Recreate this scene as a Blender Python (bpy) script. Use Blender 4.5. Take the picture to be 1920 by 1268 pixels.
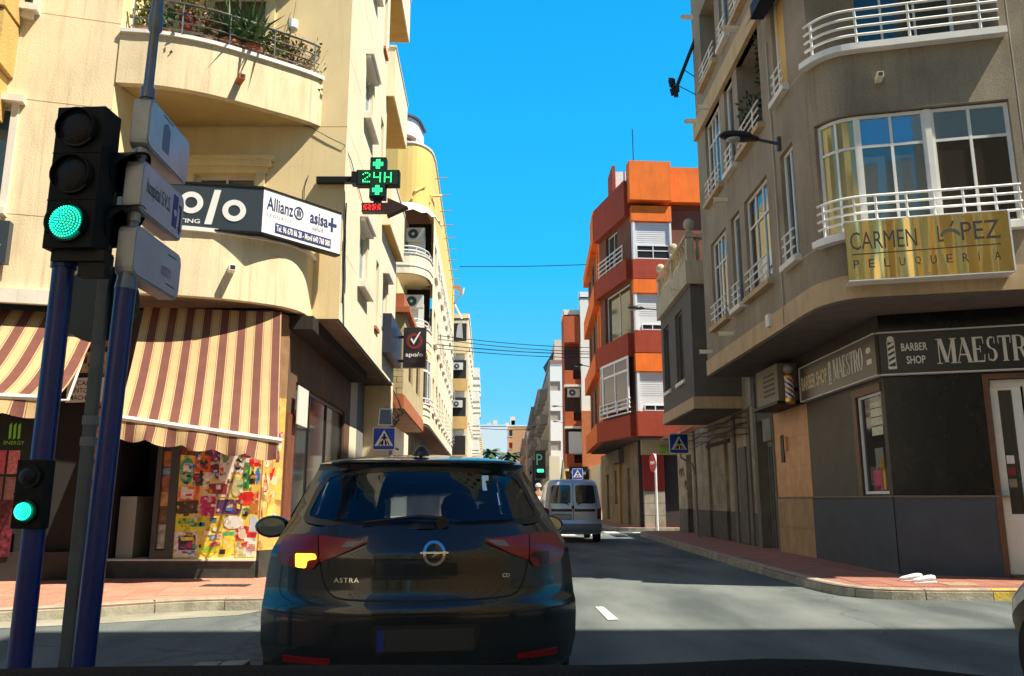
import bpy, bmesh, math, random
from mathutils import Vector, Matrix
random.seed(7)
rnd = random.Random(11)
R = math.radians
scene = bpy.context.scene
for o in list(bpy.data.objects):
    bpy.data.objects.remove(o)

# ---------------------------------------------------------------- camera
PITCH = R(11.3)
cam_d = bpy.data.cameras.new('camera')
cam = bpy.data.objects.new('camera', cam_d)
scene.collection.objects.link(cam)
cam.location = (0, 0, 1.2)
cam.rotation_euler = (R(90) + PITCH, 0, 0)
cam_d.sensor_width = 36
cam_d.lens = 28.5
cam_d.clip_start = 0.05
cam_d.clip_end = 3000
scene.camera = cam

# ---------------------------------------------------------------- sky, sun, exposure
SUN_EL, SUN_PHI = R(58), R(27)
world = bpy.data.worlds.new('World')
scene.world = world
world.use_nodes = True
wn, wl = world.node_tree.nodes, world.node_tree.links
wn.clear()
sky = wn.new('ShaderNodeTexSky')
sky.sky_type = 'NISHITA'
sky.sun_disc = False
sky.sun_elevation = SUN_EL
sky.sun_rotation = R(90) + SUN_PHI
sky.air_density = 1.0
sky.dust_density = 0.3
sky.ozone_density = 1.5
# clear Mediterranean blue: the physical sky deepened by its own elevation
tc = wn.new('ShaderNodeTexCoord'); sx = wn.new('ShaderNodeSeparateXYZ')
wl.new(tc.outputs['Generated'], sx.inputs[0])
rp_ = wn.new('ShaderNodeValToRGB'); wl.new(sx.outputs['Z'], rp_.inputs[0])
e = rp_.color_ramp.elements
e[0].position = 0.0; e[0].color = (.36, .75, .95, 1)
e[1].position = 1.0; e[1].color = (.002, .08, .27, 1)
for pos, c in ((.12, (.10, .61, 1.0, 1)), (.28, (.008, .54, 1.0, 1)), (.55, (.0, .42, .95, 1)), (.75, (.001, .15, .46, 1))):
    x = e.new(pos); x.color = c
sc_ = wn.new('ShaderNodeVectorMath'); sc_.operation = 'SCALE'; sc_.inputs['Scale'].default_value = 4.0
wl.new(rp_.outputs[0], sc_.inputs[0])
mxw = wn.new('ShaderNodeMix'); mxw.data_type = 'RGBA'; mxw.inputs['Factor'].default_value = .95
wl.new(sky.outputs[0], mxw.inputs[6]); wl.new(sc_.outputs[0], mxw.inputs[7])
bg = wn.new('ShaderNodeBackground')
bg.inputs['Strength'].default_value = 0.14
wo = wn.new('ShaderNodeOutputWorld')
wl.new(mxw.outputs[2], bg.inputs['Color'])
wl.new(bg.outputs[0], wo.inputs['Surface'])

sun_d = bpy.data.lights.new('sun', 'SUN')
sun_d.energy = 5.0
sun_d.angle = R(0.5)
sun_d.color = (1.0, 0.90, 0.72)
sun = bpy.data.objects.new('sun', sun_d)
scene.collection.objects.link(sun)
sun_dir = Vector((math.cos(SUN_PHI) * math.cos(SUN_EL), -math.sin(SUN_PHI) * math.cos(SUN_EL), math.sin(SUN_EL)))
sun.rotation_euler = sun_dir.to_track_quat('Z', 'Y').to_euler()
sun.location = (10, -5, 40)
scene.view_settings.view_transform = 'Standard'
scene.view_settings.look = 'None'
scene.view_settings.exposure = 0.9
scene.view_settings.gamma = 1.0
scene.view_settings.use_curve_mapping = False

# ---------------------------------------------------------------- surveying helper: a sight line met with a known plane
FP = 1520.0
CP, SP = math.cos(PITCH), math.sin(PITCH)
def W(px, py, Y=None, X=None, Z=None):
    u, v = (px - 960) / FP, (634 - py) / FP
    d = (u, CP - v * SP, SP + v * CP)
    t = Y / d[1] if Y is not None else (X / d[0] if X is not None else (Z - 1.2) / d[2])
    return Vector((d[0] * t, d[1] * t, 1.2 + d[2] * t))

# ---------------------------------------------------------------- materials
MATS = {}
def nmat(name):
    m = bpy.data.materials.new(name); m.use_nodes = True
    n, l = m.node_tree.nodes, m.node_tree.links
    return m, n, l, n['Principled BSDF']
def mat(name, col, rough=0.6, metal=0.0, var=0.0, vscale=3.0, bump=0.0, bscale=60.0, coat=0.0, emit=0.0, spec=0.5,
        stain=0.0, stain_col=(0.08, 0.06, 0.045), streak=1.0, grain=0.0, alpha=1.0, emit_col=None):
    if name in MATS: return MATS[name]
    m, n, l, b = nmat(name)
    col = tuple(col) + (1,)
    b.inputs['Base Color'].default_value = col
    b.inputs['Roughness'].default_value = rough
    b.inputs['Metallic'].default_value = metal
    b.inputs['Specular IOR Level'].default_value = spec
    b.inputs['Coat Weight'].default_value = coat
    b.inputs['Coat Roughness'].default_value = 0.04
    if emit:
        b.inputs['Emission Color'].default_value = (tuple(emit_col) + (1,)) if emit_col else col
        b.inputs['Emission Strength'].default_value = emit
    if var or stain or bump or grain:
        geo = n.new('ShaderNodeNewGeometry')
        cur = None
        src = geo.outputs['Position']
        if var:
            t = n.new('ShaderNodeTexNoise'); t.inputs['Scale'].default_value = vscale; t.inputs['Detail'].default_value = 5
            l.new(src, t.inputs['Vector'])
            r = n.new('ShaderNodeMapRange'); r.inputs['From Min'].default_value = .3; r.inputs['From Max'].default_value = .7
            r.inputs['To Min'].default_value = 1 - var; r.inputs['To Max'].default_value = 1 + var * .7
            l.new(t.outputs['Fac'], r.inputs['Value'])
            mx = n.new('ShaderNodeMix'); mx.data_type = 'RGBA'; mx.blend_type = 'MULTIPLY'; mx.inputs['Factor'].default_value = 1
            mx.inputs[6].default_value = col
            l.new(r.outputs[0], mx.inputs[7]); cur = mx.outputs[2]
        if grain:
            t = n.new('ShaderNodeTexNoise'); t.inputs['Scale'].default_value = bscale; t.inputs['Detail'].default_value = 3
            l.new(src, t.inputs['Vector'])
            r = n.new('ShaderNodeMapRange'); r.inputs['From Min'].default_value = .3; r.inputs['From Max'].default_value = .7
            r.inputs['To Min'].default_value = 1 - grain; r.inputs['To Max'].default_value = 1 + grain
            l.new(t.outputs['Fac'], r.inputs['Value'])
            mx = n.new('ShaderNodeMix'); mx.data_type = 'RGBA'; mx.blend_type = 'MULTIPLY'; mx.inputs['Factor'].default_value = 1
            if cur is None: mx.inputs[6].default_value = col
            else: l.new(cur, mx.inputs[6])
            l.new(r.outputs[0], mx.inputs[7]); cur = mx.outputs[2]
        if stain:
            mp = n.new('ShaderNodeMapping'); mp.inputs['Scale'].default_value = (2.2, 2.2, 0.35 if streak else 1.2)
            l.new(src, mp.inputs['Vector'])
            t = n.new('ShaderNodeTexNoise'); t.inputs['Scale'].default_value = 1.6; t.inputs['Detail'].default_value = 7; t.inputs['Roughness'].default_value = .65
            l.new(mp.outputs[0], t.inputs['Vector'])
            r = n.new('ShaderNodeMapRange'); r.inputs['From Min'].default_value = .5; r.inputs['From Max'].default_value = .78
            r.inputs['To Min'].default_value = 0; r.inputs['To Max'].default_value = stain
            l.new(t.outputs['Fac'], r.inputs['Value'])
            mx = n.new('ShaderNodeMix'); mx.data_type = 'RGBA'
            if cur is None: mx.inputs[6].default_value = col
            else: l.new(cur, mx.inputs[6])
            mx.inputs[7].default_value = tuple(stain_col) + (1,)
            fac = r.outputs[0]
            if streak:   # narrow vertical drip marks
                mp2 = n.new('ShaderNodeMapping'); mp2.inputs['Scale'].default_value = (11, 11, .45); l.new(src, mp2.inputs['Vector'])
                t2 = n.new('ShaderNodeTexNoise'); t2.inputs['Scale'].default_value = 1.3; t2.inputs['Detail'].default_value = 4; l.new(mp2.outputs[0], t2.inputs['Vector'])
                r2 = n.new('ShaderNodeMapRange'); r2.inputs['From Min'].default_value = .56; r2.inputs['From Max'].default_value = .76
                r2.inputs['To Max'].default_value = min(.6, stain * .9); l.new(t2.outputs['Fac'], r2.inputs['Value'])
                m2 = n.new('ShaderNodeMath'); m2.operation = 'MAXIMUM'; l.new(fac, m2.inputs[0]); l.new(r2.outputs[0], m2.inputs[1]); fac = m2.outputs[0]
            l.new(fac, mx.inputs['Factor']); cur = mx.outputs[2]
        if cur is not None: l.new(cur, b.inputs['Base Color'])
        if bump:
            t = n.new('ShaderNodeTexNoise'); t.inputs['Scale'].default_value = bscale; t.inputs['Detail'].default_value = 3
            l.new(src, t.inputs['Vector'])
            bp = n.new('ShaderNodeBump'); bp.inputs['Strength'].default_value = bump; bp.inputs['Distance'].default_value = .01
            l.new(t.outputs['Fac'], bp.inputs['Height']); l.new(bp.outputs[0], b.inputs['Normal'])
    MATS[name] = m
    return m

cream = mat('cream_render', (.80, .67, .45), .9, var=.10, vscale=1.3, bump=.35, bscale=45, stain=.5, stain_col=(.36, .26, .14), grain=.05)
cream_y = mat('yellow_cream_render', (.84, .68, .39), .9, var=.07, vscale=1.5, bump=.3, bscale=45, stain=.22, stain_col=(.45, .28, .1), grain=.04)
cream_w = mat('pale_render', (.80, .71, .53), .9, var=.06, vscale=1.2, bump=.25, bscale=45, stain=.2, stain_col=(.38, .3, .18))
ochre = mat('ochre_soffit', (.55, .34, .10), .9, var=.1, bump=.2)
joint_m = mat('joint_shadow_gap', (.28, .22, .13), .9)
white_m = mat('white_paint', (.78, .78, .76), .5, var=.05, vscale=6)
white_tr = mat('white_trim', (.74, .70, .62), .6, var=.08, vscale=4, stain=.2)
alu = mat('white_aluminium', (.72, .75, .78), .35)
steel = mat('brushed_steel', (.38, .39, .42), .25, metal=.9)
dark = mat('dark_void', (.012, .012, .014), .8)
black = mat('black_plastic', (.007, .0075, .009), .5, spec=.3)
black_sat = mat('black_housing', (.0045, .005, .006), .6, spec=.25, bump=.1, bscale=30)
brown_r = mat('brown_grey_render', (.285, .238, .178), .92, var=.22, vscale=1.1, bump=.5, bscale=70, stain=.4, stain_col=(.10, .07, .05), grain=.22)
brown_c = mat('cream_band', (.50, .37, .22), .9, var=.1, stain=.45, stain_col=(.2, .12, .06), bump=.3)
grey_r = mat('dark_grey_render', (.12, .11, .10), .9, var=.12, bump=.4, bscale=60, stain=.3, grain=.1)
orange_r = mat('orange_render', (.80, .17, .015), .88, var=.12, vscale=1.6, bump=.3, stain=.3, stain_col=(.28, .03, .012))
red_r = mat('red_shaded_orange_render', (.33, .045, .020), .88, var=.12, bump=.3, stain=.25, stain_col=(.08, .015, .01))  # red render, also the orange bands with their shade put into the colour
brownred = mat('brown_wall_recess', (.17, .065, .04), .9, var=.15, stain=.4)
glass = mat('window_glass', (.10, .14, .17), .04, metal=.45, spec=.9)
glass_d = mat('dark_window_glass', (.03, .035, .04), .05, metal=.25, spec=.8)
glass_b = mat('sky_blue_glass', (.16, .26, .36), .05, metal=.5, spec=.9)
shutter = mat('roller_shutter', (.66, .68, .70), .6, var=.04)
curtain_y = mat('yellow_blind', (.62, .40, .12), .8)
stone_dark = mat('polished_dark_stone', (.008, .008, .009), .18, var=.35, vscale=5, spec=.35, stain=.1, stain_col=(.12, .11, .1), streak=0)
stone_green = mat('grey_green_stone', (.052, .048, .038), .5, spec=.3, var=.22, vscale=3, stain=.25, grain=.12)
wains = mat('blue_grey_wainscot', (.062, .076, .098), .65, spec=.3, var=.12, vscale=3, grain=.1, stain=.2, stain_col=(.03, .03, .03))
orange_t = mat('salmon_stone', (.62, .30, .13), .5, var=.18, vscale=4, grain=.08, stain=.25, stain_col=(.3, .12, .05))
old_wall = mat('weathered_limewash', (.34, .30, .22), .95, var=.3, vscale=2.5, bump=.8, bscale=18, stain=.75, stain_col=(.09, .075, .05), grain=.15)
old_base = mat('cement_skirt', (.115, .11, .10), .95, var=.25, vscale=4, bump=.5, bscale=25, stain=.4)
wood = mat('brown_wood', (.13, .06, .03), .5, var=.2, vscale=8)
blue_pole = mat('blue_pole_paint', (.006, .02, .15), .38, var=.1)
grey_pole = mat('galvanised_pole', (.10, .13, .145), .5, metal=.3, var=.2, vscale=9)
sign_grey = mat('cast_grey', (.36, .38, .40), .45, metal=.4, var=.12, vscale=12)
green_led = mat('green_led', (0.0, .85, .55), .4, emit=2.6, emit_col=(0.02, 1.0, .55))
green_px = mat('green_led_pixels', (0.0, .8, .2), .4, emit=2.4, emit_col=(.03, 1.0, .2))
red_px = mat('red_led_pixels', (.8, 0, 0), .4, emit=1.6, emit_col=(1.0, .03, .02))
amber = mat('amber_lamp', (1, .5, 0), .4, emit=3.5, emit_col=(1.0, .55, .02))
terra = mat('terracotta', (.42, .13, .05), .85, var=.15, vscale=8)
leaf_g = mat('leaf_green', (.05, .11, .025), .55, var=.3, vscale=20)
leaf_y = mat('leaf_yellow_green', (.17, .19, .035), .55, var=.3, vscale=20)
leaf_r = mat('leaf_dry', (.16, .08, .03), .7, var=.3, vscale=20)

def printed(name, col, scale=22):
    """printed packaging: base ink broken by small cells of other inks"""
    if name in MATS: return MATS[name]
    m, n, l, b = nmat(name); b.inputs['Roughness'].default_value = .4
    g = n.new('ShaderNodeNewGeometry'); v = n.new('ShaderNodeTexVoronoi'); v.inputs['Scale'].default_value = scale; l.new(g.outputs['Position'], v.inputs['Vector'])
    s_ = n.new('ShaderNodeSeparateColor'); l.new(v.outputs['Color'], s_.inputs[0])
    cr = n.new('ShaderNodeValToRGB'); cr.color_ramp.interpolation = 'CONSTANT'; l.new(s_.outputs[0], cr.inputs[0]); e = cr.color_ramp.elements
    e[0].position = 0; e[0].color = tuple(col) + (1,); e[1].position = .52; e[1].color = tuple(min(1, c * 1.5 + .04) for c in col) + (1,)
    for p_, c in ((.66, tuple(c * .45 for c in col)), (.76, (.72, .70, .62)), (.86, (.05, .03, .03)), (.91, (.75, .55, .05)), (.96, (.55, .04, .03))):
        x = e.new(p_); x.color = tuple(c) + (1,)
    t = n.new('ShaderNodeTexNoise'); t.inputs['Scale'].default_value = scale * .8; l.new(g.outputs['Position'], t.inputs['Vector'])
    mx = n.new('ShaderNodeMix'); mx.data_type = 'RGBA'; l.new(t.outputs['Fac'], mx.inputs['Factor']); mx.inputs[6].default_value = tuple(col) + (1,); l.new(cr.outputs[0], mx.inputs[7])
    l.new(mx.outputs[2], b.inputs['Base Color']); MATS[name] = m; return m

# ---------------------------------------------------------------- mesh building
class MB:
    def __init__(s): s.v = []; s.f = []; s.mi = []
    def add(s, vs, fs, mi=0):
        k = len(s.v); s.v += [tuple(v) for v in vs]
        for f in fs: s.f.append(tuple(k + i for i in f)); s.mi.append(mi)
        return s
    def quad(s, a, b, c, d, mi=0): return s.add([a, b, c, d], [(0, 1, 2, 3)], mi)
    def hexa(s, p, mi=0):   # 8 points: bottom ring 0-3, top ring 4-7
        return s.add(p, [(3, 2, 1, 0), (4, 5, 6, 7), (0, 1, 5, 4), (1, 2, 6, 5), (2, 3, 7, 6), (3, 0, 4, 7)], mi)
    def box(s, x0, x1, y0, y1, z0, z1, mi=0):
        return s.hexa([(x0, y0, z0), (x1, y0, z0), (x1, y1, z0), (x0, y1, z0), (x0, y0, z1), (x1, y0, z1), (x1, y1, z1), (x0, y1, z1)], mi)
    def prism(s, poly, z0, z1, mi=0):
        n = len(poly)
        vs = [(p[0], p[1], z0) for p in poly] + [(p[0], p[1], z1) for p in poly]
        fs = [tuple(range(n))[::-1], tuple(range(n, 2 * n))] + [(i, (i + 1) % n, n + (i + 1) % n, n + i) for i in range(n)]
        return s.add(vs, fs, mi)
    def extr(s, poly, org, ax, ay, an, d0, d1, mi=0):   # 2D polygon in a frame, extruded along an
        org, ax, ay, an = Vector(org), Vector(ax), Vector(ay), Vector(an)
        n = len(poly)
        vs = [org + ax * p[0] + ay * p[1] + an * d for d in (d0, d1) for p in poly]
        fs = [tuple(range(n))[::-1], tuple(range(n, 2 * n))] + [(i, (i + 1) % n, n + (i + 1) % n, n + i) for i in range(n)]
        return s.add(vs, fs, mi)
    def tube(s, pts, r, n=8, mi=0, cap=True, r2=None):
        pts = [Vector(p) for p in pts]; m = len(pts); rings = []
        for i, p in enumerate(pts):
            t = (pts[min(i + 1, m - 1)] - pts[max(i - 1, 0)]).normalized()
            a = Vector((0, 0, 1)) if abs(t.z) < .9 else Vector((1, 0, 0))
            x = t.cross(a).normalized(); y = t.cross(x).normalized()
            rr = r if r2 is None else r + (r2 - r) * i / (m - 1)
            rings.append([p + (x * math.cos(2 * math.pi * k / n) + y * math.sin(2 * math.pi * k / n)) * rr for k in range(n)])
        vs = [q for g in rings for q in g]; fs = []
        for i in range(m - 1):
            for k in range(n): fs.append((i * n + k, i * n + (k + 1) % n, (i + 1) * n + (k + 1) % n, (i + 1) * n + k))
        if cap: fs += [tuple(range(n))[::-1], tuple((m - 1) * n + k for k in range(n))]
        return s.add(vs, fs, mi)
    def lathe(s, c, prof, n=16, mi=0, axis='z'):
        c = Vector(c); vs = []; fs = []
        for r, h in prof:
            for k in range(n):
                a = 2 * math.pi * k / n
                q = (r * math.cos(a), r * math.sin(a), h)
                if axis == 'y': q = (q[0], q[2], q[1])
                if axis == 'x': q = (q[2], q[0], q[1])
                vs.append(c + Vector(q))
        m = len(prof)
        for i in range(m - 1):
            for k in range(n): fs.append((i * n + k, i * n + (k + 1) % n, (i + 1) * n + (k + 1) % n, (i + 1) * n + k))
        fs += [tuple(range(n))[::-1], tuple((m - 1) * n + k for k in range(n))]
        return s.add(vs, fs, mi)
    def sphere(s, c, r, mi=0, n=12, sz=1.0):
        prof = [(max(.001, r * math.sin(math.pi * i / 8)), -r * sz * math.cos(math.pi * i / 8)) for i in range(9)]
        return s.lathe(c, prof, n, mi)
    def build(s, name, mats, parent=None, smooth=False, bevel=0, angle=40, fix=True, **props):
        if not s.v: return None
        if not isinstance(mats, (list, tuple)): mats = [mats]
        xs = [v[0] for v in s.v]; ys = [v[1] for v in s.v]; zs = [v[2] for v in s.v]
        c = Vector(((min(xs) + max(xs)) / 2, (min(ys) + max(ys)) / 2, min(zs)))
        me = bpy.data.meshes.new(name)
        me.from_pydata([(v[0] - c.x, v[1] - c.y, v[2] - c.z) for v in s.v], [], s.f)
        for m in mats: me.materials.append(m)
        if len(mats) > 1: me.polygons.foreach_set('material_index', s.mi)
        if fix:
            bm = bmesh.new(); bm.from_mesh(me)
            if smooth: bmesh.ops.remove_doubles(bm, verts=bm.verts, dist=.0004)
            bmesh.ops.recalc_face_normals(bm, faces=bm.faces)
            bm.to_mesh(me); bm.free()
        me.update()
        if smooth:
            me.polygons.foreach_set('use_smooth', [True] * len(me.polygons))
            try: me.set_sharp_from_angle(angle=R(angle))
            except Exception: pass
        o = bpy.data.objects.new(name, me)
        scene.collection.objects.link(o)
        o.location = c
        if parent is not None:
            o.parent = parent
            if parent.type == 'EMPTY' or parent.parent is None: pinv = Matrix.Translation(-WL[parent.name])
            else: pinv = Matrix.Translation(-WL[parent.name])
            o.matrix_parent_inverse = pinv
        WL[o.name] = Vector(c)
        if bevel:
            md = o.modifiers.new('bevel', 'BEVEL'); md.width = bevel; md.segments = 2; md.limit_method = 'ANGLE'
        for k, v in props.items(): o[k] = v
        return o
WL = {}
def tag(o, label=None, cat=None, group=None, kind=None):
    if label: o['label'] = label
    if cat: o['category'] = cat
    if group: o['group'] = group
    if kind: o['kind'] = kind
    return o
def thing(name, loc, label, cat, group=None):
    o = bpy.data.objects.new(name, None); scene.collection.objects.link(o)
    o.location = loc; o.empty_display_size = .2
    WL[o.name] = Vector(loc)
    return tag(o, label, cat, group)
def copy_tree(o, delta=(0, 0, 0), parent=None, rotz=0):
    c = o.copy(); scene.collection.objects.link(c)
    WL[c.name] = WL.get(o.name, Vector()) + Vector(delta)
    if parent is not None: c.parent = parent
    else:
        c.location = Vector(o.location) + Vector(delta)
        if rotz: c.rotation_euler = (0, 0, rotz)
    for ch in [x for x in o.children]: copy_tree(ch, (0, 0, 0), c)
    return c

# ---------------------------------------------------------------- facades along a plan line (picture left to right, outside on the viewer's side)
class Path:
    def __init__(s, pts, smooth=False):
        s.p = [Vector((p[0], p[1])) for p in pts]
        s.c = [0]
        for a, b in zip(s.p, s.p[1:]): s.c.append(s.c[-1] + (b - a).length)
        s.L = s.c[-1]; s.smooth = smooth
        sn = []
        for a, b in zip(s.p, s.p[1:]):
            d = (b - a).normalized(); sn.append(Vector((d.y, -d.x)))
        s.sn = sn
        s.vn = [sn[0]] + [(sn[i] + sn[i + 1]).normalized() for i in range(len(sn) - 1)] + [sn[-1]]
    def seg(s, u):
        for i in range(len(s.c) - 2):
            if u < s.c[i + 1] - 1e-7: return i
        return len(s.c) - 2
    def P(s, u, z, d=0.0):
        i = s.seg(u); L = s.c[i + 1] - s.c[i]; t = (u - s.c[i]) / L
        p = s.p[i] + (s.p[i + 1] - s.p[i]) * t
        n = s.vn[i] * (1 - t) + s.vn[i + 1] * t if s.smooth else s.sn[i]
        n = n.normalized()
        return Vector((p.x + n.x * d, p.y + n.y * d, z))
    def cuts(s, a, b):
        r = [a] + [c for c in s.c if a + 1e-6 < c < b - 1e-6] + [b]
        return r
    def box(s, mb, u0, u1, z0, z1, d0, d1, mi=0):
        cs = s.cuts(u0, u1); n = len(cs); vs = []
        for u in cs: vs += [s.P(u, z0, d0), s.P(u, z0, d1), s.P(u, z1, d1), s.P(u, z1, d0)]
        fs = [(0, 1, 2, 3), tuple(4 * (n - 1) + k for k in (3, 2, 1, 0))]
        for i in range(n - 1):
            for k in range(4): fs.append((4 * i + k, 4 * (i + 1) + k, 4 * (i + 1) + (k + 1) % 4, 4 * i + (k + 1) % 4))
        mb.add(vs, fs, mi); return mb
    def rail(s, mb, u0, u1, z, d, r=.02, n=6, mi=0):
        mb.tube([s.P(u, z, d) for u in s.cuts(u0, u1)], r, n, mi); return mb
    def u_at(s, x, y):
        best = (1e9, 0); q = Vector((x, y))
        for i in range(len(s.p) - 1):
            a, b = s.p[i], s.p[i + 1]; d = b - a; t = max(0, min(1, (q - a).dot(d) / d.length_squared))
            e = (a + d * t - q).length
            if e < best[0]: best = (e, s.c[i] + d.length * t)
        return best[1]
    def facade(s, mb, z0, z1, ops=(), u0=0.0, u1=None, mi=0, d=0.0, joints=(), jw=.014, jd=.012):
        """wall face with real openings (ua, ub, za, zb, depth): reveals are built, the back is left for the window; joints are grooves"""
        u1 = s.L if u1 is None else u1
        us = sorted({round(x, 5) for x in [u0, u1] + [o[i] for o in ops for i in (0, 1)] + [c for c in s.c if u0 < c < u1] if u0 - 1e-6 <= x <= u1 + 1e-6})
        zl = [z0, z1] + [o[i] for o in ops for i in (2, 3)]
        js = [(j - jw / 2, j + jw / 2) for j in joints]
        for a, b in js: zl += [a, b]
        zs = sorted({round(x, 5) for x in zl if z0 - 1e-6 <= x <= z1 + 1e-6})
        us = [us[0]] + [b for a, b in zip(us, us[1:]) if b - a > 1e-4]
        for a, b in zip(us, us[1:]):
            for e, f in zip(zs, zs[1:]):
                um, zm = (a + b) / 2, (e + f) / 2
                if any(o[0] < um < o[1] and o[2] < zm < o[3] for o in ops): continue
                dd = d
                if any(j0 < zm < j1 for j0, j1 in js):
                    dd = d - jd
                    mb.quad(s.P(a, e, d), s.P(b, e, d), s.P(b, e, dd), s.P(a, e, dd), mi)
                    mb.quad(s.P(a, f, d), s.P(b, f, d), s.P(b, f, dd), s.P(a, f, dd), mi)
                mb.quad(s.P(a, e, dd), s.P(b, e, dd), s.P(b, f, dd), s.P(a, f, dd), mi)
        for o in ops:
            cs = s.cuts(o[0], o[1]); dep = o[4]
            for a, b in zip(cs, cs[1:]):
                mb.quad(s.P(a, o[2], d), s.P(b, o[2], d), s.P(b, o[2], d - dep), s.P(a, o[2], d - dep), mi)
                mb.quad(s.P(a, o[3], d - dep), s.P(b, o[3], d - dep), s.P(b, o[3], d), s.P(a, o[3], d), mi)
                if len(o) > 5 and o[5]: mb.quad(s.P(a, o[2], d - dep), s.P(b, o[2], d - dep), s.P(b, o[3], d - dep), s.P(a, o[3], d - dep), mi)
            mb.quad(s.P(o[0], o[2], d), s.P(o[0], o[3], d), s.P(o[0], o[3], d - dep), s.P(o[0], o[2], d - dep), mi)
            mb.quad(s.P(o[1], o[2], d), s.P(o[1], o[3], d), s.P(o[1], o[3], d - dep), s.P(o[1], o[2], d - dep), mi)
        return mb

def window(path, parent, ua, ub, za, zb, d=-.12, cols=2, rows=(1.0,), fm=None, gm=None, fw=.05, mw=.035, name='window', panes=True, gms=None, depth=.05):
    """frame with mullions, one child per pane; rows = heights from the bottom as fractions"""
    fm = fm or alu; gm = gm or glass
    f = MB()
    path.box(f, ua, ua + fw, za, zb, d, d + depth); path.box(f, ub - fw, ub, za, zb, d, d + depth)
    path.box(f, ua + fw, ub - fw, za, za + fw, d, d + depth); path.box(f, ua + fw, ub - fw, zb - fw, zb, d, d + depth)
    iu0, iu1, iz0, iz1 = ua + fw, ub - fw, za + fw, zb - fw
    cf = [i / cols for i in range(cols + 1)] if isinstance(cols, int) else cols
    xs = [iu0 + (iu1 - iu0) * c for c in cf]
    tot = sum(rows); acc = [0]
    for r in rows: acc.append(acc[-1] + r / tot)
    zs = [iz0 + (iz1 - iz0) * a for a in acc]
    for x in xs[1:-1]: path.box(f, x - mw / 2, x + mw / 2, iz0, iz1, d + .004, d + depth - .004)
    for z in zs[1:-1]:
        for a, b in zip(xs, xs[1:]): path.box(f, a + (mw / 2 if a > iu0 + .001 else 0), b - (mw / 2 if b < iu1 - .001 else 0), z - mw / 2, z + mw / 2, d + .006, d + depth - .006)
    w = f.build(name, fm, parent)
    k = 0
    for zi in range(len(zs) - 1):
        for xi in range(len(xs) - 1):
            g = MB()
            path.box(g, xs[xi] + mw / 2 * (xi > 0), xs[xi + 1] - mw / 2 * (xi < len(xs) - 2), zs[zi] + mw / 2 * (zi > 0), zs[zi + 1] - mw / 2 * (zi < len(zs) - 2), d + .012, d + .022)
            g.build('pane', gms[k % len(gms)] if gms else gm, w if panes else parent)
            k += 1
    return w

# ---------------------------------------------------------------- lettering
_tc = {}
def glyphs(txt, bold=0.0, spacing=1.0):
    key = (txt, bold, spacing)
    if key not in _tc:
        cu = bpy.data.curves.new('t', 'FONT'); cu.body = txt; cu.offset = bold; cu.resolution_u = 3; cu.space_character = spacing
        ob = bpy.data.objects.new('t', cu); scene.collection.objects.link(ob)
        bpy.context.view_layer.update()
        me = bpy.data.meshes.new_from_object(ob.evaluated_get(bpy.context.evaluated_depsgraph_get()))
        vs = [v.co.copy() for v in me.vertices]; fs = [tuple(p.vertices) for p in me.polygons]
        bpy.data.objects.remove(ob)
        x0, x1 = min(v.x for v in vs), max(v.x for v in vs); y0, y1 = min(v.y for v in vs), max(v.y for v in vs)
        _tc[key] = ([((v.x - x0) / (x1 - x0), (v.y - y0) / (y1 - y0)) for v in vs], fs)
    return _tc[key]
def text(parent, txt, fn, u0, u1, z0, z1, m, d=.006, bold=0.0, name='lettering', spacing=1.0, **props):
    """fn(u, z, d) maps the sign's own plane to the world; text fills the given rectangle"""
    vs, fs = glyphs(txt, bold, spacing)
    mb = MB(); n = len(vs)
    top = [fn(u0 + (u1 - u0) * x, z0 + (z1 - z0) * y, d) for x, y in vs]
    mb.add(top, fs)
    return mb.build(name, m, parent, fix=False, **props)
def shape(parent, pts, fn, m, d0, d1, name='panel', **kw):
    """flat polygon (u, z) with thickness in the plane fn"""
    n = len(pts)
    vs = [fn(p[0], p[1], d0) for p in pts] + [fn(p[0], p[1], d1) for p in pts]
    mb = MB().add(vs, [tuple(range(n))[::-1], tuple(range(n, 2 * n))] + [(i, (i + 1) % n, n + (i + 1) % n, n + i) for i in range(n)])
    return mb.build(name, m, parent, **kw)
def circ(cx, cy, r, n=20, ry=None, a0=0, a1=360):
    ry = ry or r
    full = abs(a1 - a0) >= 360
    k = n if full else n + 1
    return [(cx + r * math.cos(R(a0 + (a1 - a0) * i / n)), cy + ry * math.sin(R(a0 + (a1 - a0) * i / n))) for i in range(k)]
def ring(parent, fn, cx, cy, r0, r1, m, d0, d1, name='ring', n=28, ry=1.0):
    mb = MB(); vs = []
    for i in range(n):
        a = 2 * math.pi * i / n
        for r, d in ((r0, d1), (r1, d1), (r1, d0), (r0, d0)): vs.append(fn(cx + r * math.cos(a), cy + r * ry * math.sin(a), d))
    fs = [(4 * i + k, 4 * ((i + 1) % n) + k, 4 * ((i + 1) % n) + (k + 1) % 4, 4 * i + (k + 1) % 4) for i in range(n) for k in range(4)]
    return mb.add(vs, fs).build(name, m, parent, smooth=False)
def plane_fn(a, b, za=0):
    """plane through plan points a->b, u metres from a"""
    p = Path([a, b]); return p, (lambda u, z, d=0: p.P(u, z, d))
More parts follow.
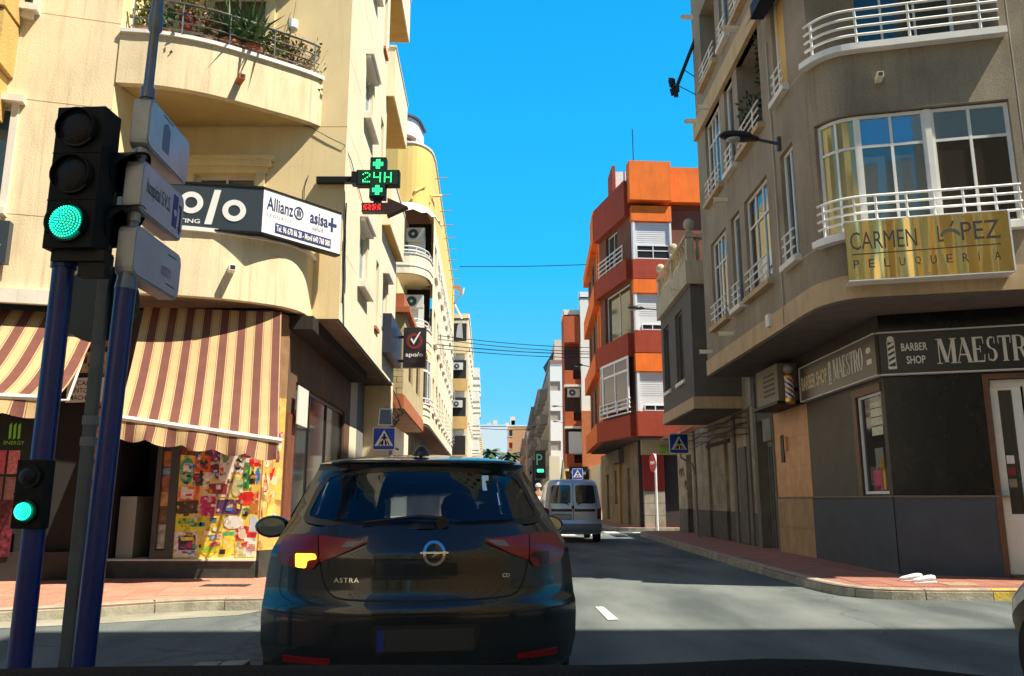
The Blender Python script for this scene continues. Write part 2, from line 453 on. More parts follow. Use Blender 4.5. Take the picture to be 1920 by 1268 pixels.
def catmull(pts, k=5):
    P = [Vector((p[0], p[1])) for p in pts]; P = [P[0] * 2 - P[1]] + P + [P[-1] * 2 - P[-2]]; out = []
    for i in range(1, len(P) - 2):
        for j in range(k):
            t = j / k
            out.append(.5 * ((2 * P[i]) + (-P[i - 1] + P[i + 1]) * t + (2 * P[i - 1] - 5 * P[i] + 4 * P[i + 1] - P[i + 2]) * t * t + (-P[i - 1] + 3 * P[i] - 3 * P[i + 1] + P[i + 2]) * t ** 3))
    out.append(P[-2]); return [(p.x, p.y) for p in out]
# ================================================================ GROUND
def asphalt_mat():
    m, n, l, b = nmat('asphalt')
    b.inputs['Roughness'].default_value = .9; b.inputs['Specular IOR Level'].default_value = .2
    geo = n.new('ShaderNodeNewGeometry')
    t1 = n.new('ShaderNodeTexNoise'); t1.inputs['Scale'].default_value = .8; t1.inputs['Detail'].default_value = 6
    mp = n.new('ShaderNodeMapping'); mp.inputs['Scale'].default_value = (1.4, .45, 1); l.new(geo.outputs['Position'], mp.inputs['Vector'])
    l.new(mp.outputs[0], t1.inputs['Vector'])
    cr = n.new('ShaderNodeValToRGB'); l.new(t1.outputs['Fac'], cr.inputs[0])
    cr.color_ramp.elements[0].position = .32; cr.color_ramp.elements[0].color = (.072, .086, .090, 1)
    cr.color_ramp.elements[1].position = .68; cr.color_ramp.elements[1].color = (.175, .198, .190, 1)
    t2 = n.new('ShaderNodeTexNoise'); t2.inputs['Scale'].default_value = 90; t2.inputs['Detail'].default_value = 2; l.new(geo.outputs['Position'], t2.inputs['Vector'])
    r2 = n.new('ShaderNodeMapRange'); r2.inputs['From Min'].default_value = .35; r2.inputs['From Max'].default_value = .65; r2.inputs['To Min'].default_value = .6; r2.inputs['To Max'].default_value = 1.4
    l.new(t2.outputs['Fac'], r2.inputs['Value'])
    mx = n.new('ShaderNodeMix'); mx.data_type = 'RGBA'; mx.blend_type = 'MULTIPLY'; mx.inputs['Factor'].default_value = 1
    l.new(cr.outputs[0], mx.inputs[6]); l.new(r2.outputs[0], mx.inputs[7])
    # wandering sealed cracks
    v = n.new('ShaderNodeTexVoronoi'); v.feature = 'DISTANCE_TO_EDGE'; v.inputs['Scale'].default_value = .22
    t3 = n.new('ShaderNodeTexNoise'); t3.inputs['Scale'].default_value = 1.4; l.new(geo.outputs['Position'], t3.inputs['Vector'])
    mx3 = n.new('ShaderNodeMix'); mx3.data_type = 'RGBA'; mx3.blend_type = 'LINEAR_LIGHT'; mx3.inputs['Factor'].default_value = .35
    l.new(geo.outputs['Position'], mx3.inputs[6]); l.new(t3.outputs['Color'], mx3.inputs[7]); l.new(mx3.outputs[2], v.inputs['Vector'])
    r3 = n.new('ShaderNodeMapRange'); r3.inputs['From Min'].default_value = 0; r3.inputs['From Max'].default_value = .008; r3.inputs['To Min'].default_value = .72; r3.inputs['To Max'].default_value = 1
    l.new(v.outputs['Distance'], r3.inputs['Value'])
    mx4 = n.new('ShaderNodeMix'); mx4.data_type = 'RGBA'; mx4.blend_type = 'MULTIPLY'; mx4.inputs['Factor'].default_value = 1
    l.new(mx.outputs[2], mx4.inputs[6]); l.new(r3.outputs[0], mx4.inputs[7]); l.new(mx4.outputs[2], b.inputs['Base Color'])
    bp = n.new('ShaderNodeBump'); bp.inputs['Strength'].default_value = .5; bp.inputs['Distance'].default_value = .008
    l.new(t2.outputs['Fac'], bp.inputs['Height']); l.new(bp.outputs[0], b.inputs['Normal'])
    return m
def tile_mat(name, col, ang=0):
    m, n, l, b = nmat(name)
    b.inputs['Roughness'].default_value = .8
    geo = n.new('ShaderNodeNewGeometry')
    mp = n.new('ShaderNodeMapping'); mp.inputs['Rotation'].default_value = (0, 0, ang); l.new(geo.outputs['Position'], mp.inputs['Vector'])
    w = n.new('ShaderNodeTexWave'); w.inputs['Scale'].default_value = 5.5; w.bands_direction = 'X'; w.inputs['Distortion'].default_value = .15; l.new(mp.outputs[0], w.inputs['Vector'])
    t = n.new('ShaderNodeTexNoise'); t.inputs['Scale'].default_value = 2.2; t.inputs['Detail'].default_value = 6; l.new(geo.outputs['Position'], t.inputs['Vector'])
    oi = n.new('ShaderNodeObjectInfo')
    c1 = n.new('ShaderNodeMix'); c1.data_type = 'RGBA'; c1.inputs[6].default_value = tuple(c * .62 for c in col) + (1,); c1.inputs[7].default_value = tuple(c * 1.15 for c in col) + (1,)
    ad = n.new('ShaderNodeMath'); ad.operation = 'MULTIPLY_ADD'; ad.inputs[1].default_value = .35; l.new(oi.outputs['Random'], ad.inputs[0]); l.new(t.outputs['Fac'], ad.inputs[2])
    l.new(ad.outputs[0], c1.inputs['Factor'])
    mx = n.new('ShaderNodeMix'); mx.data_type = 'RGBA'; mx.blend_type = 'MULTIPLY'; mx.inputs['Factor'].default_value = .35
    l.new(c1.outputs[2], mx.inputs[6]); l.new(w.outputs['Color'], mx.inputs[7]); l.new(mx.outputs[2], b.inputs['Base Color'])
    bp = n.new('ShaderNodeBump'); bp.inputs['Strength'].default_value = .6; bp.inputs['Distance'].default_value = .01
    l.new(w.outputs['Fac'], bp.inputs['Height']); l.new(bp.outputs[0], b.inputs['Normal'])
    return m
asph = asphalt_mat()
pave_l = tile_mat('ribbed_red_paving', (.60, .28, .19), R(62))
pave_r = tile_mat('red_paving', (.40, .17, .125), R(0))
grout = mat('paving_bed', (.26, .14, .10), .9, var=.2)
kerb_m = mat('kerb_concrete', (.34, .32, .25), .9, var=.28, vscale=6, bump=.6, bscale=30, stain=.5, stain_col=(.12, .11, .07), streak=0)
kerb_y = mat('kerb_yellow_paint', (.55, .42, .06), .8, var=.35, vscale=12, bump=.5, bscale=30, stain=.6, stain_col=(.25, .23, .18), streak=0)

MB().quad((-600, -600, 0), (600, -600, 0), (600, 900, 0), (-600, 900, 0)).build('road', asph, fix=False, kind='structure')
# pale, worn strip of the cross street beside the far kerb
dust = mat('dusty_asphalt', (.30, .285, .22), .9, var=.3, vscale=1.5, bump=.4, bscale=80, grain=.2)
MB().add([(x, y, .004) for x, y in [(-12, 6.4), (-12, 7.0), (-8, 7.7), (-5.1, 8.5), (-4.0, 9.1), (-3.4, 9.35), (-2.75, 9.37), (-2.9, 9.0), (-4.2, 8.35), (-5.4, 7.9), (-8, 7.0)]], [tuple(range(11))]).build('gutter_strip', dust, fix=False, kind='structure')

KH = .13
def offset_poly(line, d):
    p = Path(line); return [tuple(p.P(c if i < len(p.c) - 1 else c - 1e-6, 0, d).xy) for i, c in enumerate(p.c)]
def sidewalk(name, kerb, inner, tile_m, tile, ang, region, yellow=None):
    """kerb: plan line (street side), inner: back boundary; stones along the kerb and tiles inside REGION are pieces"""
    poly = list(kerb) + list(inner)
    o = MB().prism(poly, -.1, KH - .012).build(name, grout, kind='structure')
    p = Path(kerb)
    u = 0; k = 0
    while u < p.L - .05:
        ln = min(.78 + rnd.uniform(-.06, .06), p.L - u)
        a, b = u + .007, u + ln - .007
        mid = p.P((a + b) / 2, 0)
        if region(mid.x, mid.y, 1):
            mb = MB(); j = rnd.uniform(-.006, .006)
            cs = p.cuts(a, b); vs = []
            for c in cs:
                vs += [p.P(c, -.05, -.16), p.P(c, -.05, .012 + j), p.P(c, KH - .035, .008 + j), p.P(c, KH + j * .5, -.03 + j), p.P(c, KH + j * .5, -.16)]
            n = len(cs); fs = [(0, 1, 2, 3, 4), tuple(5 * (n - 1) + q for q in (4, 3, 2, 1, 0))]
            for i in range(n - 1):
                for q in range(5): fs.append((5 * i + q, 5 * (i + 1) + q, 5 * (i + 1) + (q + 1) % 5, 5 * i + (q + 1) % 5))
            mb.add(vs, fs).build('kerb_stone', kerb_y if (yellow and yellow(mid.x, mid.y)) else kerb_m, o)
        else:
            mb = MB(); p.box(mb, a, b, -.05, KH, -.16, .01); mb.build('kerb_stone', kerb_m, o)
        u += ln; k += 1
    def inside(x, y, pl):
        c = False; n = len(pl)
        for i in range(n):
            x1, y1 = pl[i]; x2, y2 = pl[(i + 1) % n]
            if (y1 > y) != (y2 > y) and x < (x2 - x1) * (y - y1) / (y2 - y1) + x1: c = not c
        return c
    inn = offset_poly(kerb, -.165) + list(inner)
    h = tile / 2 - .004
    base = MB().box(-h, h, -h, h, KH - .012, KH).build('paving_tile', tile_m, o, bevel=0)
    me = base.data; first = True
    xs = [q[0] for q in inn]; ys = [q[1] for q in inn]
    ca, sa = math.cos(ang), math.sin(ang); n = 0
    R0 = int(40 / tile)
    cx, cy = sum(xs) / len(xs), sum(ys) / len(ys)
    for i in range(-R0, R0):
        for j in range(-R0, R0):
            x = cx + (i * ca - j * sa) * tile; y = cy + (i * sa + j * ca) * tile
            if not region(x, y, 0): continue
            if not all(inside(x + (a * ca - b_ * sa) * h, y + (a * sa + b_ * ca) * h, inn) for a in (-1, 1) for b_ in (-1, 1)): continue
            if first: t = base; first = False
            else:
                t = base.copy(); scene.collection.objects.link(t)
            t.location = (x, y, KH - .012 + rnd.uniform(-.0015, .0015)); t.rotation_euler = (rnd.uniform(-.004, .004), rnd.uniform(-.004, .004), ang); n += 1
    # everything between the pieces and beyond them: one sheet just below the tile tops
    MB().add([(q[0], q[1], KH - .005) for q in inn], [tuple(range(len(inn)))]).build('paving_sheet', tile_m, o, fix=False, kind='stuff')
    print(name, 'tiles', n)
    return o
LK = catmull([(-16, 6.3), (-9, 7.55), (-5.1, 8.5), (-3.6, 9.3), (-2.75, 9.45), (-2.15, 9.75), (-1.95, 10.5), (-2.0, 14)], 3) + [(-2.3, 30), (-3.1, 60), (-3.8, 90), (-3.8, 150)]
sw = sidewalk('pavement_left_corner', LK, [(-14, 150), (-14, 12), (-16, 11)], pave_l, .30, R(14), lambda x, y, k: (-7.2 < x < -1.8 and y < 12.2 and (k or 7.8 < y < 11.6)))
RK = [(3.95, 150), (3.6, 70), (3.9, 40), (4.05, 33.4)]
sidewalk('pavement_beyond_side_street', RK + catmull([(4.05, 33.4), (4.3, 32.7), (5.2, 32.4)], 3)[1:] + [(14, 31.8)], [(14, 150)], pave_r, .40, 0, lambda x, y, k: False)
RK2 = catmull([(14, 29.5), (6.0, 29.6), (4.7, 29.2), (4.35, 28.2)], 3) + [(4.2, 20), (4.12, 15)] + catmull([(4.12, 13), (4.15, 11.3), (4.35, 10.6), (4.9, 10.33), (6.0, 10.3)], 3) + [(9, 9.9), (20, 8.2)]
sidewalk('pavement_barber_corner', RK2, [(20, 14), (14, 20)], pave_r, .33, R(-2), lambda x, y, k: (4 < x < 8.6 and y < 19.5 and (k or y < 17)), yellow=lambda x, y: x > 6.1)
# near corners, under and beside the driver
NK = [(-16, -1.5), (-9, 1.5), (-4.6, 3.0), (-3.2, 3.35)] 
sidewalk('pavement_near_corner', catmull([(-1.95, -30), (-1.95, 3.4), (-2.0, 4.0), (-2.5, 4.42), (-3.6, 4.35), (-6, 3.8), (-16, 2.0)], 4), [(-16, -30)], pave_l, .30, R(14), lambda x, y, k: False)
sidewalk('pavement_opposite_corner', catmull([(16, 1.5), (9, 3.0), (6.4, 3.3), (5.6, 2.9), (5.3, 2.0), (5.3, -30)], 4), [(16, -30)], pave_r, .33, 0, lambda x, y, k: False)

mark = mat('marking_and_sunstrip_paint', (.62, .62, .60), .7, var=.25, vscale=25, bump=.2, bscale=80)
def marking(name, pts):
    return MB().add([(x, y, .008) for x, y in pts], [tuple(range(len(pts)))]).build(name, mark, fix=False, kind='structure')
dl = [W(1116, 1139, Z=0), W(1131, 1139, Z=0), W(1160, 1163, Z=0), W(1140, 1164, Z=0)]
marking('lane_marking', [(p.x, p.y) for p in dl])
for y in (14.2, 20.2): marking('lane_marking', [(.85, y), (.96, y), (.96, y + 1.6), (.85, y + 1.6)])
for i in range(7):
    x = -1.8 + i * .88
    marking('sunlit_road_bar', [(x, 28.6), (x + .5, 28.6), (x + .5, 32.0), (x, 32.0)])  # white bars painted where strips of sunlit road show
marking('sunlit_road_line', [(4.5, 30.8), (7.6, 30.6), (7.6, 31.1), (4.5, 31.3)])  # pale line painted for sunlit ground in the side-street gap
# drain / manhole in the paving by the shop
mh = thing('manhole_cover', (-3.65, 10.75, KH), 'small square iron inspection cover set in the red paving before the grocery shop', 'manhole')
MB().box(-3.95, -3.35, 10.62, 10.88, KH - .01, KH + .004).build('rim', mat('iron', (.06, .055, .05), .7, metal=.4, var=.3, vscale=20), mh)
g = MB()
for i in range(6): g.box(-3.93 + i * .095, -3.855 + i * .095, 10.64, 10.86, KH + .004, KH + .009)
g.build('lid', MATS['iron'], mh)
mh2 = thing('utility_cover', (5.75, 10.95, KH), 'sandy patched square cover beside the white shoes on the barber corner', 'manhole')
MB().box(5.58, 5.98, 10.72, 11.1, KH - .01, KH + .006).build('plate', mat('sand_patch', (.32, .25, .15), .95, var=.25, vscale=15, bump=.5), mh2)
# ================================================================ CREAM CORNER BUILDING (grocery on the ground floor)
LB = thing('apartment_building', (-6, 13, 0), 'cream rendered corner apartment block with curved balconies above a grocery shop', 'building')
TOP = 17.5
fl = [4.03, 7.33, 10.45, 13.55]
back = Path([(-5.66, 12.6), (-2.76, 12.6)])
wing = Path([(-12.5, 9.35), (-5.95, 11.16)])
inner = Path([(-5.95, 11.16), (-5.66, 12.6)])
side = Path([(-2.76, 12.6), (-3.0, 20.3)])
# wall faces with real openings
m = MB()
bops = []
for z in fl:
    bops.append((.42, 1.45, z + .15, z + 2.45, .16))
back.facade(m, 4.03, TOP, bops, joints=(7.32, 10.42, 13.5))
m.build('rear_wall', cream_y, LB)
m = MB()
wops = [(5.05 - .0, 5.6, 8.35, 10.0, .2), (4.95, 5.5, 5.2, 6.8, .2), (4.95, 5.5, 11.4, 13.0, .2)]
wing.facade(m, 4.03, TOP, wops, joints=(5.15, 6.9, 8.3, 10.0, 11.4, 13.1, 14.5))
m.build('wing_wall', cream, LB)
m = MB(); inner.facade(m, 4.03, TOP); m.build('return_wall', cream_y, LB)
sops = []
for z in fl:
    sops += [(1.75, 2.75, z + 1.15, z + 2.25, .14), (4.0, 4.45, z + .75, z + 2.2, .14)]
    sops += [(5.15, 6.0, z + .9, z + 2.2, .14)]
m = MB(); side.facade(m, 4.03, 7.2, [q_ for q_ in sops if q_[3] < 7.2], joints=(5.2,)); side.facade(m, 7.2, TOP, [q_ for q_ in sops if q_[2] > 7.2 and q_[0] < 4.8], u1=4.9, joints=(7.32, 8.6, 10.42, 11.8, 13.5, 15)); m.build('street_wall', cream_w, LB)
# pale rounded quoin where the two faces meet and the end wall
MB().prism([(-3.0, 20.3), (-12.5, 20.9), (-12.5, 20.6), (-3.02, 20.0)], 0, 7.2).build('party_wall', cream, LB)
MB().prism([(-2.925, 17.5), (-2.92, 17.36), (-4.1, 17.36), (-4.1, 20.3), (-12.5, 20.9), (-12.5, 20.95), (-4.0, 20.4), (-4.0, 17.5)], 7.2, TOP).build('terrace_wall', cream_w, LB)
MB().prism([(-2.93, 17.5), (-3.01, 20.3), (-4.05, 20.4), (-4.05, 17.5)], 7.1, 7.2).build('terrace_floor', terra, LB)
MB().prism([(-12.5, 9.4), (-5.99, 11.2), (-5.7, 12.65), (-2.8, 12.65), (-2.95, 17.4), (-4.0, 17.5), (-4.0, 20.25), (-12.5, 20.7)], TOP - .2, TOP).build('roof', terra, LB)
m = MB(); m.prism([(-12.6, 9.2), (-5.8, 11.05), (-5.6, 12.45), (-2.66, 12.45), (-2.8, 17.6), (-3.9, 17.6), (-3.9, 20.4), (-12.6, 20.9)], TOP, TOP + .2); m.build('cornice', white_tr, LB)
# floor slab seen from below, with its rounded nose
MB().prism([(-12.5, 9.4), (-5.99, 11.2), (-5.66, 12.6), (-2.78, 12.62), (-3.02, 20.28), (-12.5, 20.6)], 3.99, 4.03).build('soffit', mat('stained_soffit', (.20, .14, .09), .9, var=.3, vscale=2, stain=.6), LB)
m = MB(); wing.box(m, 0, wing.L, 3.86, 4.06, 0.0, .09); m.build('string_course', white_tr, LB)

def balcony(curve, z, h, label_mat, parent, cap=True, holes=(), soff=None):
    p = Path(catmull(curve, 5), smooth=True)
    a = MB(); p.box(a, 0, p.L, z, z + h, -.13, 0); a.build('balcony_parapet', label_mat, parent)
    poly = [tuple(p.P(c if c < p.L else p.L - 1e-6, 0, -.02).xy) for c in p.c] + [(-5.66, 12.59)]
    b = MB().prism(poly, z + .002, z + .16); b.build('balcony_slab', soff or ochre, parent)
    if cap:
        c = MB(); p.box(c, 0, p.L, z + h, z + h + .06, -.16, .045); c.build('coping', white_m, parent)
    return p
up = [(-5.93, 11.14), (-5.3, 11.24), (-4.62, 11.52), (-3.8, 12.08), (-3.38, 12.4), (-3.2, 12.6)]
for i, z in enumerate(fl[1:]):
    bp = balcony(up, z, .82, cream, LB, soff=mat('soffit_render', (.60, .43, .19), .9, var=.1, bump=.2))
    if i == 0: bp0 = bp
    r = MB()
    for k, zz in enumerate((.98, 1.12, 1.26, 1.44)): bp.rail(r, .12, bp.L - .05, z + zz, -.05, .011 if k < 3 else .022, 6)
    for k in range(5):
        u = .15 + (bp.L - .3) * k / 4
        r.tube([bp.P(u, z + .88, -.05), bp.P(u, z + 1.44, -.05)], .013, 6)
    r.build('railing', steel, LB)
low = [(-5.95, 10.82), (-4.98, 11.0), (-4.2, 11.24), (-3.5, 11.68), (-3.24, 12.1), (-3.2, 12.6)]
lp = balcony(low, 4.03, .95, cream, LB, cap=True, soff=MATS['stained_soffit'])
# waterspouts
def spout(parent, p, u, z, L=.16, m=None, name='waterspout', d0=0):
    mb = MB(); w = .045
    a = p.P(u - w, z, d0); 
    p.box(mb, u - w, u + w, z - .01, z + .075, d0 - .02, d0 + L)
    o = mb.build(name, m or cream_w, parent)
    g = MB(); p.box(g, u - w * .7, u + w * .7, z + .004, z + .062, d0 + L, d0 + L + .003); g.build('mouth', dark, o)
spout(LB, bp0, 1.75, 7.62, .22, terra); spout(LB, lp, 1.95, 4.42, .2, white_m)
# balcony doors with moulded surrounds
for i, z in enumerate(fl):
    if i > 2: continue
    window(back, LB, .42, 1.45, z + .15, z + 2.45, d=-.13, cols=2, rows=(1.9, .0001 + .45) if i else (2.2, .3), fm=white_tr, gm=mat('tan_glass', (.16, .13, .10), .08, metal=.3), name='balcony_door', fw=.07)
    s = MB()
    back.box(s, .28, .42, z + .15, z + 2.45, 0, .05); back.box(s, 1.45, 1.59, z + .15, z + 2.45, 0, .05)
    back.box(s, .24, 1.63, z + 2.45, z + 2.56, 0, .06); back.box(s, .18, 1.69, z + 2.56, z + 2.66, 0, .12); back.box(s, .14, 1.73, z + 2.66, z + 2.72, 0, .16)
    s.build('door_surround', cream_y, LB)
# wing windows with bracketed sills
for (a, b, c, d, t) in wops:
    window(wing, LB, a, b, c, d, d=-.15, cols=1, rows=(1,), fm=white_m, gm=glass_b)
    s = MB(); wing.box(s, a - .12, b + .1, c - .1, c, 0, .16); wing.box(s, a - .05, b + .03, c - .19, c - .1, 0, .10)
    wing.box(s, b, b + .09, c, d, 0, .05); s.build('window_sill', white_tr, LB)
    s = MB(); wing.box(s, a - .12, b + .16, d, d + .1, 0, .14); s.build('window_head', white_tr, LB)
# street side windows: white surrounds standing proud, seen edge on
for z in fl:
    a, b, c, d = 1.75, 2.75, z + 1.15, z + 2.25
    window(side, LB, a, b, c, d, d=-.12, cols=2, fm=white_m, gm=glass_b)
    s = MB(); side.box(s, a - .1, b + .1, c - .17, c - .06, 0, .14); side.box(s, a - .05, b + .05, c - .06, c, 0, .09); s.build('window_sill', white_tr, LB)
    s = MB(); side.box(s, a - .1, b + .1, d + .06, d + .17, 0, .15); side.box(s, a - .06, b + .06, d, d + .06, 0, .10); s.build('window_head', white_tr, LB)
    window(side, LB, 4.0, 4.45, z + .75, z + 2.2, d=-.12, cols=1, fm=white_m, gm=glass_d)
    s = MB(); side.box(s, 3.95, 4.5, z + .68, z + .75, 0, .05); s.build('window_sill', terra, LB)
    if z < 5:
        window(side, LB, 5.15, 6.0, z + .9, z + 2.2, d=-.12, cols=1, fm=white_m, gm=glass_b)
        s = MB(); side.box(s, 5.08, 6.1, z + 2.2, z + 2.34, 0, .14); s.build('window_head', white_tr, LB)
    # solid balcony box at the far end
    if z > 4.1:
        s = MB(); side.box(s, 4.65, 7.55, z - .1, z + .06, -1.0, .19); side.box(s, 4.65, 7.55, z + .06, z + 1.12, .08, .19); side.box(s, 4.65, 4.75, z + .06, z + 1.12, 0, .08); side.box(s, 7.45, 7.55, z + .06, z + 1.12, -1.0, .08)
        s.build('balcony_box', cream_w, LB)
        s = MB(); side.box(s, 4.68, 7.5, z - .112, z - .1, -1.0, .16); s.build('balcony_soffit', ochre, LB)
        s = MB(); side.box(s, 4.62, 7.58, z + 1.12, z + 1.17, .06, .21); s.build('balcony_coping', white_tr, LB)
# cables pinned round the corner
c = MB()
c.tube([back.P(2.1, 7.36, .02), back.P(2.3, 7.30, .03), back.P(2.6, 7.12, .03), back.P(2.88, 6.98, .03), side.P(.4, 6.9, .02), side.P(1.8, 6.65, .02), side.P(2.6, 6.6, .02)], .007, 5)
c.tube([side.P(.06, 4.3, .03), side.P(.07, 6.0, .03)], .012, 5)
c.tube([back.P(2.25, 5.75, .015), back.P(2.25, 6.25, .015), back.P(2.3, 6.45, .015)], .006, 5)
c.build('wall_cable', black, LB)

# ---- ground floor
gf = MB()
front = Path([(-5.72, 11.85), (-3.62, 11.85)]); cant = Path([(-3.62, 11.85), (-3.42, 12.25)]); gside = Path([(-3.42, 12.25), (-3.6, 18.0)]); gwing = Path([(-12.5, 9.75), (-5.72, 11.6)])
fascia_dark = mat('shop_fascia_brown', (.075, .06, .05), .6, var=.2, stain=.3)
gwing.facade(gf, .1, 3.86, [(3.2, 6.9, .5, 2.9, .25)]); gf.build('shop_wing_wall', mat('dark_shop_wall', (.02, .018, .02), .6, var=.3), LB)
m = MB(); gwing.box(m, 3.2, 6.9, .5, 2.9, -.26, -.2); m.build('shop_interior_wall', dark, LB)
m = MB(); front.box(m, 0, front.L, 2.72, 3.99, -.3, 0); m.build('shop_lintel', fascia_dark, LB)
m = MB(); front.box(m, -.0, front.L + .0, .06, .36, -.35, .06); cant.box(m, 0, cant.L, .06, .5, -.1, .055); m.build('shop_plinth', mat('plinth_stone', (.05, .055, .05), .5, var=.3, vscale=6), LB)
m = MB(); front.box(m, 0, front.L, .36, .385, -.35, .09); m.build('shop_sill', white_tr, LB)
m = MB(); gside.facade(m, .05, 3.99, [(0.55, 5.1, .45, 3.05, .1)]); m.build('shop_side_wall', mat('shop_fascia_tan', (.15, .085, .05), .7, var=.25, stain=.5, vscale=2), LB)
m = MB(); cant.facade(m, .05, 3.99); m.build('corner_pier', mat('corner_tile', (.30, .17, .09), .6, var=.2, vscale=6), LB)
m = MB(); gside.box(m, -.05, gside.L, 3.78, 3.99, 0, .35); m.build('roller_housing', mat('black_stain', (.02, .018, .016), .8), LB)
sg = window(gside, LB, .55, 5.1, .45, 3.05, d=-.09, cols=[0, .28, .62, 1.0], rows=(1.0,), fm=mat('dark_bronze', (.03, .022, .018), .35, metal=.4), gm=mat('shop_glass', (.07, .085, .095), .05, metal=.55), fw=.07, mw=.07, name='shop_window')
m = MB(); gside.box(m, .05, .5, .9, 2.5, .005, .03); m.build('tiled_panel', mat('terracotta_panel', (.22, .08, .04), .5, var=.3, vscale=5), LB)
m = MB(); gside.box(m, .25, .95, 2.35, 2.95, .1, .12); m.build('notice_board', mat('pale_board', (.72, .76, .70), .5), LB)
# far end pier and pale return wall below the block
MB().prism([(-3.6, 18.0), (-3.62, 18.9), (-4.2, 18.9), (-4.2, 18.0)], 0, 3.99).build('end_pier', cream_w, LB)
m = MB(); m.prism([(-3.62, 18.9), (-3.7, 20.9), (-4.3, 20.9), (-4.2, 18.9)], 0, 3.99); m.build('end_wall', mat('grey_blue_wall', (.25, .25, .24), .8, var=.2, stain=.3), LB)
# dark interior behind the open door
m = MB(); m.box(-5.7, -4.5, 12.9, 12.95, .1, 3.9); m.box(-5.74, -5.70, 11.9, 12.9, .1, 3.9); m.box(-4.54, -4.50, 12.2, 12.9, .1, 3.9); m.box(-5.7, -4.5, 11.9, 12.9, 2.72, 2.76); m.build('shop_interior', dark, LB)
# shop door leaf standing ajar: dark frame with a tall glazed strip of pictures
dm = mat('grey_door_frame', (.05, .052, .05), .45)
m = MB(); front.box(m, .60, .67, .36, 2.72, -.06, .03); front.box(m, .80, .92, .36, 2.72, -.06, .03); front.box(m, .67, .80, .36, .5, -.06, .03); front.box(m, .67, .80, 2.6, 2.72, -.06, .03)
door = m.build('shop_door', dm, LB)
for a, b, col in ((.52, .86, (.45, .5, .42)), (.87, 1.1, (.22, .12, .06)), (1.11, 1.32, (.5, .30, .12)), (1.33, 1.55, (.42, .16, .10)), (1.56, 1.66, (.2, .4, .6)), (1.67, 1.9, (.45, .17, .04)), (1.91, 2.12, (.02, .04, .16)), (2.14, 2.32, (.8, .8, .8)), (2.33, 2.59, (.12, .12, .07))):
    q = MB(); front.box(q, .67, .80, a, b, -.03, -.02); q.build('picture_strip', mat('pic%g' % a, col, .4, var=.6, vscale=9), door)
# wall column with the picture panels: main panel and slim cant panel, product pictures as raised stickers
pp = lambda x, y: (front.L - (1115 - x) / 530.0 * .95 if False else .92 + (x - 600) / 515.0 * (front.L - .93), .385 + (1100 - y) / 880.0 * 2.31)
panel = MB(); front.box(panel, .92, front.L, .385, 2.72, -.1, .004); panel = panel.build('picture_panel', printed('panel_base', (.78, .60, .12), 16), LB)
PIC = [  # x0, y0, x1, y1 in the panel's own chart, colour, shape
 (610, 215, 770, 290, 'b1', 'e'), (770, 215, 880, 290, 'o1', 'e'), (880, 218, 1000, 290, 'r2', 'e'), (880, 285, 1000, 380, 'w1', 'r'), (955, 280, 1003, 350, 'k1', 'e'),
 (600, 290, 880, 400, 'r1', 'r'), (720, 300, 760, 345, 'y1', 's'), (790, 340, 900, 385, 'y2', 'e'), (800, 285, 860, 325, 'r3', 'e'),
 (600, 385, 985, 485, 'n1', 'p'), (640, 455, 800, 500, 'b2', 'e'), (930, 420, 1000, 490, 'y3', 'r'),
 (1010, 255, 1115, 465, 'y1', 'r'), (985, 420, 1035, 560, 'br', 'bottle'),
 (1030, 460, 1115, 610, 'r1', 'r'), (1060, 500, 1115, 560, 'w1', 'e'), (600, 445, 780, 555, 'br', 'e'), (640, 470, 720, 530, 'o2', 'e'),
 (770, 495, 855, 590, 'v1', 'r'), (855, 495, 925, 690, 'w1', 'r'), (865, 510, 915, 590, 'g3', 'e'), (928, 510, 1012, 650, 'w2', 'r'), (945, 565, 995, 630, 'k1', 'e'), (958, 578, 984, 616, 'w1', 'e'),
 (605, 560, 695, 705, 'g1', 'e'), (625, 590, 690, 640, 'w1', 'e'), (695, 550, 800, 640, 'o3', 'r'), (715, 570, 780, 610, 'k1', 'e'), (795, 590, 852, 675, 'm1', 'r'),
 (690, 645, 760, 715, 'k2', 'e'), (750, 640, 830, 690, 'w2', 'e'), (755, 685, 930, 775, 'c1', 'r'), (790, 700, 915, 760, 'm2', 'e'), (935, 660, 1015, 770, 'c2', 'e'),
 (1010, 600, 1050, 730, 'g2', 'r'), (1048, 610, 1085, 705, 'k1', 'bottle'), (1085, 615, 1115, 700, 'b3', 'e'),
 (605, 715, 740, 820, 'o3', 'r'), (620, 730, 705, 785, 'w1', 'e'), (600, 790, 740, 865, 'k3', 'r'), (745, 765, 845, 880, 'p1', 'e'), (850, 785, 1015, 870, 'v2', 'e'),
 (985, 745, 1115, 820, 'r1', 'r'), (1060, 790, 1115, 865, 'o2', 'e'), (1015, 830, 1065, 870, 'g2', 'e'),
 (600, 870, 800, 950, 'y4', 'r'), (795, 880, 905, 960, 'y3', 'e'), (620, 885, 700, 920, 'l1', 'e'),
 (905, 870, 1025, 945, 'w1', 'e'), (915, 880, 1010, 925, 'r2', 'e'), (905, 945, 985, 1080, 'y5', 'r'), (905, 955, 985, 980, 'g1', 'r'), (985, 925, 1065, 1010, 'r2', 'e'), (1000, 940, 1050, 995, 'c1', 'e'),
 (1040, 965, 1115, 1090, 'w2', 'r'), (1055, 960, 1115, 990, 'r1', 'e'), (600, 960, 750, 1090, 'w1', 'r'), (628, 975, 738, 1055, 'n1', 'r'), (640, 985, 728, 1005, 'y1', 'r'), (640, 1012, 728, 1045, 'p1', 'r'),
 (755, 960, 895, 1085, 'y2', 'e'), (780, 1030, 870, 1070, 'l1', 'e'), (985, 1010, 1040, 1090, 'c2', 'r'), (1065, 875, 1115, 960, 'b4', 'r')]
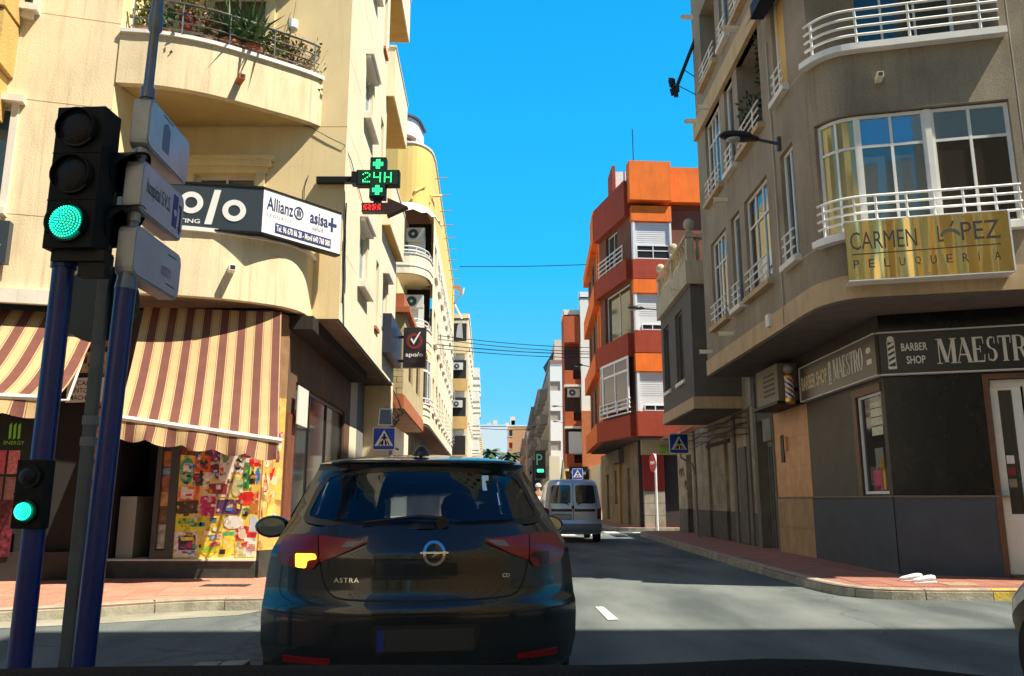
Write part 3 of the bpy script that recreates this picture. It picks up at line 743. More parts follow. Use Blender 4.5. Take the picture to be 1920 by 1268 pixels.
PC = dict(b1=(.03, .05, .25), o1=(.6, .22, .05), r2=(.55, .03, .03), w1=(.78, .78, .74), k1=(.03, .02, .02), r1=(.65, .02, .02), y1=(.85, .68, .02), y2=(.82, .60, .03), r3=(.7, .15, .05), n1=(.02, .03, .12), b2=(.1, .22, .6), y3=(.6, .5, .05), br=(.16, .05, .02), o2=(.5, .2, .04), v1=(.12, .05, .2), w2=(.7, .7, .66), g3=(.2, .3, .2), g1=(.05, .4, .2), o3=(.75, .12, .02), m1=(.12, .02, .05), k2=(.02, .05, .06), c1=(.72, .6, .4), m2=(.25, .03, .05), c2=(.55, .5, .25), g2=(.02, .25, .06), b3=(.05, .2, .6), k3=(.06, .04, .02), p1=(.5, .02, .15), v2=(.1, .04, .14), y4=(.65, .72, .02), l1=(.3, .5, .03), y5=(.85, .6, .05), b4=(.5, .6, .72))
fnp = lambda u, z, d=0: front.P(u, z, d)
for k, (x0, y0, x1, y1, c, s) in enumerate(PIC):
    (u0, z1), (u1, z0) = pp(x0, y0), pp(x1, y1)
    u1 = min(u1, front.L - .005); z1 = min(z1, 2.7); z0 = max(z0, .39)
    cx, cz, a, b = (u0 + u1) / 2, (z0 + z1) / 2, (u1 - u0) / 2, (z1 - z0) / 2
    if s == 'r': pts = [(u0 + rnd.uniform(0, .015), z0), (u1, z0 + rnd.uniform(0, .015)), (u1 - rnd.uniform(0, .015), z1), (u0, z1 - rnd.uniform(0, .02))]
    elif s == 'e' and a > .06 and k % 3: pts = [(cx - a, cz - b * .8), (cx + a * .9, cz - b), (cx + a, cz + b * .85), (cx + a * .1, cz + b), (cx - a * .92, cz + b * .9)]
    elif s == 'e': pts = [(x + rnd.uniform(-.008, .008), y + rnd.uniform(-.008, .008)) for x, y in circ(cx, cz, a, 12, b)]
    elif s == 's': pts = [(cx + (a if i % 2 == 0 else a * .45) * math.cos(R(90 + i * 36)), cz + (b if i % 2 == 0 else b * .45) * math.sin(R(90 + i * 36))) for i in range(10)]
    elif s == 'bottle': pts = [(u0, z0), (u1, z0), (u1, cz), (cx + a * .4, cz + b * .3), (cx + a * .35, z1), (cx - a * .35, z1), (cx - a * .4, cz + b * .3), (u0, cz)]
    else: pts = [(u0, z0), (u1 - a * .4, z0), (u1, z1), (u0, z1)]
    d1 = .006 + (k % 7) * .0012
    shape(panel, pts, fnp, printed('picture_' + c, PC[c]), .004, d1, name='product_picture')
for k in range(120):
    u0, z0 = rnd.uniform(.95, front.L - .12), rnd.uniform(.42, 2.6); w_, h_ = rnd.uniform(.025, .10), rnd.uniform(.015, .07); j = rnd.uniform(-.012, .012)
    c = rnd.choice(['w1', 'r1', 'y1', 'k1', 'n1', 'g1', 'r2', 'w2', 'y2', 'b3', 'br', 'p1', 'w1', 'c1'])
    shape(panel, [(u0, z0), (u0 + w_, z0 + j), (u0 + w_, z0 + h_ + j), (u0, z0 + h_)], fnp, MATS['picture_' + c], .012, .0155 + (k % 5) * .0008, name='label_picture')
red_t = mat('red_lettering', (.6, .05, .01), .5); wt = mat('white_lettering', (.85, .85, .85), .5, emit=0)
(a0, b0), (a1, b1) = pp(605, 395), pp(785, 330)
text(panel, 'noel', fnp, a0, a1, b0, b1, wt, d=.018, bold=.02)
(a0, b0), (a1, b1) = pp(1018, 345), pp(1113, 300)
text(panel, 'MAIZENA', fnp, a0, a1 - .005, b0, b1, red_t, d=.02, bold=.01)
(a0, b0), (a1, b1) = pp(1050, 1060), pp(1113, 1010)
text(panel, 'Tapa', fnp, a0, a1, b0, b1, red_t, d=.02)
(a0, b0), (a1, b1) = pp(740, 460), pp(915, 425)
text(panel, 'escamillas', fnp, a0, a1, b0, b1, mat('cream_letters', (.7, .68, .55), .5), d=.018)
cp = MB(); cant.box(cp, .02, cant.L - .02, .5, 2.7, .002, .012)
cpo = cp.build('picture_panel', printed('cant_panel_base', (.75, .42, .12), 9), LB)
for k in range(22):
    u0 = rnd.uniform(.04, .3); z0 = rnd.uniform(.55, 2.4); c = rnd.choice(['o2', 'y1', 'g2', 'p1', 'r1', 'w1', 'c1', 'y2', 'o1'])
    pts = [(u0 + rnd.uniform(0, .12) * (i in (1, 2)) + rnd.uniform(-.02, .02), z0 + (0, .02, .3, .26)[i] * rnd.uniform(.4, 1)) for i in range(4)]
    shape(cpo, [(max(.03, min(cant.L - .03, p[0])), p[1]) for p in pts], lambda u, z, d=0: cant.P(u, z, d), MATS.get('picture_' + c), .012, .014 + k * .0006, name='product_picture')
# counter inside the doorway
m = MB(); m.box(-5.66, -5.42, 11.95, 12.5, .36, 1.25); m.build('freezer_counter', mat('counter_grey', (.3, .33, .32), .4), LB)
# grocery pictures and street plate on the shaded wing
wi = lambda u, z, d=0: gwing.P(u, z, d)
gw = gwing.L
pl = shape(LB, [(gw - .62, 2.55), (gw - .15, 2.58), (gw - .15, 2.93), (gw - .62, 2.9)], wi, mat('street_plate', (.62, .64, .62), .4), .0, .025, name='street_name_plate')
for i, s in enumerate(('CALLE', 'ANTONIO', 'MACHADO')):
    text(pl, s, wi, gw - (.5 if i == 0 else .58), gw - (.25 if i == 0 else .19), 2.80 - i * .105, 2.87 - i * .105, black, d=.028, bold=.005)
em = shape(LB, [(gw - .6, 2.98), (gw - .15, 3.0), (gw - .15, 3.3), (gw - .6, 3.28)], wi, mat('emblem_tan', (.42, .33, .2), .6, var=.4, vscale=10), .0, .02, name='emblem_plaque')
ring(em, wi, gw - .33, 3.1, .035, .05, black, .02, .028, n=16)
shape(em, [(gw - .55, 3.12), (gw - .4, 3.12), (gw - .4, 3.22), (gw - .55, 3.22)], wi, mat('plaque_maroon', (.12, .03, .03), .6), .02, .027, name='emblem_block')
shape(LB, [(gw - .62, 3.32), (gw - .02, 3.4), (gw - .02, 3.65), (gw - .62, 3.55)], wi, mat('orange_sign_board', (.55, .13, .03), .5, var=.3), .0, .03, name='shop_board')
# drink posters
po = shape(LB, [(gw - 1.75, .75), (gw - .9, .75), (gw - .9, 2.55), (gw - 1.75, 2.55)], wi, mat('poster_black', (.012, .02, .015), .35), .005, .02, name='drinks_poster')
lime = mat('lime_ink', (.22, .7, .04), .5)
for r_ in range(2):
    cu = gw - 1.28
    for k in range(3):
        u = cu + k * .055
        shape(po, [(u, 2.02 + .32 * r_), (u + .03, 2.04 + .32 * r_), (u + .025, 2.25 + .32 * r_), (u - .005, 2.22 + .32 * r_)], wi, lime, .02, .025, name='claw_stripe')
text(po, 'ENERGY', wi, gw - 1.33, gw - 1.08, 1.95, 2.0, lime, d=.024)
for k, c in enumerate([(.55, .1, .14), (.6, .2, .22), (.25, .1, .11), (.3, .16, .16)]):
    u = gw - 1.42 + (k % 2) * .17; z = 1.55 - (k // 2) * .36
    shape(po, [(u, z), (u + .14, z), (u + .14, z + .32), (u, z + .32)], wi, mat('can%d' % k, c, .4, var=.4, vscale=25), .02, .03, name='drink_can_picture')
po2 = shape(LB, [(gw - 2.6, .45), (gw - 1.1, .45), (gw - 1.1, 1.2), (gw - 2.6, 1.2)], wi, mat('fruit_poster', (.12, .015, .03), .4, var=.9, vscale=18), .022, .034, name='fruit_poster')
text(po2, 'MAS', wi, gw - 1.85, gw - 1.28, .99, 1.13, mat('yellow_ink', (.8, .5, .03), .5), d=.038, bold=.02)
text(po2, 'S', wi, gw - 1.6, gw - 1.38, .68, .93, wt, d=.038, bold=.02)
m = MB()
for k in range(10):
    z = .7 + k * .26
    m.quad(wi(gw - .22, z, .012), wi(gw - .05, z + rnd.uniform(-.03, .03), .012), wi(gw - .05, z + .2, .012), wi(gw - .22, z + .24, .012))
m.build('flame_picture', mat('flame_print', (.55, .18, .03), .5, var=.8, vscale=12), LB)

# ================================================================ AWNINGS
aw_c = mat('awning_cream', (.52, .36, .18), .85, var=.08, vscale=5)
aw_m = mat('awning_maroon', (.16, .055, .04), .85, var=.15, vscale=5)
aw_l = mat('awning_line', (.22, .10, .08), .85)
def awning(tl, tr, fl_, fr_, n_per, label, phase=0, valance=.26, group=None):
    t = thing('awning', ((tl[0] + tr[0]) / 2, (tl[1] + tr[1]) / 2, tl[2]), label, 'awning')
    tl, tr, f0, f1 = map(Vector, (tl, tr, fl_, fr_))
    cols = []
    for k in range(n_per):
        for w, mi in ((.40, 0), (.03, 2), (.05, 0), (.44, 1), (.05, 0), (.03, 2)): cols.append((w, mi))
    tot = sum(w for w, _ in cols); acc = 0; m = MB(); v = MB()
    def pt(s, q):
        a = tl.lerp(tr, s); b = f0.lerp(f1, s); p = a.lerp(b, q)
        p.z -= .20 * math.sin(math.pi * q) ** 1.0 * (.6 + .4 * q) + .012 * math.sin(s * 9) * q
        return p
    NQ = 8
    for w, mi in cols:
        s0, s1 = acc / tot, (acc + w) / tot; acc += w
        for q in range(NQ):
            m.quad(pt(s0, q / NQ), pt(s1, q / NQ), pt(s1, (q + 1) / NQ), pt(s0, (q + 1) / NQ), mi)
        for j in range(3):
            a, b = s0 + (s1 - s0) * j / 3, s0 + (s1 - s0) * (j + 1) / 3
            def vp(s, q):
                p = f0.lerp(f1, s); sc = valance * (.78 + .22 * abs(math.sin(s * math.pi * n_per * .62)))
                p = p + Vector((0, -.02 + .05 * math.sin(s * 21) * q - .05 * q, -.05 - sc * q)); return p
            for q in range(3): v.quad(vp(a, q / 3), vp(b, q / 3), vp(b, (q + 1) / 3), vp(a, (q + 1) / 3), mi)
    m.build('canopy', [aw_c, aw_m, aw_l], t, fix=False, smooth=False)
    v.build('valance', [aw_c, aw_m, aw_l], t, fix=False)
    b = MB(); d = (f1 - f0).normalized(); b.tube([f0 - d * .04 + Vector((0, -.01, -.02)), f1 + d * .04 + Vector((0, -.01, -.02))], .038, 8); b.build('front_bar', white_tr, t)
    for s in (0.03, .97):
        a = MB(); a.tube([pt(s, 0) + Vector((0, .05, -.12)), pt(s, .6) + Vector((0, .1, -.35)), pt(s, 1) + Vector((0, .02, -.03))], .018, 6); a.build('arm', white_tr, t)
    return t
awning((-5.36, 11.5, 3.96), (-3.45, 11.84, 3.96), (-5.07, 10.4, 2.26), (-3.12, 10.92, 2.0), 8, 'maroon and cream striped shop awning with a scalloped edge over the grocery door')
awning((-9.6, 10.5, 3.84), (-5.95, 11.5, 3.84), (-9.2, 8.75, 2.48), (-5.5, 9.75, 2.42), 13, 'striped awning over the drinks posters, cut off by the edge of the photo', valance=.22)
# awning cover sides: small triangular canvas at the street end
# ================================================================ SIGNS ON THE CREAM BLOCK
sgn = thing('shop_sign', (-4.5, 11.1, 5.0), 'dark slate and white insurance sign board running round the curved balcony', 'sign')
slate = mat('slate_sign', (.035, .05, .065), .4)
b1 = Path([(-5.78, 10.9), (-3.65, 11.28)]); b2 = Path([(-3.65, 11.28), (-2.74, 12.38)])
Z0, Z1 = 5.03, 5.70
m = MB(); b1.box(m, 0, b1.L, Z0, Z1, -.12, 0); m.build('dark_panel', slate, sgn)
m = MB(); b1.box(m, 0, b1.L, Z1, Z1 + .03, -.13, .012); b1.box(m, 0, b1.L, Z0 - .03, Z0, -.13, .012); b2.box(m, 0, b2.L, Z1 + .0, Z1 + .025, -.12, .012); b2.box(m, 0, b2.L, Z0 - .03, Z0, -.12, .012); m.build('edge_trim', black, sgn)
m = MB(); b2.box(m, 0, b2.L, Z0, Z1, -.12, 0); m.build('white_panel', mat('sign_white', (.84, .85, .86), .45), sgn)
f1 = lambda u, z, d=0: b1.P(u, z, d); f2 = lambda u, z, d=0: b2.P(u, z, d)
L1 = b1.L
navy = mat('navy_ink', (.02, .035, .16), .5)
text(sgn, 'a', f1, L1 - 1.93, L1 - 1.63, Z0 + .24, Z0 + .57, wt, bold=.035)
m = MB()
# bold lower case letters p, o, slanted l, o
ring(sgn, f1, L1 - 1.40, Z0 + .40, .085, .165, wt, .001, .008, name='lettering')
m.add([f1(L1 - 1.575, Z0 + .12, .001), f1(L1 - 1.49, Z0 + .12, .001), f1(L1 - 1.49, Z0 + .56, .001), f1(L1 - 1.575, Z0 + .56, .001), f1(L1 - 1.575, Z0 + .12, .008), f1(L1 - 1.49, Z0 + .12, .008), f1(L1 - 1.49, Z0 + .56, .008), f1(L1 - 1.575, Z0 + .56, .008)], [(4, 5, 6, 7), (0, 1, 5, 4), (1, 2, 6, 5), (2, 3, 7, 6), (3, 0, 4, 7)])
m.build('lettering', wt, sgn)
ring(sgn, f1, L1 - 1.0, Z0 + .385, .085, .165, wt, .001, .008, name='lettering')
shape(sgn, [(L1 - .80, Z0 + .07), (L1 - .70, Z0 + .07), (L1 - .60, Z0 + .60), (L1 - .69, Z0 + .60)], f1, wt, .001, .008, name='lettering')
ring(sgn, f1, L1 - .40, Z0 + .30, .085, .165, wt, .001, .008, name='lettering')
text(sgn, 'CONSULTING', f1, L1 - 1.62, L1 - .86, Z0 + .075, Z0 + .14, wt, bold=.015)
shape(sgn, [(.0, Z0 - .012), (.42, Z0 - .012), (.42, Z0 + .045), (.0, Z0 + .045)], f1, mat('red_stripe', (.7, .02, .03), .5), .013, .02, name='red_strip')
text(sgn, 'Allianz', f2, .06, .52, Z0 + .37, Z0 + .575, navy, bold=.012)
ring(sgn, f2, .62, Z0 + .46, .068, .085, navy, .001, .008, ry=1.2)
for k in range(3): shape(sgn, [(.585 + k * .028, Z0 + .41), (.602 + k * .028, Z0 + .41), (.602 + k * .028, Z0 + (.50 if k != 1 else .53)), (.585 + k * .028, Z0 + (.50 if k != 1 else .53))], f2, navy, .001, .008, name='emblem_bar')
text(sgn, 'S E G U R O S', f2, .06, .50, Z0 + .27, Z0 + .32, mat('grey_ink', (.25, .27, .3), .5))
text(sgn, 'asisa', f2, .83, 1.17, Z0 + .37, Z0 + .56, navy, bold=.02)
text(sgn, 'salud', f2, .88, 1.08, Z0 + .27, Z0 + .34, MATS['grey_ink'])
shape(sgn, [(1.23, Z0 + .33), (1.27, Z0 + .33), (1.27, Z0 + .42), (1.34, Z0 + .42), (1.34, Z0 + .47), (1.27, Z0 + .47), (1.27, Z0 + .56), (1.23, Z0 + .56), (1.23, Z0 + .47), (1.18, Z0 + .47), (1.18, Z0 + .42), (1.23, Z0 + .42)], f2, navy, .001, .008, name='cross_emblem')
shape(sgn, [(.22, Z0 + .05), (1.24, Z0 + .05), (1.24, Z0 + .2), (.22, Z0 + .2)], f2, navy, .001, .006, name='phone_strip')
text(sgn, 'Tel. 96 670 86 28 - Movil 640 768 080', f2, .24, 1.22, Z0 + .075, Z0 + .175, wt, d=.009, bold=.02)
for u in (.3, 1.0, 1.7):
    m = MB(); b1.box(m, u, u + .05, Z0 + .2, Z0 + .26, -.45, -.12); m.build('bracket', steel, sgn)
s2 = thing('hanging_sign', (-7.2, 10.5, 4.5), 'slate sign box with a white letter E at the picture edge above the awning', 'sign')
hw = Path([(-8.6, 10.28), (-6.93, 10.66)]); fh = lambda u, z, d=0: hw.P(u, z, d)
m = MB(); hw.box(m, 0, hw.L, 4.38, 4.98, -.14, 0); m.build('box', slate, s2)
text(s2, 'E', fh, hw.L - .19, hw.L - .08, 4.46, 4.64, wt)

# pharmacy cross
ph = thing('pharmacy_sign', (-2.2, 12.45, 5.7), 'black pharmacy cross with green LED 24H above a red LED arrow', 'sign')
cw = Path([(-2.54, 12.45), (-1.84, 12.45)]); fc = lambda u, z, d=0: cw.P(u, z, d)
cx, cz = .35, 6.36; a, b = .35, .13
cross = [(cx - b, cz - a), (cx + b, cz - a), (cx + b, cz - b), (cx + a, cz - b), (cx + a, cz + b), (cx + b, cz + b), (cx + b, cz + a), (cx - b, cz + a), (cx - b, cz + b), (cx - a, cz + b), (cx - a, cz - b), (cx - b, cz - b)]
shape(ph, cross, fc, black_sat, -.16, 0, name='cross_case')
s_ = .93
crs2 = [(cx + (x - cx) * s_, cz + (z - cz) * s_) for x, z in cross]
shape(ph, crs2, fc, mat('led_field', (.004, .03, .02), .4), .0, .006, name='led_field')
px = MB()
def dot(x, z, r=.0085): px.add([fc(x - r, z - r, .009), fc(x + r, z - r, .009), fc(x + r, z + r, .009), fc(x - r, z + r, .009)], [(0, 1, 2, 3)])
G = {'2': ['0110', '1001', '0001', '0010', '0100', '1000', '1111'], '4': ['1001', '1001', '1001', '1111', '0001', '0001', '0001'], 'H': ['1001', '1001', '1001', '1111', '1001', '1001', '1001']}
for i, ch in enumerate('24H'):
    for r_, row in enumerate(G[ch]):
        for c_, v in enumerate(row):
            if v == '1': dot(cx - .235 + i * .175 + c_ * .034, cz + .075 - r_ * .0255)
for oz in (.23, -.22):
    for i in range(-3, 4):
        for j in range(-3, 4):
            if abs(i) <= 1 or abs(j) <= 1: dot(cx + i * .024, cz + oz + j * .024, .008)
px.build('led_pixels', green_px, ph, fix=False)
zz = 5.84
ar = [(-.245 + cx, zz - .065), (cx + .17, zz - .065), (cx + .17, zz - .14), (cx + .5, zz + .02), (cx + .17, zz + .17), (cx + .17, zz + .085), (cx - .245, zz + .085)]
shape(ph, ar, fc, mat('arrow_case', (.03, .008, .008), .5), -.14, 0, name='arrow_case')
px = MB()
for ch in range(4):
    for i in range(3):
        for j in range(5):
            if (i + j * 2 + ch) % 3: dot(cx - .21 + ch * .075 + i * .02, zz + .05 - j * .021, .007)
px.build('led_pixels', red_px, ph, fix=False)
m = MB(); m.box(cw.P(.29, 0).x, cw.P(.41, 0).x, 12.47, 12.58, 5.9, 6.05); m.build('bracket', black, ph); m = MB(); m.box(-2.62, -2.54, 12.44, 12.62, 6.26, 6.46); m.build('bracket', black, ph); m = MB(); m.box(-3.2, -2.62, 12.48, 12.58, 6.29, 6.39); m.build('bracket', black, ph)
# vertical sign further along the block
vs = thing('projecting_sign', (-2.4, 19.5, 4.4), 'dark upright sign with a white tick in a red ring, beyond the pharmacy cross', 'sign')
vw = Path([(-2.66, 19.5), (-2.11, 19.5)]); fv = lambda u, z, d=0: vw.P(u, z, d)
m = MB(); vw.box(m, 0, vw.L, 4.36, 5.36, -.14, 0); m.build('box', mat('sign_black', (.018, .018, .022), .4), vs)
ring(vs, fv, .27, 5.02, .13, .2, mat('dull_red', (.22, .02, .03), .5), .001, .006)
shape(vs, [(.17, 5.06), (.2, 5.1), (.25, 5.02), (.40, 5.26), (.42, 5.24), (.255, 4.93)], fv, wt, .008, .014, name='tick')
text(vs, 'apo/o', fv, .06, .49, 4.60, 4.74, wt, bold=.02); text(vs, 'CONSULTING', fv, .07, .48, 4.49, 4.53, MATS['dull_red'])
m = MB(); m.box(-2.98, -2.66, 19.53, 19.6, 5.1, 5.16); m.build('bracket', black, vs); m = MB(); m.box(-2.98, -2.66, 19.53, 19.6, 4.5, 4.56); m.build('bracket', black, vs)
ds = thing('wall_sign', (-2.9, 18.5, 4.4), 'dark blue box sign lying flat on the shaded street wall under the bays', 'sign')
m = MB(); side.box(m, 5.3, 7.6, 4.45, 5.35, 0.0, .2); m.build('box', mat('navy_box', (.015, .022, .05), .4), ds)

# ---- far-left neighbour with textured yellow bay
NB = thing('apartment_building', (-9, 9, 0), 'strong yellow roughcast bay of the house at the photo edge above the awning', 'building')
nb = mat('yellow_roughcast', (.62, .42, .14), .95, var=.12, bump=1.0, bscale=30)
q = [tuple(W(33, 60, Y=10.55).xy)]
MB().prism([(-8.7, 9.75), (-7.12, 10.25), (-7.22, 10.8), (-8.8, 10.4)], 8.02, 12).build('bay_wall', nb, NB)
MB().prism([(-8.7, 9.78), (-7.14, 10.28), (-7.24, 10.8), (-8.8, 10.4)], 7.2, 7.98).build('bay_panel', nb, NB)
MB().prism([(-8.6, 9.95), (-7.24, 10.42), (-7.3, 10.8), (-8.7, 10.4)], 6.5, 7.17).build('bay_base', nb, NB)
# ================================================================ BROWN-GREY CORNER BUILDING (barber shop below)
RB = thing('apartment_building', (7, 14, 0), 'brown-grey rendered apartment block with a rounded corner above a dark barber shop', 'building')
arc = catmull([(4.6, 13.0), (4.6, 12.35), (4.66, 11.82), (4.95, 11.36), (5.72, 11.14), (7.08, 10.83)], 6)
rp_pts = [(4.6, 18.8)] + arc + [(9.5, 10.25), (13, 9.4)]
rp = Path(rp_pts, smooth=True)
UA = lambda y: 18.8 - y      # along the straight street side
uc0, uc1 = rp.u_at(4.68, 11.72), rp.u_at(7.17, 10.80)
TOPR = 17.0
F0, FH = 4.05, 2.93
sill = [5.03, 7.98, 10.93, 13.88]
ops = []
for i, z in enumerate(sill):
    h = 1.95
    ops.append((UA(18.0), UA(16.65), z, z + h, .16 if i in (0, 1) else 1.1, i not in (0, 1)))
    ops.append((UA(16.25), UA(15.6), z, z + h, .16))
    ops.append((UA(15.25), UA(13.8), z, z + h, .16 if i in (0, 2) else 1.1, i not in (0, 2)))
    ops.append((UA(13.05), UA(12.42), z, z + h, .16))
    ops.append((uc0, uc1, z - .02, z + (1.86 if i == 0 else 2.0), .2 if i in (0,) else 1.0, i != 0))
m = MB()
rp.facade(m, 4.38, TOPR, ops)
m.build('street_wall', brown_r, RB)
# pale band under the first floor, second band under the third floor with its chamfer
m = MB(); rp.box(m, 0, rp.L, 4.05, 4.4, -.1, .03); m.build('lower_band', brown_c, RB)
m = MB(); rp.box(m, 0, UA(12.9), 9.93, 10.38, -.1, .09); m.build('upper_band', brown_c, RB)
poly = [tuple(rp.P(min(c, rp.L - 1e-6), 0, -.005).xy) for c in rp.c]
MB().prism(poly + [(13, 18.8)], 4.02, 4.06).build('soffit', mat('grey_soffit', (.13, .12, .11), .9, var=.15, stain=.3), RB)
MB().prism(poly + [(13, 18.8)], TOPR - .2, TOPR).build('roof', terra, RB)
MB().prism([(4.62, 18.8), (4.62, 18.6), (13, 18.6), (13, 18.8)], 4.05, TOPR).build('party_wall', brown_r, RB)
MB().prism([(13, 9.4), (13.2, 9.4), (13.2, 18.8), (13, 18.8)], 0, TOPR).build('rear_wall', brown_r, RB)
# vertical groove by the curved bay
m = MB(); rp.box(m, uc1 + .12, uc1 + .135, 4.42, TOPR, 0, .004); rp.box(m, UA(13.32), UA(13.32) + .03, 4.1, 9.3, .002, .03); m.build('downpipe', mat('pale_cable', (.4, .36, .3), .7), RB)
m = MB()
for z in (4.95 + .0, 7.9): rp.box(m, UA(13.3), uc0 - .02, z - .01, z + .01, 0, .003)
m.build('render_joint', brown_c, RB)

def bars(path, u0, u1, z0, n, dz, d, parent, npost=2, r=.017, m=None, posts=None):
    mb = MB()
    for k in range(n): path.rail(mb, u0, u1, z0 + k * dz, d, r)
    for u in (posts or [u0 + (u1 - u0) * (k + .5) / npost for k in range(npost)]): mb.tube([path.P(u, z0 - .12, d), path.P(u, z0 + (n - 1) * dz, d)], r, 6)
    return mb.build('window_railing', m or white_m, parent)
def sillbox(path, u0, u1, z, parent, m=None, d=.12):
    s = MB(); path.box(s, u0, u1, z - .1, z, 0, d); path.box(s, u0 + .03, u1 - .03, z, z + .03, 0.0, d - .05); s.build('window_sill', m or white_tr, parent)
for i, z in enumerate(sill):
    h = 1.95
    A = (UA(18.0), UA(16.65)); B = (UA(16.25), UA(15.6)); C = (UA(15.25), UA(13.8)); D = (UA(13.05), UA(12.42))
    for j, (a, b) in enumerate((A, B, C, D)):
        sillbox(rp, a - .06, b + .06, z, RB, brown_c if j in (0, 2) else white_tr)
        bars(rp, a + .02, b - .02, z + .16, 3, .15, .07, RB)
        recess = (j == 0 and i not in (0, 1)) or (j == 2 and i not in (0, 2))
        if recess:
            window(rp, RB, a + .2, b - .35, z, z + 1.85, d=-1.07, cols=2, fm=white_m, gm=glass_d)
        elif j == 3 and i == 1:
            window(rp, RB, a, b, z, z + h, d=-.12, cols=1, fm=white_m, gm=curtain_y)
        elif j in (0, 2):
            window(rp, RB, a, b, z, z + h, d=-.12, cols=[0, .27, .5, .75, 1] if j == 0 else 3, rows=(1.35, .55), fm=white_m, gms=[glass_d, glass, glass_b] if j == 2 else [glass_d, glass])
        else:
            window(rp, RB, a, b, z, z + h, d=-.12, cols=2 if j == 3 else 1, rows=(1.0,), fm=white_m, gms=[glass, glass_b])
    # curved bay: three windows between pillars
    sillbox(rp, uc0 - .06, uc1 + .05, z - .02, RB, white_m, .15)
    L = uc1 - uc0
    if i == 0:
        gy = mat('blind_glass', (.36, .32, .16), .08, metal=.3); gbr = mat('brown_reflecting_glass', (.045, .035, .03), .03, metal=.35, spec=.9); gp = mat('pale_reflecting_glass', (.14, .18, .19), .04, metal=.5)
        b_ = [0, .25, .62, 1.0]
        for k in range(3):
            u0, u1 = uc0 + L * b_[k] + .0, uc0 + L * b_[k + 1] - ((.0, .07, 0)[k])
            window(rp, RB, u0, u1, z, z + 1.84, d=-.12, cols=2, rows=(1.28, .44), fm=white_m, gms=[[gy, gy, gy, gy], [gp, gp, glass_b, glass_b], [gbr, gbr, glass_b, glass_b]][k], fw=.05, mw=.04)
            if k == 1:
                q = MB(); rp.box(q, u1 - .005, uc0 + L * b_[k + 1] + .005, z, z + 1.84, -.15, -.05); q.build('bay_mullion', white_m, RB)
        bars(rp, uc0 + .03, uc1 - .02, z + .14, 4, .125, .09, RB, r=.019, posts=[uc0 + L * f for f in (.05, .2, .3, .45, .58, .72, .87, .98)])
        # ceiling lamps glimpsed indoors
    else:
        window(rp, RB, uc0 + .3, uc1 - .3, z, z + 1.95, d=-.97, cols=4, fm=alu, gm=glass_d)
        bars(rp, uc0 + .03, uc1 - .02, z + .14, 4, .14, .09, RB, r=.02, posts=[uc0 + L * f for f in (.06, .28, .55, .9)])
for (u, z, Ls) in ((UA(16.4), 7.45, .3), (UA(16.5), 4.55, .32), (UA(18.3), 4.5, .3), (UA(17.2), 10.0, .35), (UA(14.9), 10.55, .35), (UA(18.5), 10.3, .35), (rp.u_at(5.5, 11.2), 7.35, .2), (UA(18.6), 13.2, .3)):
    spout(RB, rp, u, z, Ls, cream_w)
# small junction box on the band
m = MB(); rp.box(m, UA(14.1), UA(13.92), 4.2, 4.42, .03, .09); m.build('cable_box', white_tr, RB)
# blue awning and folded sheet at the picture top
t = thing('awning', tuple(rp.P(UA(12.8), 10.2, .3)), 'dark blue window awning rolled half out above the yellow blind', 'awning')
m = MB(); rp.box(m, UA(13.25), UA(12.3), 9.72, 10.0, .05, .28); m.build('roll', mat('navy_canvas', (.01, .02, .06), .8, var=.2), t)
m = MB(); m.add([rp.P(UA(13.25), 9.74, .28), rp.P(UA(12.3), 9.74, .28), rp.P(UA(12.3), 9.5, .42), rp.P(UA(13.25), 9.5, .42)], [(0, 1, 2, 3)]); m.build('valance', mat('blue_white_canvas', (.2, .25, .35), .8, var=.5, vscale=14), t, fix=False)
# awning on long arms at the far end, dark against the sky
t = thing('folding_awning', (4.4, 18.75, 11.3), 'dark folded awning on long arms sticking out against the sky', 'awning')
a0, a1 = W(1308, 62, Y=18.6), W(1270, 160, Y=18.9)
m = MB(); m.tube([a0, a1], .05, 6); m.build('folded_canvas', mat('dark_canvas', (.02, .02, .025), .8), t)
m = MB(); m.tube([a1, W(1305, 178, Y=18.7)], .012, 5); m.tube([W(1284, 132, Y=18.85), W(1305, 146, Y=18.7)], .012, 5); m.build('arm', MATS['dark_canvas'], t)
m = MB()
for k in range(7):
    p = a1 + Vector((rnd.uniform(-.1, .08), 0, rnd.uniform(-.15, .3))); m.add([p, p + Vector((-.13, .04, .02)), p + Vector((-.1, 0, -.2)), p + Vector((.02, .05, -.16))], [(0, 1, 2, 3)])
m.build('torn_edge', MATS['dark_canvas'], t, fix=False)
# hanging plants in the loggia
def leaf_clump(mb, c, r, n, L=.09, rng=rnd, mi=0, up=.3, w=.3):
    for _ in range(n):
        v = Vector((rng.gauss(0, 1), rng.gauss(0, 1), rng.gauss(0, 1))).normalized()
        p = Vector(c) + Vector((v.x * r[0], v.y * r[1], v.z * r[2])) * rng.random() ** .4
        d = (v + Vector((0, 0, up))).normalized() * L * rng.uniform(.6, 1.3)
        s = d.cross(Vector((rng.gauss(0, 1), rng.gauss(0, 1), rng.gauss(0, 1)))).normalized() * L * w
        mb.add([p, p + d * .5 + s, p + d, p + d * .5 - s], [(0, 1, 2, 3)], mi)
cpl = thing('climbing_plant', tuple(rp.P(UA(14.4), 8.0, -.1)), 'dark creeper trailing in the loggia above the wall-mounted street lamp', 'plant'); dl_ = mat('dark_leaf', (.025, .05, .018), .6, var=.4, vscale=20)
pm = MB()
for k in range(9): leaf_clump(pm, rp.P(UA(13.98), 8.9 + k * .11, -.12), (.09, .09, .1), 26)
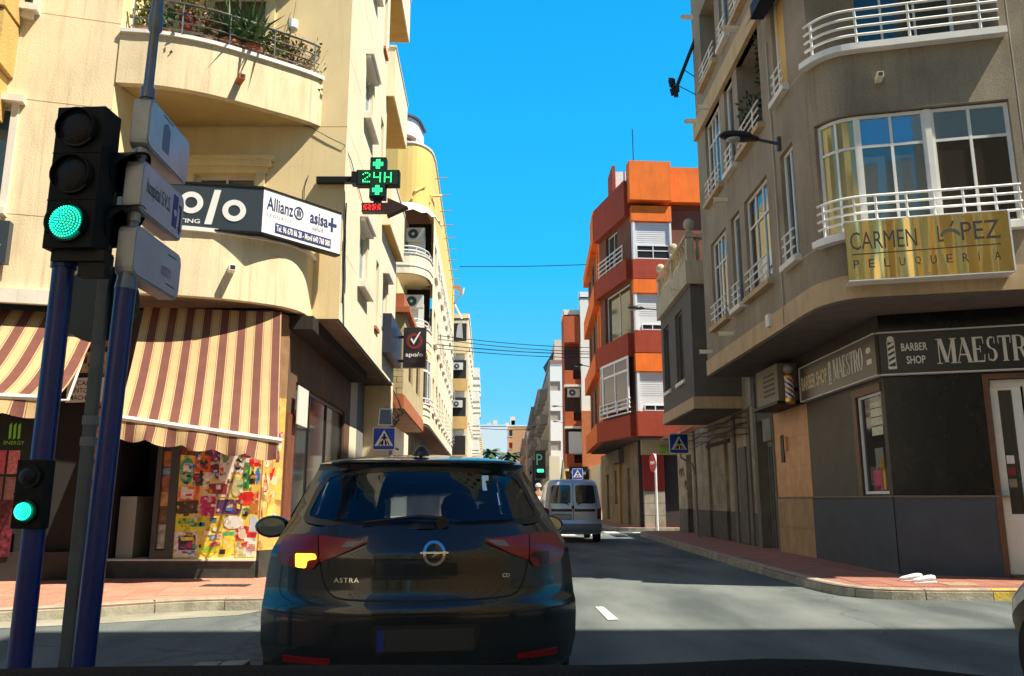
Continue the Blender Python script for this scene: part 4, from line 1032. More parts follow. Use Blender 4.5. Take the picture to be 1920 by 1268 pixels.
pm.build('foliage', dl_, cpl, fix=False); pm = MB(); leaf_clump(pm, rp.P(UA(14.6), 8.7, -.1), (.3, .35, .25), 160); leaf_clump(pm, rp.P(UA(15.0), 8.4, -.1), (.12, .15, .3), 90)
pm.build('foliage', dl_, cpl, fix=False)

# ---- ground floor of the corner block
g = lambda u, z, d=0: gfs.P(u, z, d)
gfs = Path([(5.78, 19.4), (5.74, 15.75), (5.69, 12.32)])      # street side, far to near
gff = Path([(5.69, 12.32), (9.0, 11.25), (13, 10.3)])
US = lambda y: gfs.u_at(5.72, y)
m = MB()
gfs.facade(m, 1.25, 4.05, [(US(13.38), US(12.44), 1.27, 2.86, .3)], u0=US(15.75), u1=US(12.32), d=0, joints=(), jw=.008, jd=.005)
m.build('shop_side_wall', stone_green, RB)
m = MB(); gfs.facade(m, 1.25, 3.05, [], u0=US(17.9), u1=US(15.75) - .001, joints=(1.86, 2.45), jw=.014, jd=.008); m.build('salmon_tiled_wall', orange_t, RB)
m = MB(); gfs.facade(m, 3.05, 4.05, [], u0=US(17.9), u1=US(15.75) - .001, d=-.002); m.build('upper_side_wall', stone_green, RB)
m = MB(); gfs.facade(m, .1, 1.25, [], u0=US(17.9), u1=US(15.75) - .001, d=.012, joints=(.65,)); m.build('salmon_plinth', mat('sandy_stone', (.42, .27, .14), .7, var=.2, grain=.15, stain=.3), RB)
m = MB(); gfs.facade(m, .1, 1.25, [], u0=US(15.75), u1=gfs.L, d=.012); gff.facade(m, .1, 1.25, [(1.42, 2.6, .12, 1.26, .25)], d=.012); m.build('wainscot', wains, RB)
m = MB(); gfs.box(m, US(17.9), gfs.L, 1.24, 1.265, 0, .03); gff.box(m, 0, 1.42, 1.24, 1.265, 0, .03); m.build('ledge', mat('ledge_stone', (.16, .14, .12), .6), RB)
m = MB(); gff.facade(m, 1.25, 4.05, [(1.42, 2.6, 1.25, 2.95, .25)]); m.build('dark_stone_front', stone_dark, RB)
m = MB(); gff.box(m, 1.34, 1.42, .14, 2.95, -.2, .025); gff.box(m, 1.34, 2.7, 2.95, 3.03, -.2, .025); m.build('door_surround', wood, RB)
dr = MB(); gff.box(dr, 1.46, 1.56, .14, 2.85, -.2, -.14); gff.box(dr, 1.74, 1.86, .14, 2.85, -.2, -.14); gff.box(dr, 1.56, 1.74, .14, 1.0, -.2, -.14); gff.box(dr, 1.56, 1.74, 2.8, 2.85, -.2, -.14); gff.box(dr, 1.46, 2.6, 2.85, 2.95, -.22, -.1); gff.box(dr, 1.9, 2.6, .14, 2.85, -.2, -.15)
door = dr.build('shop_door', white_m, RB)
q = MB(); gff.box(q, 1.56, 1.74, 1.0, 2.8, -.18, -.17); q.build('glass_strip', glass_d, door)
for z, c in ((1.72, 'white_paint'), (1.55, 'dull_red'), (1.38, 'sand_patch')):
    q = MB(); gff.box(q, 1.58, 1.68, z, z + .12, -.168, -.165); q.build('door_sticker', MATS[c], door)
q = MB(); gff.box(q, 1.42, 2.7, .0, .16, -.2, .15); q.build('door_step', mat('brown_step', (.10, .065, .04), .7, var=.3), RB)
# window of the shop, side wall
a, b = US(13.38), US(12.44)
m = MB(); gfs.box(m, a - .14, a, 1.27, 2.86, -.28, .02); gfs.box(m, a - .16, b + .02, 2.86, 2.98, -.28, .02); m.build('window_surround', wood, RB)
sw_ = window(gfs, RB, a, b, 1.29, 2.86, d=-.08, cols=1, rows=(1,), fm=white_m, gm=mat('shop_window_glass', (.045, .045, .045), .05, metal=.3), fw=.045)
for (u0, u1, z0, z1, c) in ((.30, .66, 2.2, 2.72, (.55, .57, .42)), (.34, .6, 1.66, 2.0, (.12, .16, .15)), (.22, .36, 1.34, 1.66, (.5, .03, .12)), (.4, .52, 1.34, 1.7, (.45, .03, .10)), (.5, .6, 1.36, 1.85, (.6, .35, .02)), (.24, .4, 1.33, 1.42, (.05, .1, .25))):
    q = MB(); gfs.box(q, a + u0 + .08, a + u1 + .12, z0, z1, -.062, -.056); q.build('window_display', mat('disp%g' % z0 + '%g' % u0, c, .5, var=.2, vscale=14), RB)
m = MB()
for k in range(3): gfs.box(m, a + .38, a + .78, 2.34 + k * .14, 2.352 + k * .14, -.055, -.051)
m.build('blind_bar', black, RB)
# vent slot and frame on the salmon wall
m = MB(); gfs.box(m, US(17.45), US(17.25), 1.98, 2.55, .0, .02); m.build('slot_vent', black, RB)
m = MB(); gfs.box(m, US(17.1), US(17.02), 2.2, 2.5, .0, .05); m.build('intercom', orange_t, RB)
# beyond: dark recess, pilaster, doorway with shutters
m = MB(); gfs.box(m, 0, US(17.9), 3.0, 4.02, -.2, 0); m.build('lintel', grey_r, RB)
m = MB(); gfs.box(m, US(17.98), US(17.9), .1, 3.05, -.3, .02); m.build('pilaster', mat('pilaster_grey', (.15, .14, .12), .8, var=.2, stain=.4), RB); m = MB(); gfs.box(m, US(19.4), US(19.15), .1, 4.0, -.3, .03); m.build('pilaster', MATS['pilaster_grey'], RB)
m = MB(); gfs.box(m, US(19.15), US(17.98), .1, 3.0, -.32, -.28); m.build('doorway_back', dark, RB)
m = MB()
for k in range(5): gfs.box(m, US(18.9) + k * .17, US(18.9) + k * .17 + .09, .14, 2.4, -.2, -.14)
m.build('door_slats', mat('grey_wood', (.11, .11, .10), .8, var=.2), RB)
m = MB(); gfs.box(m, US(18.6), US(18.0), 2.5, 3.0, -.1, .04); m.build('shop_box', mat('pale_grey_green', (.24, .25, .2), .8, var=.2, stain=.4), RB)
# meter cabinet hanging under the soffit
mc = thing('air_conditioner', (5.5, 16.7, 3.1), 'boxed-in beige air conditioner on a shelf above the salmon stone wall', 'air conditioner')
m = MB(); m.box(5.32, 5.72, 16.1, 17.5, 3.12, 3.9); m.build('cabinet', mat('beige_metal', (.22, .19, .14), .6, var=.1), mc)
m = MB(); m.box(5.22, 5.74, 15.9, 17.6, 3.06, 3.12); m.build('shelf', black, mc)
m = MB()
for k in range(5): m.box(5.31, 5.325, 16.3, 17.0, 3.3 + k * .1, 3.34 + k * .1)
m.build('louvre', grey_r, mc)

# ---- barber signs
bs = thing('shop_sign', (5.7, 12.3, 3.1), 'black barber shop sign board with silver letters wrapping the dark corner', 'sign')
sb = mat('sign_board_black', (.02, .018, .018), .3, var=.2); sb2 = mat('sign_board_bronze', (.085, .07, .05), .35, var=.15, grain=.1)
sl = mat('silver_letters', (.72, .70, .64), .45)
u15 = US(15.72)
m = MB(); gfs.box(m, u15, gfs.L + .05, 3.08, 3.71, .02, .1); m.build('side_board', sb2, bs)
m = MB(); gff.box(m, -.02, 3.5, 3.08, 3.71, .02, .1); m.build('front_board', sb, bs)
m = MB()
for p_, a_, b_ in ((gfs, u15, gfs.L + .05), (gff, -.04, 3.5)):
    p_.box(m, a_, b_, 3.71, 3.73, .015, .12); p_.box(m, a_, b_, 3.06, 3.08, .015, .12)
gfs.box(m, u15 - .02, u15, 3.06, 3.73, .015, .12)
m.build('edge_trim', mat('bright_edge', (.6, .6, .58), .4), bs)
fs_ = lambda u, z, d=0: gfs.P(u, z, .1 + d); ff_ = lambda u, z, d=0: gff.P(u, z, .1 + d)
def serif(parent, word, fn, u0, u1, z0, z1, m, thick=.2, thin=.055):
    """high-contrast serif capitals from strokes; each letter in a unit box"""
    def bar(mb, p, q, w):   # stroke from p to q with horizontal width w
        mb.append([(p[0] - w / 2, p[1]), (p[0] + w / 2, p[1]), (q[0] + w / 2, q[1]), (q[0] - w / 2, q[1])])
    def ser(mb, x, y, w=.3, up=1): mb.append([(x - w / 2, y), (x + w / 2, y), (x + w / 2, y + .035 * up), (x - w / 2, y + .035 * up)])
    T, t = thick, thin
    def arcp(cx, cy, rx, ry, a0, a1, w0, w1, n=10):
        out = []
        for i in range(n):
            A0, A1 = R(a0 + (a1 - a0) * i / n), R(a0 + (a1 - a0) * (i + 1) / n)
            def pt(A, o):
                k = (w0 + (w1 - w0) * abs(math.cos(A))) / 2 * o
                return (cx + (rx + k) * math.cos(A), cy + (ry + (t / 2) * o) * math.sin(A))
            out.append([pt(A0, -1), pt(A0, 1), pt(A1, 1), pt(A1, -1)])
        return out
    LT = {}
    mb = []; bar(mb, (.12, 0), (.12, 1), t); bar(mb, (.2, 1), (.5, .05), T); bar(mb, (.52, .05), (.85, 1), t); bar(mb, (.88, 0), (.88, 1), T); ser(mb, .12, 0, .28); ser(mb, .88, 0, .36); ser(mb, .13, .965, .28); ser(mb, .88, .965, .36); LT['M'] = (mb, 1.15)
    mb = []; bar(mb, (.1, 0), (.5, 1), t); bar(mb, (.85, 0), (.48, 1), T * 1.15); mb.append([(.22, .3), (.75, .3), (.75, .35), (.22, .35)]); ser(mb, .1, 0, .3); ser(mb, .86, 0, .36); LT['A'] = (mb, .95)
    mb = []; bar(mb, (.2, 0), (.2, 1), T * 1.3); mb.append([(.1, .94), (.85, .94), (.85, 1), (.1, 1)]); mb.append([(.1, 0), (.88, 0), (.88, .06), (.1, .06)]); mb.append([(.2, .49), (.62, .49), (.62, .54), (.2, .54)]); bar(mb, (.86, .72), (.83, .97), t); bar(mb, (.9, .3), (.86, .03), t); bar(mb, (.62, .38), (.62, .65), t); LT['E'] = (mb, .8)
    mb = arcp(.5, .74, .27, .22, 60, 270, T, T) + arcp(.5, .27, .29, .23, 90, -130, T, T * 1.2); bar(mb, (.75, .7), (.75, .96), t); bar(mb, (.2, .04), (.2, .32), t); LT['S'] = (mb, .72)
    mb = []; bar(mb, (.5, 0), (.5, 1), T * 1.25); mb.append([(.05, .94), (.95, .94), (.95, 1), (.05, 1)]); bar(mb, (.08, .7), (.05, .97), t); bar(mb, (.92, .7), (.95, .97), t); ser(mb, .5, 0, .42); LT['T'] = (mb, .8)
    mb = []; bar(mb, (.2, 0), (.2, 1), T * 1.25); ser(mb, .2, 0, .36); mb.append([(.1, .95), (.55, .95), (.55, 1), (.1, 1)]); mb.append([(.2, .47), (.55, .47), (.55, .52), (.2, .52)]); mb += arcp(.52, .735, .24, .235, 90, -90, t, T * 1.4); bar(mb, (.55, .5), (.85, 0), T); ser(mb, .88, 0, .25); LT['R'] = (mb, .9)
    LT['O'] = (arcp(.5, .5, .36, .48, 0, 360, t, T * 1.5, 22), .9)
    tot = sum(LT[c][1] for c in word) + .0; x = 0; o = None
    for c in word:
        polys, w = LT[c]; mb2 = MB(); k = (u1 - u0) / tot
        for pl_ in polys:
            n = len(pl_); pts = [(u0 + (x + p[0] * w) * k, z0 + p[1] * (z1 - z0)) for p in pl_]
            mb2.add([fn(a, b, .001) for a, b in pts] + [fn(a, b, .006) for a, b in pts], [tuple(range(n, 2 * n))] + [(i, (i + 1) % n, n + (i + 1) % n, n + i) for i in range(n)])
        mb2.build('letter', m, parent, fix=False); x += w
serif(bs, 'MAESTRO', ff_, .76, 2.16, 3.20, 3.58, sl)
text(bs, 'BARBER', ff_, .28, .64, 3.42, 3.54, sl, bold=.02, spacing=1.05); text(bs, 'SHOP', ff_, .34, .60, 3.22, 3.34, sl, bold=.02)
def pole_logo(fn, u, z0, h, w):
    shape(bs, circ(u, z0 + h * .93, w * .45, 10), fn, sl, .001, .006, name='pole_emblem')
    shape(bs, [(u - w * .5, z0 + h * .84), (u + w * .5, z0 + h * .84), (u + w * .5, z0 + h * .88), (u - w * .5, z0 + h * .88)], fn, sl, .001, .006, name='pole_emblem')
    for k in range(4):
        z = z0 + h * (.16 + .165 * k)
        shape(bs, [(u - w * .4, z), (u + w * .4, z + h * .1), (u + w * .4, z + h * .19), (u - w * .4, z + h * .09)], fn, sl, .001, .006, name='pole_stripe')
    for x in (-w * .5, w * .42): shape(bs, [(u + x, z0 + h * .12), (u + x + w * .08, z0 + h * .12), (u + x + w * .08, z0 + h * .86), (u + x, z0 + h * .86)], fn, sl, .001, .006, name='pole_emblem')
    shape(bs, [(u - w * .5, z0 + h * .04), (u + w * .5, z0 + h * .04), (u + w * .6, z0 + h * .12), (u - w * .6, z0 + h * .12)], fn, sl, .001, .006, name='pole_emblem')
pole_logo(ff_, .14, 3.13, .52, .11)
text(bs, 'BARBER SHOP', fs_, u15 + .08, u15 + 1.42, 3.26, 3.53, mat('gold_letters', (.62, .52, .33), .4), bold=.03)
serif(bs, 'MAESTRO', fs_, u15 + 1.72, u15 + 2.98, 3.24, 3.60, sl)
pole_logo(fs_, u15 + 1.56, 3.18, .4, .12)
shape(bs, circ(u15 + 3.2, 3.50, .09, 12, .05), fs_, sl, .001, .006, name='bowl_emblem'); shape(bs, [(u15 + 3.12, 3.28), (u15 + 3.3, 3.28), (u15 + 3.3, 3.36), (u15 + 3.12, 3.36)], fs_, sl, .001, .006, name='bowl_emblem')
# barber pole
bp_ = thing('barber_pole', (5.45, 15.9, 3.0), 'striped barber pole with a frosted ball on top beside the sign board', 'barber pole')
bc = (5.47, 15.86, 0)
m = MB(); NS = 24; NR = 20
for j in range(NR):
    for i in range(NS):
        a0, a1 = 2 * math.pi * i / NS, 2 * math.pi * (i + 1) / NS
        z0, z1 = 3.16 + .40 * j / NR, 3.16 + .40 * (j + 1) / NR
        ph_ = (i + j * 1.2) % 12
        mi = 0 if ph_ < 3 else (1 if ph_ < 6 else (2 if ph_ < 9 else 1))
        m.quad(*[(bc[0] + .085 * math.cos(a), bc[1] + .085 * math.sin(a), z) for a, z in ((a0, z0), (a1, z0), (a1, z1), (a0, z1))], mi)
m.build('striped_cylinder', [mat('pole_red', (.5, .02, .03), .3), mat('pole_white', (.7, .7, .7), .3), mat('pole_blue', (.02, .04, .3), .3)], bp_, smooth=True)
brass = mat('brass', (.7, .45, .12), .3, metal=.9)
m = MB(); m.lathe((bc[0], bc[1], 3.05), [(.03, 0), (.075, .01), (.10, .04), (.09, .11)], 16); m.build('base_cap', brass, bp_, smooth=True)
m = MB(); m.lathe((bc[0], bc[1], 3.56), [(.09, 0), (.10, .04), (.07, .08), (.04, .1)], 16); m.build('top_cap', brass, bp_, smooth=True)
m = MB(); m.sphere((bc[0], bc[1], 3.745), .10, n=16); m.build('frosted_ball', mat('frosted', (.30, .31, .32), .5), bp_, smooth=True)
m = MB(); m.box(5.5, 5.74, 15.82, 15.9, 3.3, 3.36); m.build('bracket', black, bp_)

# ---- hairdresser's brass plate
hp = thing('shop_sign', (5.8, 11.0, 4.25), 'mirror-polished brass hairdresser sign with engraved lettering under the curved window', 'sign')
hpth = Path([(4.76, 11.07), (6.80, 10.57)]); fhp = lambda u, z, d=0: hpth.P(u, z, d)
gold = mat('polished_brass', (.86, .58, .22), .12, metal=1.0)
def wavy(m_):
    n, l = m_.node_tree.nodes, m_.node_tree.links; b = n['Principled BSDF']
    g_ = n.new('ShaderNodeNewGeometry'); mp = n.new('ShaderNodeMapping'); mp.inputs['Scale'].default_value = (2.6, 2.6, .25); l.new(g_.outputs['Position'], mp.inputs['Vector'])
    t_ = n.new('ShaderNodeTexNoise'); t_.inputs['Scale'].default_value = 1.3; t_.inputs['Detail'].default_value = 1; l.new(mp.outputs[0], t_.inputs['Vector'])
    bp = n.new('ShaderNodeBump'); bp.inputs['Strength'].default_value = .9; bp.inputs['Distance'].default_value = .06; l.new(t_.outputs['Fac'], bp.inputs['Height']); l.new(bp.outputs[0], b.inputs['Normal'])
wavy(gold)
m = MB(); hpth.box(m, 0, hpth.L, 4.24, 5.10, -.03, 0); m.build('plate', gold, hp)
m = MB(); hpth.box(m, hpth.L, hpth.L + .02, 4.24, 5.10, -.3, .005); hpth.box(m, 0, hpth.L, 5.10, 5.115, -.3, .003); hpth.box(m, 0, hpth.L, 4.225, 4.24, -.3, .003); m.build('case_side', alu, hp)
eng = mat('engraved_dark', (.035, .03, .025), .5)
LL = hpth.L
text(hp, 'CARMEN', fhp, .06, .93, 4.68, 4.94, eng, bold=-.004, d=.004); text(hp, 'L', fhp, 1.20, 1.27, 4.72, 4.95, eng, d=.004); text(hp, 'PEZ', fhp, 1.50, 1.98, 4.72, 4.98, eng, d=.004)
shape(hp, circ(1.36, 4.80, .13, 14, .10, 0, 180) + [(1.25, 4.78), (1.3, 4.84), (1.36, 4.86), (1.42, 4.84), (1.47, 4.78)], fhp, mat('sage_dark', (.06, .09, .07), .5), .001, .005, name='emblem')
shape(hp, [(1.36, 4.93), (1.39, 4.93), (1.42, 5.0), (1.40, 5.01)], fhp, eng, .001, .005, name='accent')
shape(hp, [(.07, 4.605), (1.97, 4.625), (1.97, 4.64), (.07, 4.62)], fhp, eng, .001, .005, name='engraved_line')
for k, ch in enumerate('PELUQUERÍA'): text(hp, ch, fhp, .08 + k * .2, .13 + k * .2 + (.025 if ch not in 'IÍ' else -.03), 4.41, 4.53 + (.02 if ch == 'Í' else 0), eng, d=.004)
m = MB()
for u in (.05, .55, 1.05, 1.55, LL - .05):
    for z in (4.28, 5.06): m.lathe(hpth.P(u, z, .002), [(.012, -.002), (.012, .006)], 8, axis='y')
m.build('screw', steel, hp)

# ---- street lamp on the block 
def lamp(head, tail, wall, label, s=1.0, name='street_lamp'):
    t = thing(name, tuple(wall), label, 'street lamp')
    head, tail, wall = Vector(head), Vector(tail), Vector(wall)
    d = (tail - head); L = d.length; x = d.normalized(); y = Vector((0, 0, 1)).cross(x).normalized(); z = x.cross(y)
    m = MB(); rings = []
    prof = [(0, .03, .02), (.06, .10, .05), (.25, .15, .085), (.55, .155, .10), (.72, .14, .10), (.8, .09, .08), (1.0, .055, .05)]
    n = 12
    for (f, w, h) in prof:
        for k in range(n):
            a = 2 * math.pi * k / n; yy = math.cos(a) * w * s; zz = math.sin(a) * h * s * (1.0 if math.sin(a) > 0 else .55)
            m.v.append(tuple(head + x * L * f + y * yy + z * zz))
    for i in range(len(prof) - 1):
        for k in range(n): m.f.append((i * n + k, i * n + (k + 1) % n, (i + 1) * n + (k + 1) % n, (i + 1) * n + k)); m.mi.append(0)
    m.f.append(tuple(range(n))[::-1]); m.mi.append(0); m.f.append(tuple((len(prof) - 1) * n + k for k in range(n))); m.mi.append(0)
    m.build('lamp_head', mat('lamp_dark', (.015, .02, .032), .4, metal=.3), t, smooth=True)
    g_ = MB(); c = head + x * L * .35 - z * .05 * s
    g_.lathe(c, [(.12 * s, 0), (.11 * s, -.03 * s), (.06 * s, -.05 * s)], 12); g_.build('lamp_glass', mat('lamp_lens', (.35, .37, .38), .2), t, smooth=True)
    a_ = MB(); a_.tube([tail, wall], .028 * s, 8); a_.box(wall.x - .03 * s, wall.x + .04 * s, wall.y - .04 * s, wall.y + .04 * s, wall.z - .12 * s, wall.z + .12 * s); a_.build('arm', mat('lamp_arm', (.06, .07, .085), .5), t)
    return t
w1 = Vector((4.57, 13.78, 0)); w1 = W(1460, 270, X=4.57)
lamp(W(1350, 253, Y=w1.y - .25), W(1420, 262, Y=w1.y - .05), w1, 'dark wall-mounted street lamp reaching out from the brown-grey block', 1.0)

# ================================================================ SMALL DARK GREY HOUSE WITH BALUSTRADE
GB = thing('house', (6, 24, 0), 'small dark grey house with a cream balustrade and ball finials on its roof terrace', 'building')
gs = Path([(4.62, 24.6), (4.6, 20.3)]); gfr = Path([(4.6, 20.3), (5.9, 20.3)])
m = MB(); gs.facade(m, 3.75, 6.66, [(.35, 1.25, 4.35, 6.3, .15), (2.2, 3.2, 4.35, 6.3, .15)]); gfr.facade(m, 3.75, 6.66); m.build('upper_wall', grey_r, GB)
m = MB(); gs.box(m, -.05, gs.L + .03, 3.45, 3.75, -.1, .04); gfr.box(m, -.03, gfr.L, 3.45, 3.75, -.1, .04); m.build('floor_band', brown_c, GB)
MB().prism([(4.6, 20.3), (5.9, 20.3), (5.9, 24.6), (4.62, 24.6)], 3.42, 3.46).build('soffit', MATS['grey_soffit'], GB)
for a, b in ((.35, 1.25), (2.2, 3.2)):
    window(gs, GB, a, b, 4.35, 6.3, d=-.12, cols=2, fm=mat('grey_frame', (.12, .11, .10), .6), gm=glass_d)
    sillbox(gs, a - .05, b + .05, 4.35, GB, white_tr, .06)
cream_p = mat('cream_balustrade', (.50, .43, .30), .9, var=.15, stain=.35, bump=.2)
m = MB(); gs.box(m, 0, gs.L + .12, 6.66, 7.28, -.2, .12); gfr.box(m, 0, gfr.L, 6.66, 7.28, -.2, .12); m.build('parapet_base', cream_p, GB)
m = MB(); gs.box(m, 0, gs.L + .1, 7.92, 8.0, -.18, .1); gfr.box(m, 0, gfr.L, 7.92, 8.0, -.18, .1); m.build('handrail', cream_p, GB)
bal = None
def baluster(p):
    global bal
    if bal is None:
        m = MB(); m.lathe(p, [(.06, 0), (.06, .04), (.035, .08), (.055, .18), (.06, .25), (.04, .38), (.028, .48), (.045, .55), (.05, .6), (.06, .64)], 8); bal = m.build('baluster', cream_p, GB, smooth=True)
    else:
        o = bal.copy(); scene.collection.objects.link(o); o.location = p
for k in range(14): baluster(gs.P(.25 + k * .29, 7.28, -.04))
for k in range(4): baluster(gfr.P(.25 + k * .3, 7.28, -.04))
for p in (gs.P(.08, 7.28, -.04), gs.P(gs.L * .5, 7.28, -.04), gs.P(gs.L - .02, 7.28, -.04)):
    m = MB(); m.box(p.x - .1, p.x + .1, p.y - .1, p.y + .1, 7.28, 8.06); m.build('pier', cream_p, GB)
    m = MB(); m.lathe((p.x, p.y, 8.06), [(.12, 0), (.05, .05), (.05, .09), (.11, .14), (.145, .22), (.135, .31), (.08, .38), (.01, .41)], 14); m.build('ball_finial', cream_p, GB, smooth=True)
spout(GB, gs, 3.3, 6.8, .3, cream_w)
m = MB(); m.prism([(4.9, 20.4), (9, 20.4), (9, 24.6), (4.9, 24.6)], 6.5, 6.66); m.build('roof', terra, GB)
m = MB(); m.prism([(6.0, 18.85), (13, 18.85), (13, 20.28), (6.0, 20.28)], 0, 7.5); m.build('rear_block', old_wall, GB)
MB().prism([(5.74, 19.41), (6.4, 19.41), (6.4, 20.27), (5.79, 20.27)], 3.44, 6.9).build('link_wall', old_wall, GB)
MB().prism([(5.88, 20.32), (6.3, 20.32), (6.3, 24.5), (5.9, 24.5)], 3.5, 6.6).build('inner_wall', old_wall, GB)
# old shabby ground floor
ow = Path([(5.98, 29.6), (5.78, 19.4)])
OU = lambda y: ow.u_at(5.85, y)
m = MB(); ow.facade(m, .9, 3.45, [(OU(28.0), OU(27.1), .9, 2.7, .3, True), (OU(24.6), OU(24.2), .9, 2.9, .25, True), (OU(22.5), OU(22.1), .9, 2.75, .25, True)], joints=()); m.build('old_wall', old_wall, GB)
m = MB(); ow.facade(m, .05, .9, [(OU(28.0), OU(27.1), .05, .9, .3, True), (OU(24.6), OU(24.2), .05, .9, .25, True), (OU(22.5), OU(22.1), .05, .9, .25, True)], d=.015); m.build('cement_skirt', old_base, GB)
m = MB()
for y in (20.0, 21.4, 26.6):
    m = MB(); ow.box(m, OU(y), OU(y - .24), .1, 3.4, -.1, .05); m.build('pilaster', MATS['pilaster_grey'], GB)
m = MB(); ow.box(m, OU(24.7), OU(21.8), 2.72, 2.82, 0, .03); m.build('lintel_beam', dark, GB)
m = MB(); ow.box(m, OU(20.9), OU(20.2), .15, 2.5, .0, .04); m.build('door_leaf', mat('old_door', (.10, .095, .085), .7, var=.3, vscale=6, stain=.4), GB)
m = MB(); ow.prism if 0 else None
MB().prism([(6.0, 29.4), (6.02, 29.6), (14, 29.6), (14, 29.4)], 0, 3.6).build('end_wall', old_wall, GB)
m = MB(); m.prism([(5.85, 24.6), (14, 24.6), (14, 29.6), (6.0, 29.6)], 3.45, 3.55); m.build('lean_to_roof', terra, GB)
m = MB(); m.add([(5.3, 26.4, 3.4), (5.35, 29.5, 3.35), (6.05, 29.5, 3.7), (6.0, 26.4, 3.75)], [(0, 1, 2, 3)]); m.add([(5.3, 26.4, 3.36), (5.35, 29.5, 3.31), (5.35, 29.5, 3.35), (5.3, 26.4, 3.4)], [(0, 1, 2, 3)]); m.build('tile_eave', terra, GB)
# graffiti, flat paint
m = MB()
for k in range(3):
    u = OU(29.2 - k * .45)
    pts = [ow.P(u + .0 + .09 * i, (2.0 - .45 * (k == 2)) + .3 * math.sin(math.pi * (i + .2) / 4.2) ** .7 if i < 5 else 2.0, .02) for i in range(5)]
    m.tube(pts, .014, 4)
m.build('graffiti_scrawl', black, GB)
# cables bundled under the eave
m = MB()
for k in range(6):
    pts = [Vector((5.72, 26.8 - i * 1.0, 3.32 - .09 * k + .05 * math.sin(i * 1.1 + k * 2) - .04 * (i % 2))) for i in range(8)]
    m.tube(pts, .014, 4)
m.build('wall_cables', black, GB)
# ================================================================ BUILDINGS ALONG THE STREET
def fgrid(B, path, z0, z1, wins, wm, fm=None, gms=None, rec=.2, name='street_wall', cols=1, panes=False, sills=None, u0=0, u1=None):
    m = MB(); path.facade(m, z0, z1, [w + (rec,) for w in wins], u0=u0, u1=u1); m.build(name, wm, B)
    for k, (a, b, c, d) in enumerate(wins):
        g_ = (gms or [glass_d, glass, shutter])[k % len(gms or [1, 2, 3])]
        window(path, B, a, b, c, d, d=-rec + .02, cols=cols, fm=fm or alu, gm=g_, fw=.06, panes=True)
        if sills:
            s = MB(); path.box(s, a - .06, b + .06, c - .1, c, 0, .1); s.build('window_sill', sills, B)
def ac_unit(x, y, z, label, s=1.0, face='-y'):
    t = thing('air_conditioner', (x, y, z), label, 'air conditioner')
    m = MB(); m.box(x - .4 * s, x + .4 * s, y, y + .28 * s, z, z + .58 * s); m.build('case', mat('ac_case', (.62, .62, .58), .5, var=.05), t, bevel=.01)
    g_ = MB(); g_.lathe((x - .1 * s, y - .002, z + .29 * s), [(.22 * s, 0), (.22 * s, -.012)], 16, axis='y'); g_.build('fan_grille', mat('ac_dark', (.05, .05, .055), .5), t)
    g_ = MB(); g_.lathe((x - .1 * s, y - .016, z + .29 * s), [(.07 * s, 0), (.07 * s, -.01)], 10, axis='y'); g_.build('hub', MATS['ac_case'], t)
    return t

# ---- left: tan brick bay house
BB = thing('house', (-4, 25, 0), 'low house with a pale brick bay and terracotta trim behind the pharmacy block', 'building')
bs_ = Path([(-2.95, 21.8), (-3.22, 29.2)]); bf = Path([(-5.5, 21.8), (-2.95, 21.8)])
tan = mat('pale_brick', (.50, .41, .23), .9, var=.15, vscale=3, bump=.3)
m = MB(); bf.box(m, .2, bf.L, 3.62, 4.0, -.3, .03); bs_.box(m, 0, bs_.L, 3.62, 4.0, -.3, .03); m.build('bay_trim', terra, BB)
m = MB(); bf.facade(m, 4.0, 6.25, [(.9, 1.75, 4.75, 5.9, .15)]); bs_.facade(m, 4.0, 6.25, [(1.5, 3.0, 4.6, 5.9, .15), (4.2, 5.8, 4.6, 5.9, .15)]); m.build('bay_wall', tan, BB)
window(bf, BB, .9, 1.75, 4.75, 5.9, d=-.12, cols=2, fm=wood, gm=glass_d)
for a in (1.5, 4.2): window(bs_, BB, a, a + (1.5 if a < 2 else 1.6), 4.6, 5.9, d=-.12, cols=2, fm=wood, gm=glass_d)
# brick courses you can tell apart on the face towards the street junction
n = 0
proto = None
for r_ in range(14):
    z = 4.02 + r_ * .158
    u = .9 + .0 - (.2 if r_ % 2 else 0)
    while u < bf.L - .02:
        a, b = max(u, .25), min(u + .36, bf.L)
        if b - a > .08 and not (a < 1.78 and b > .87 and z > 4.6 and z < 5.95):
            q = MB(); bf.box(q, a + .008, b - .008, z, z + .146, .0, .014 + rnd.uniform(0, .006)); q.build('brick', tan, BB); n += 1
        u += .37
m = MB(); m.prism([(-5.5, 21.8), (-2.95, 21.8), (-3.22, 29.2), (-5.5, 29.2)], 3.58, 3.62); m.build('soffit', MATS['stained_soffit'], BB)
m = MB(); m.prism([(-5.5, 21.6), (-2.8, 21.6), (-3.1, 29.4), (-5.5, 29.4)], 6.25, 6.4); m.prism([(-5.5, 21.9), (-3.0, 21.9), (-3.3, 29.2), (-5.5, 29.2)], 6.4, 6.85); m.build('roof_edge', terra, BB)
m = MB(); m.prism([(-5.5, 22.6), (-3.3, 22.6), (-3.5, 29.2), (-5.5, 29.2)], 6.85, 7.5); m.build('roof_parapet', cream_y, BB)
m = MB(); m.prism([(-9, 21.0), (-3.72, 21.0), (-3.95, 31.0), (-9, 31.0)], 0, 3.6); m.build('ground_wall', cream_w, BB)
m = MB(); m.box(-5.2, -3.7, 20.93, 20.99, .1, 2.9); m.build('garage_door', mat('grey_door', (.2, .2, .2), .6, var=.1), BB)
ys = thing('shop_sign', (-3.6, 29, 3), 'maroon shop board ending in white letters under the brick bay', 'sign')
yw = Path([(-5.2, 28.5), (-3.95, 28.5)])
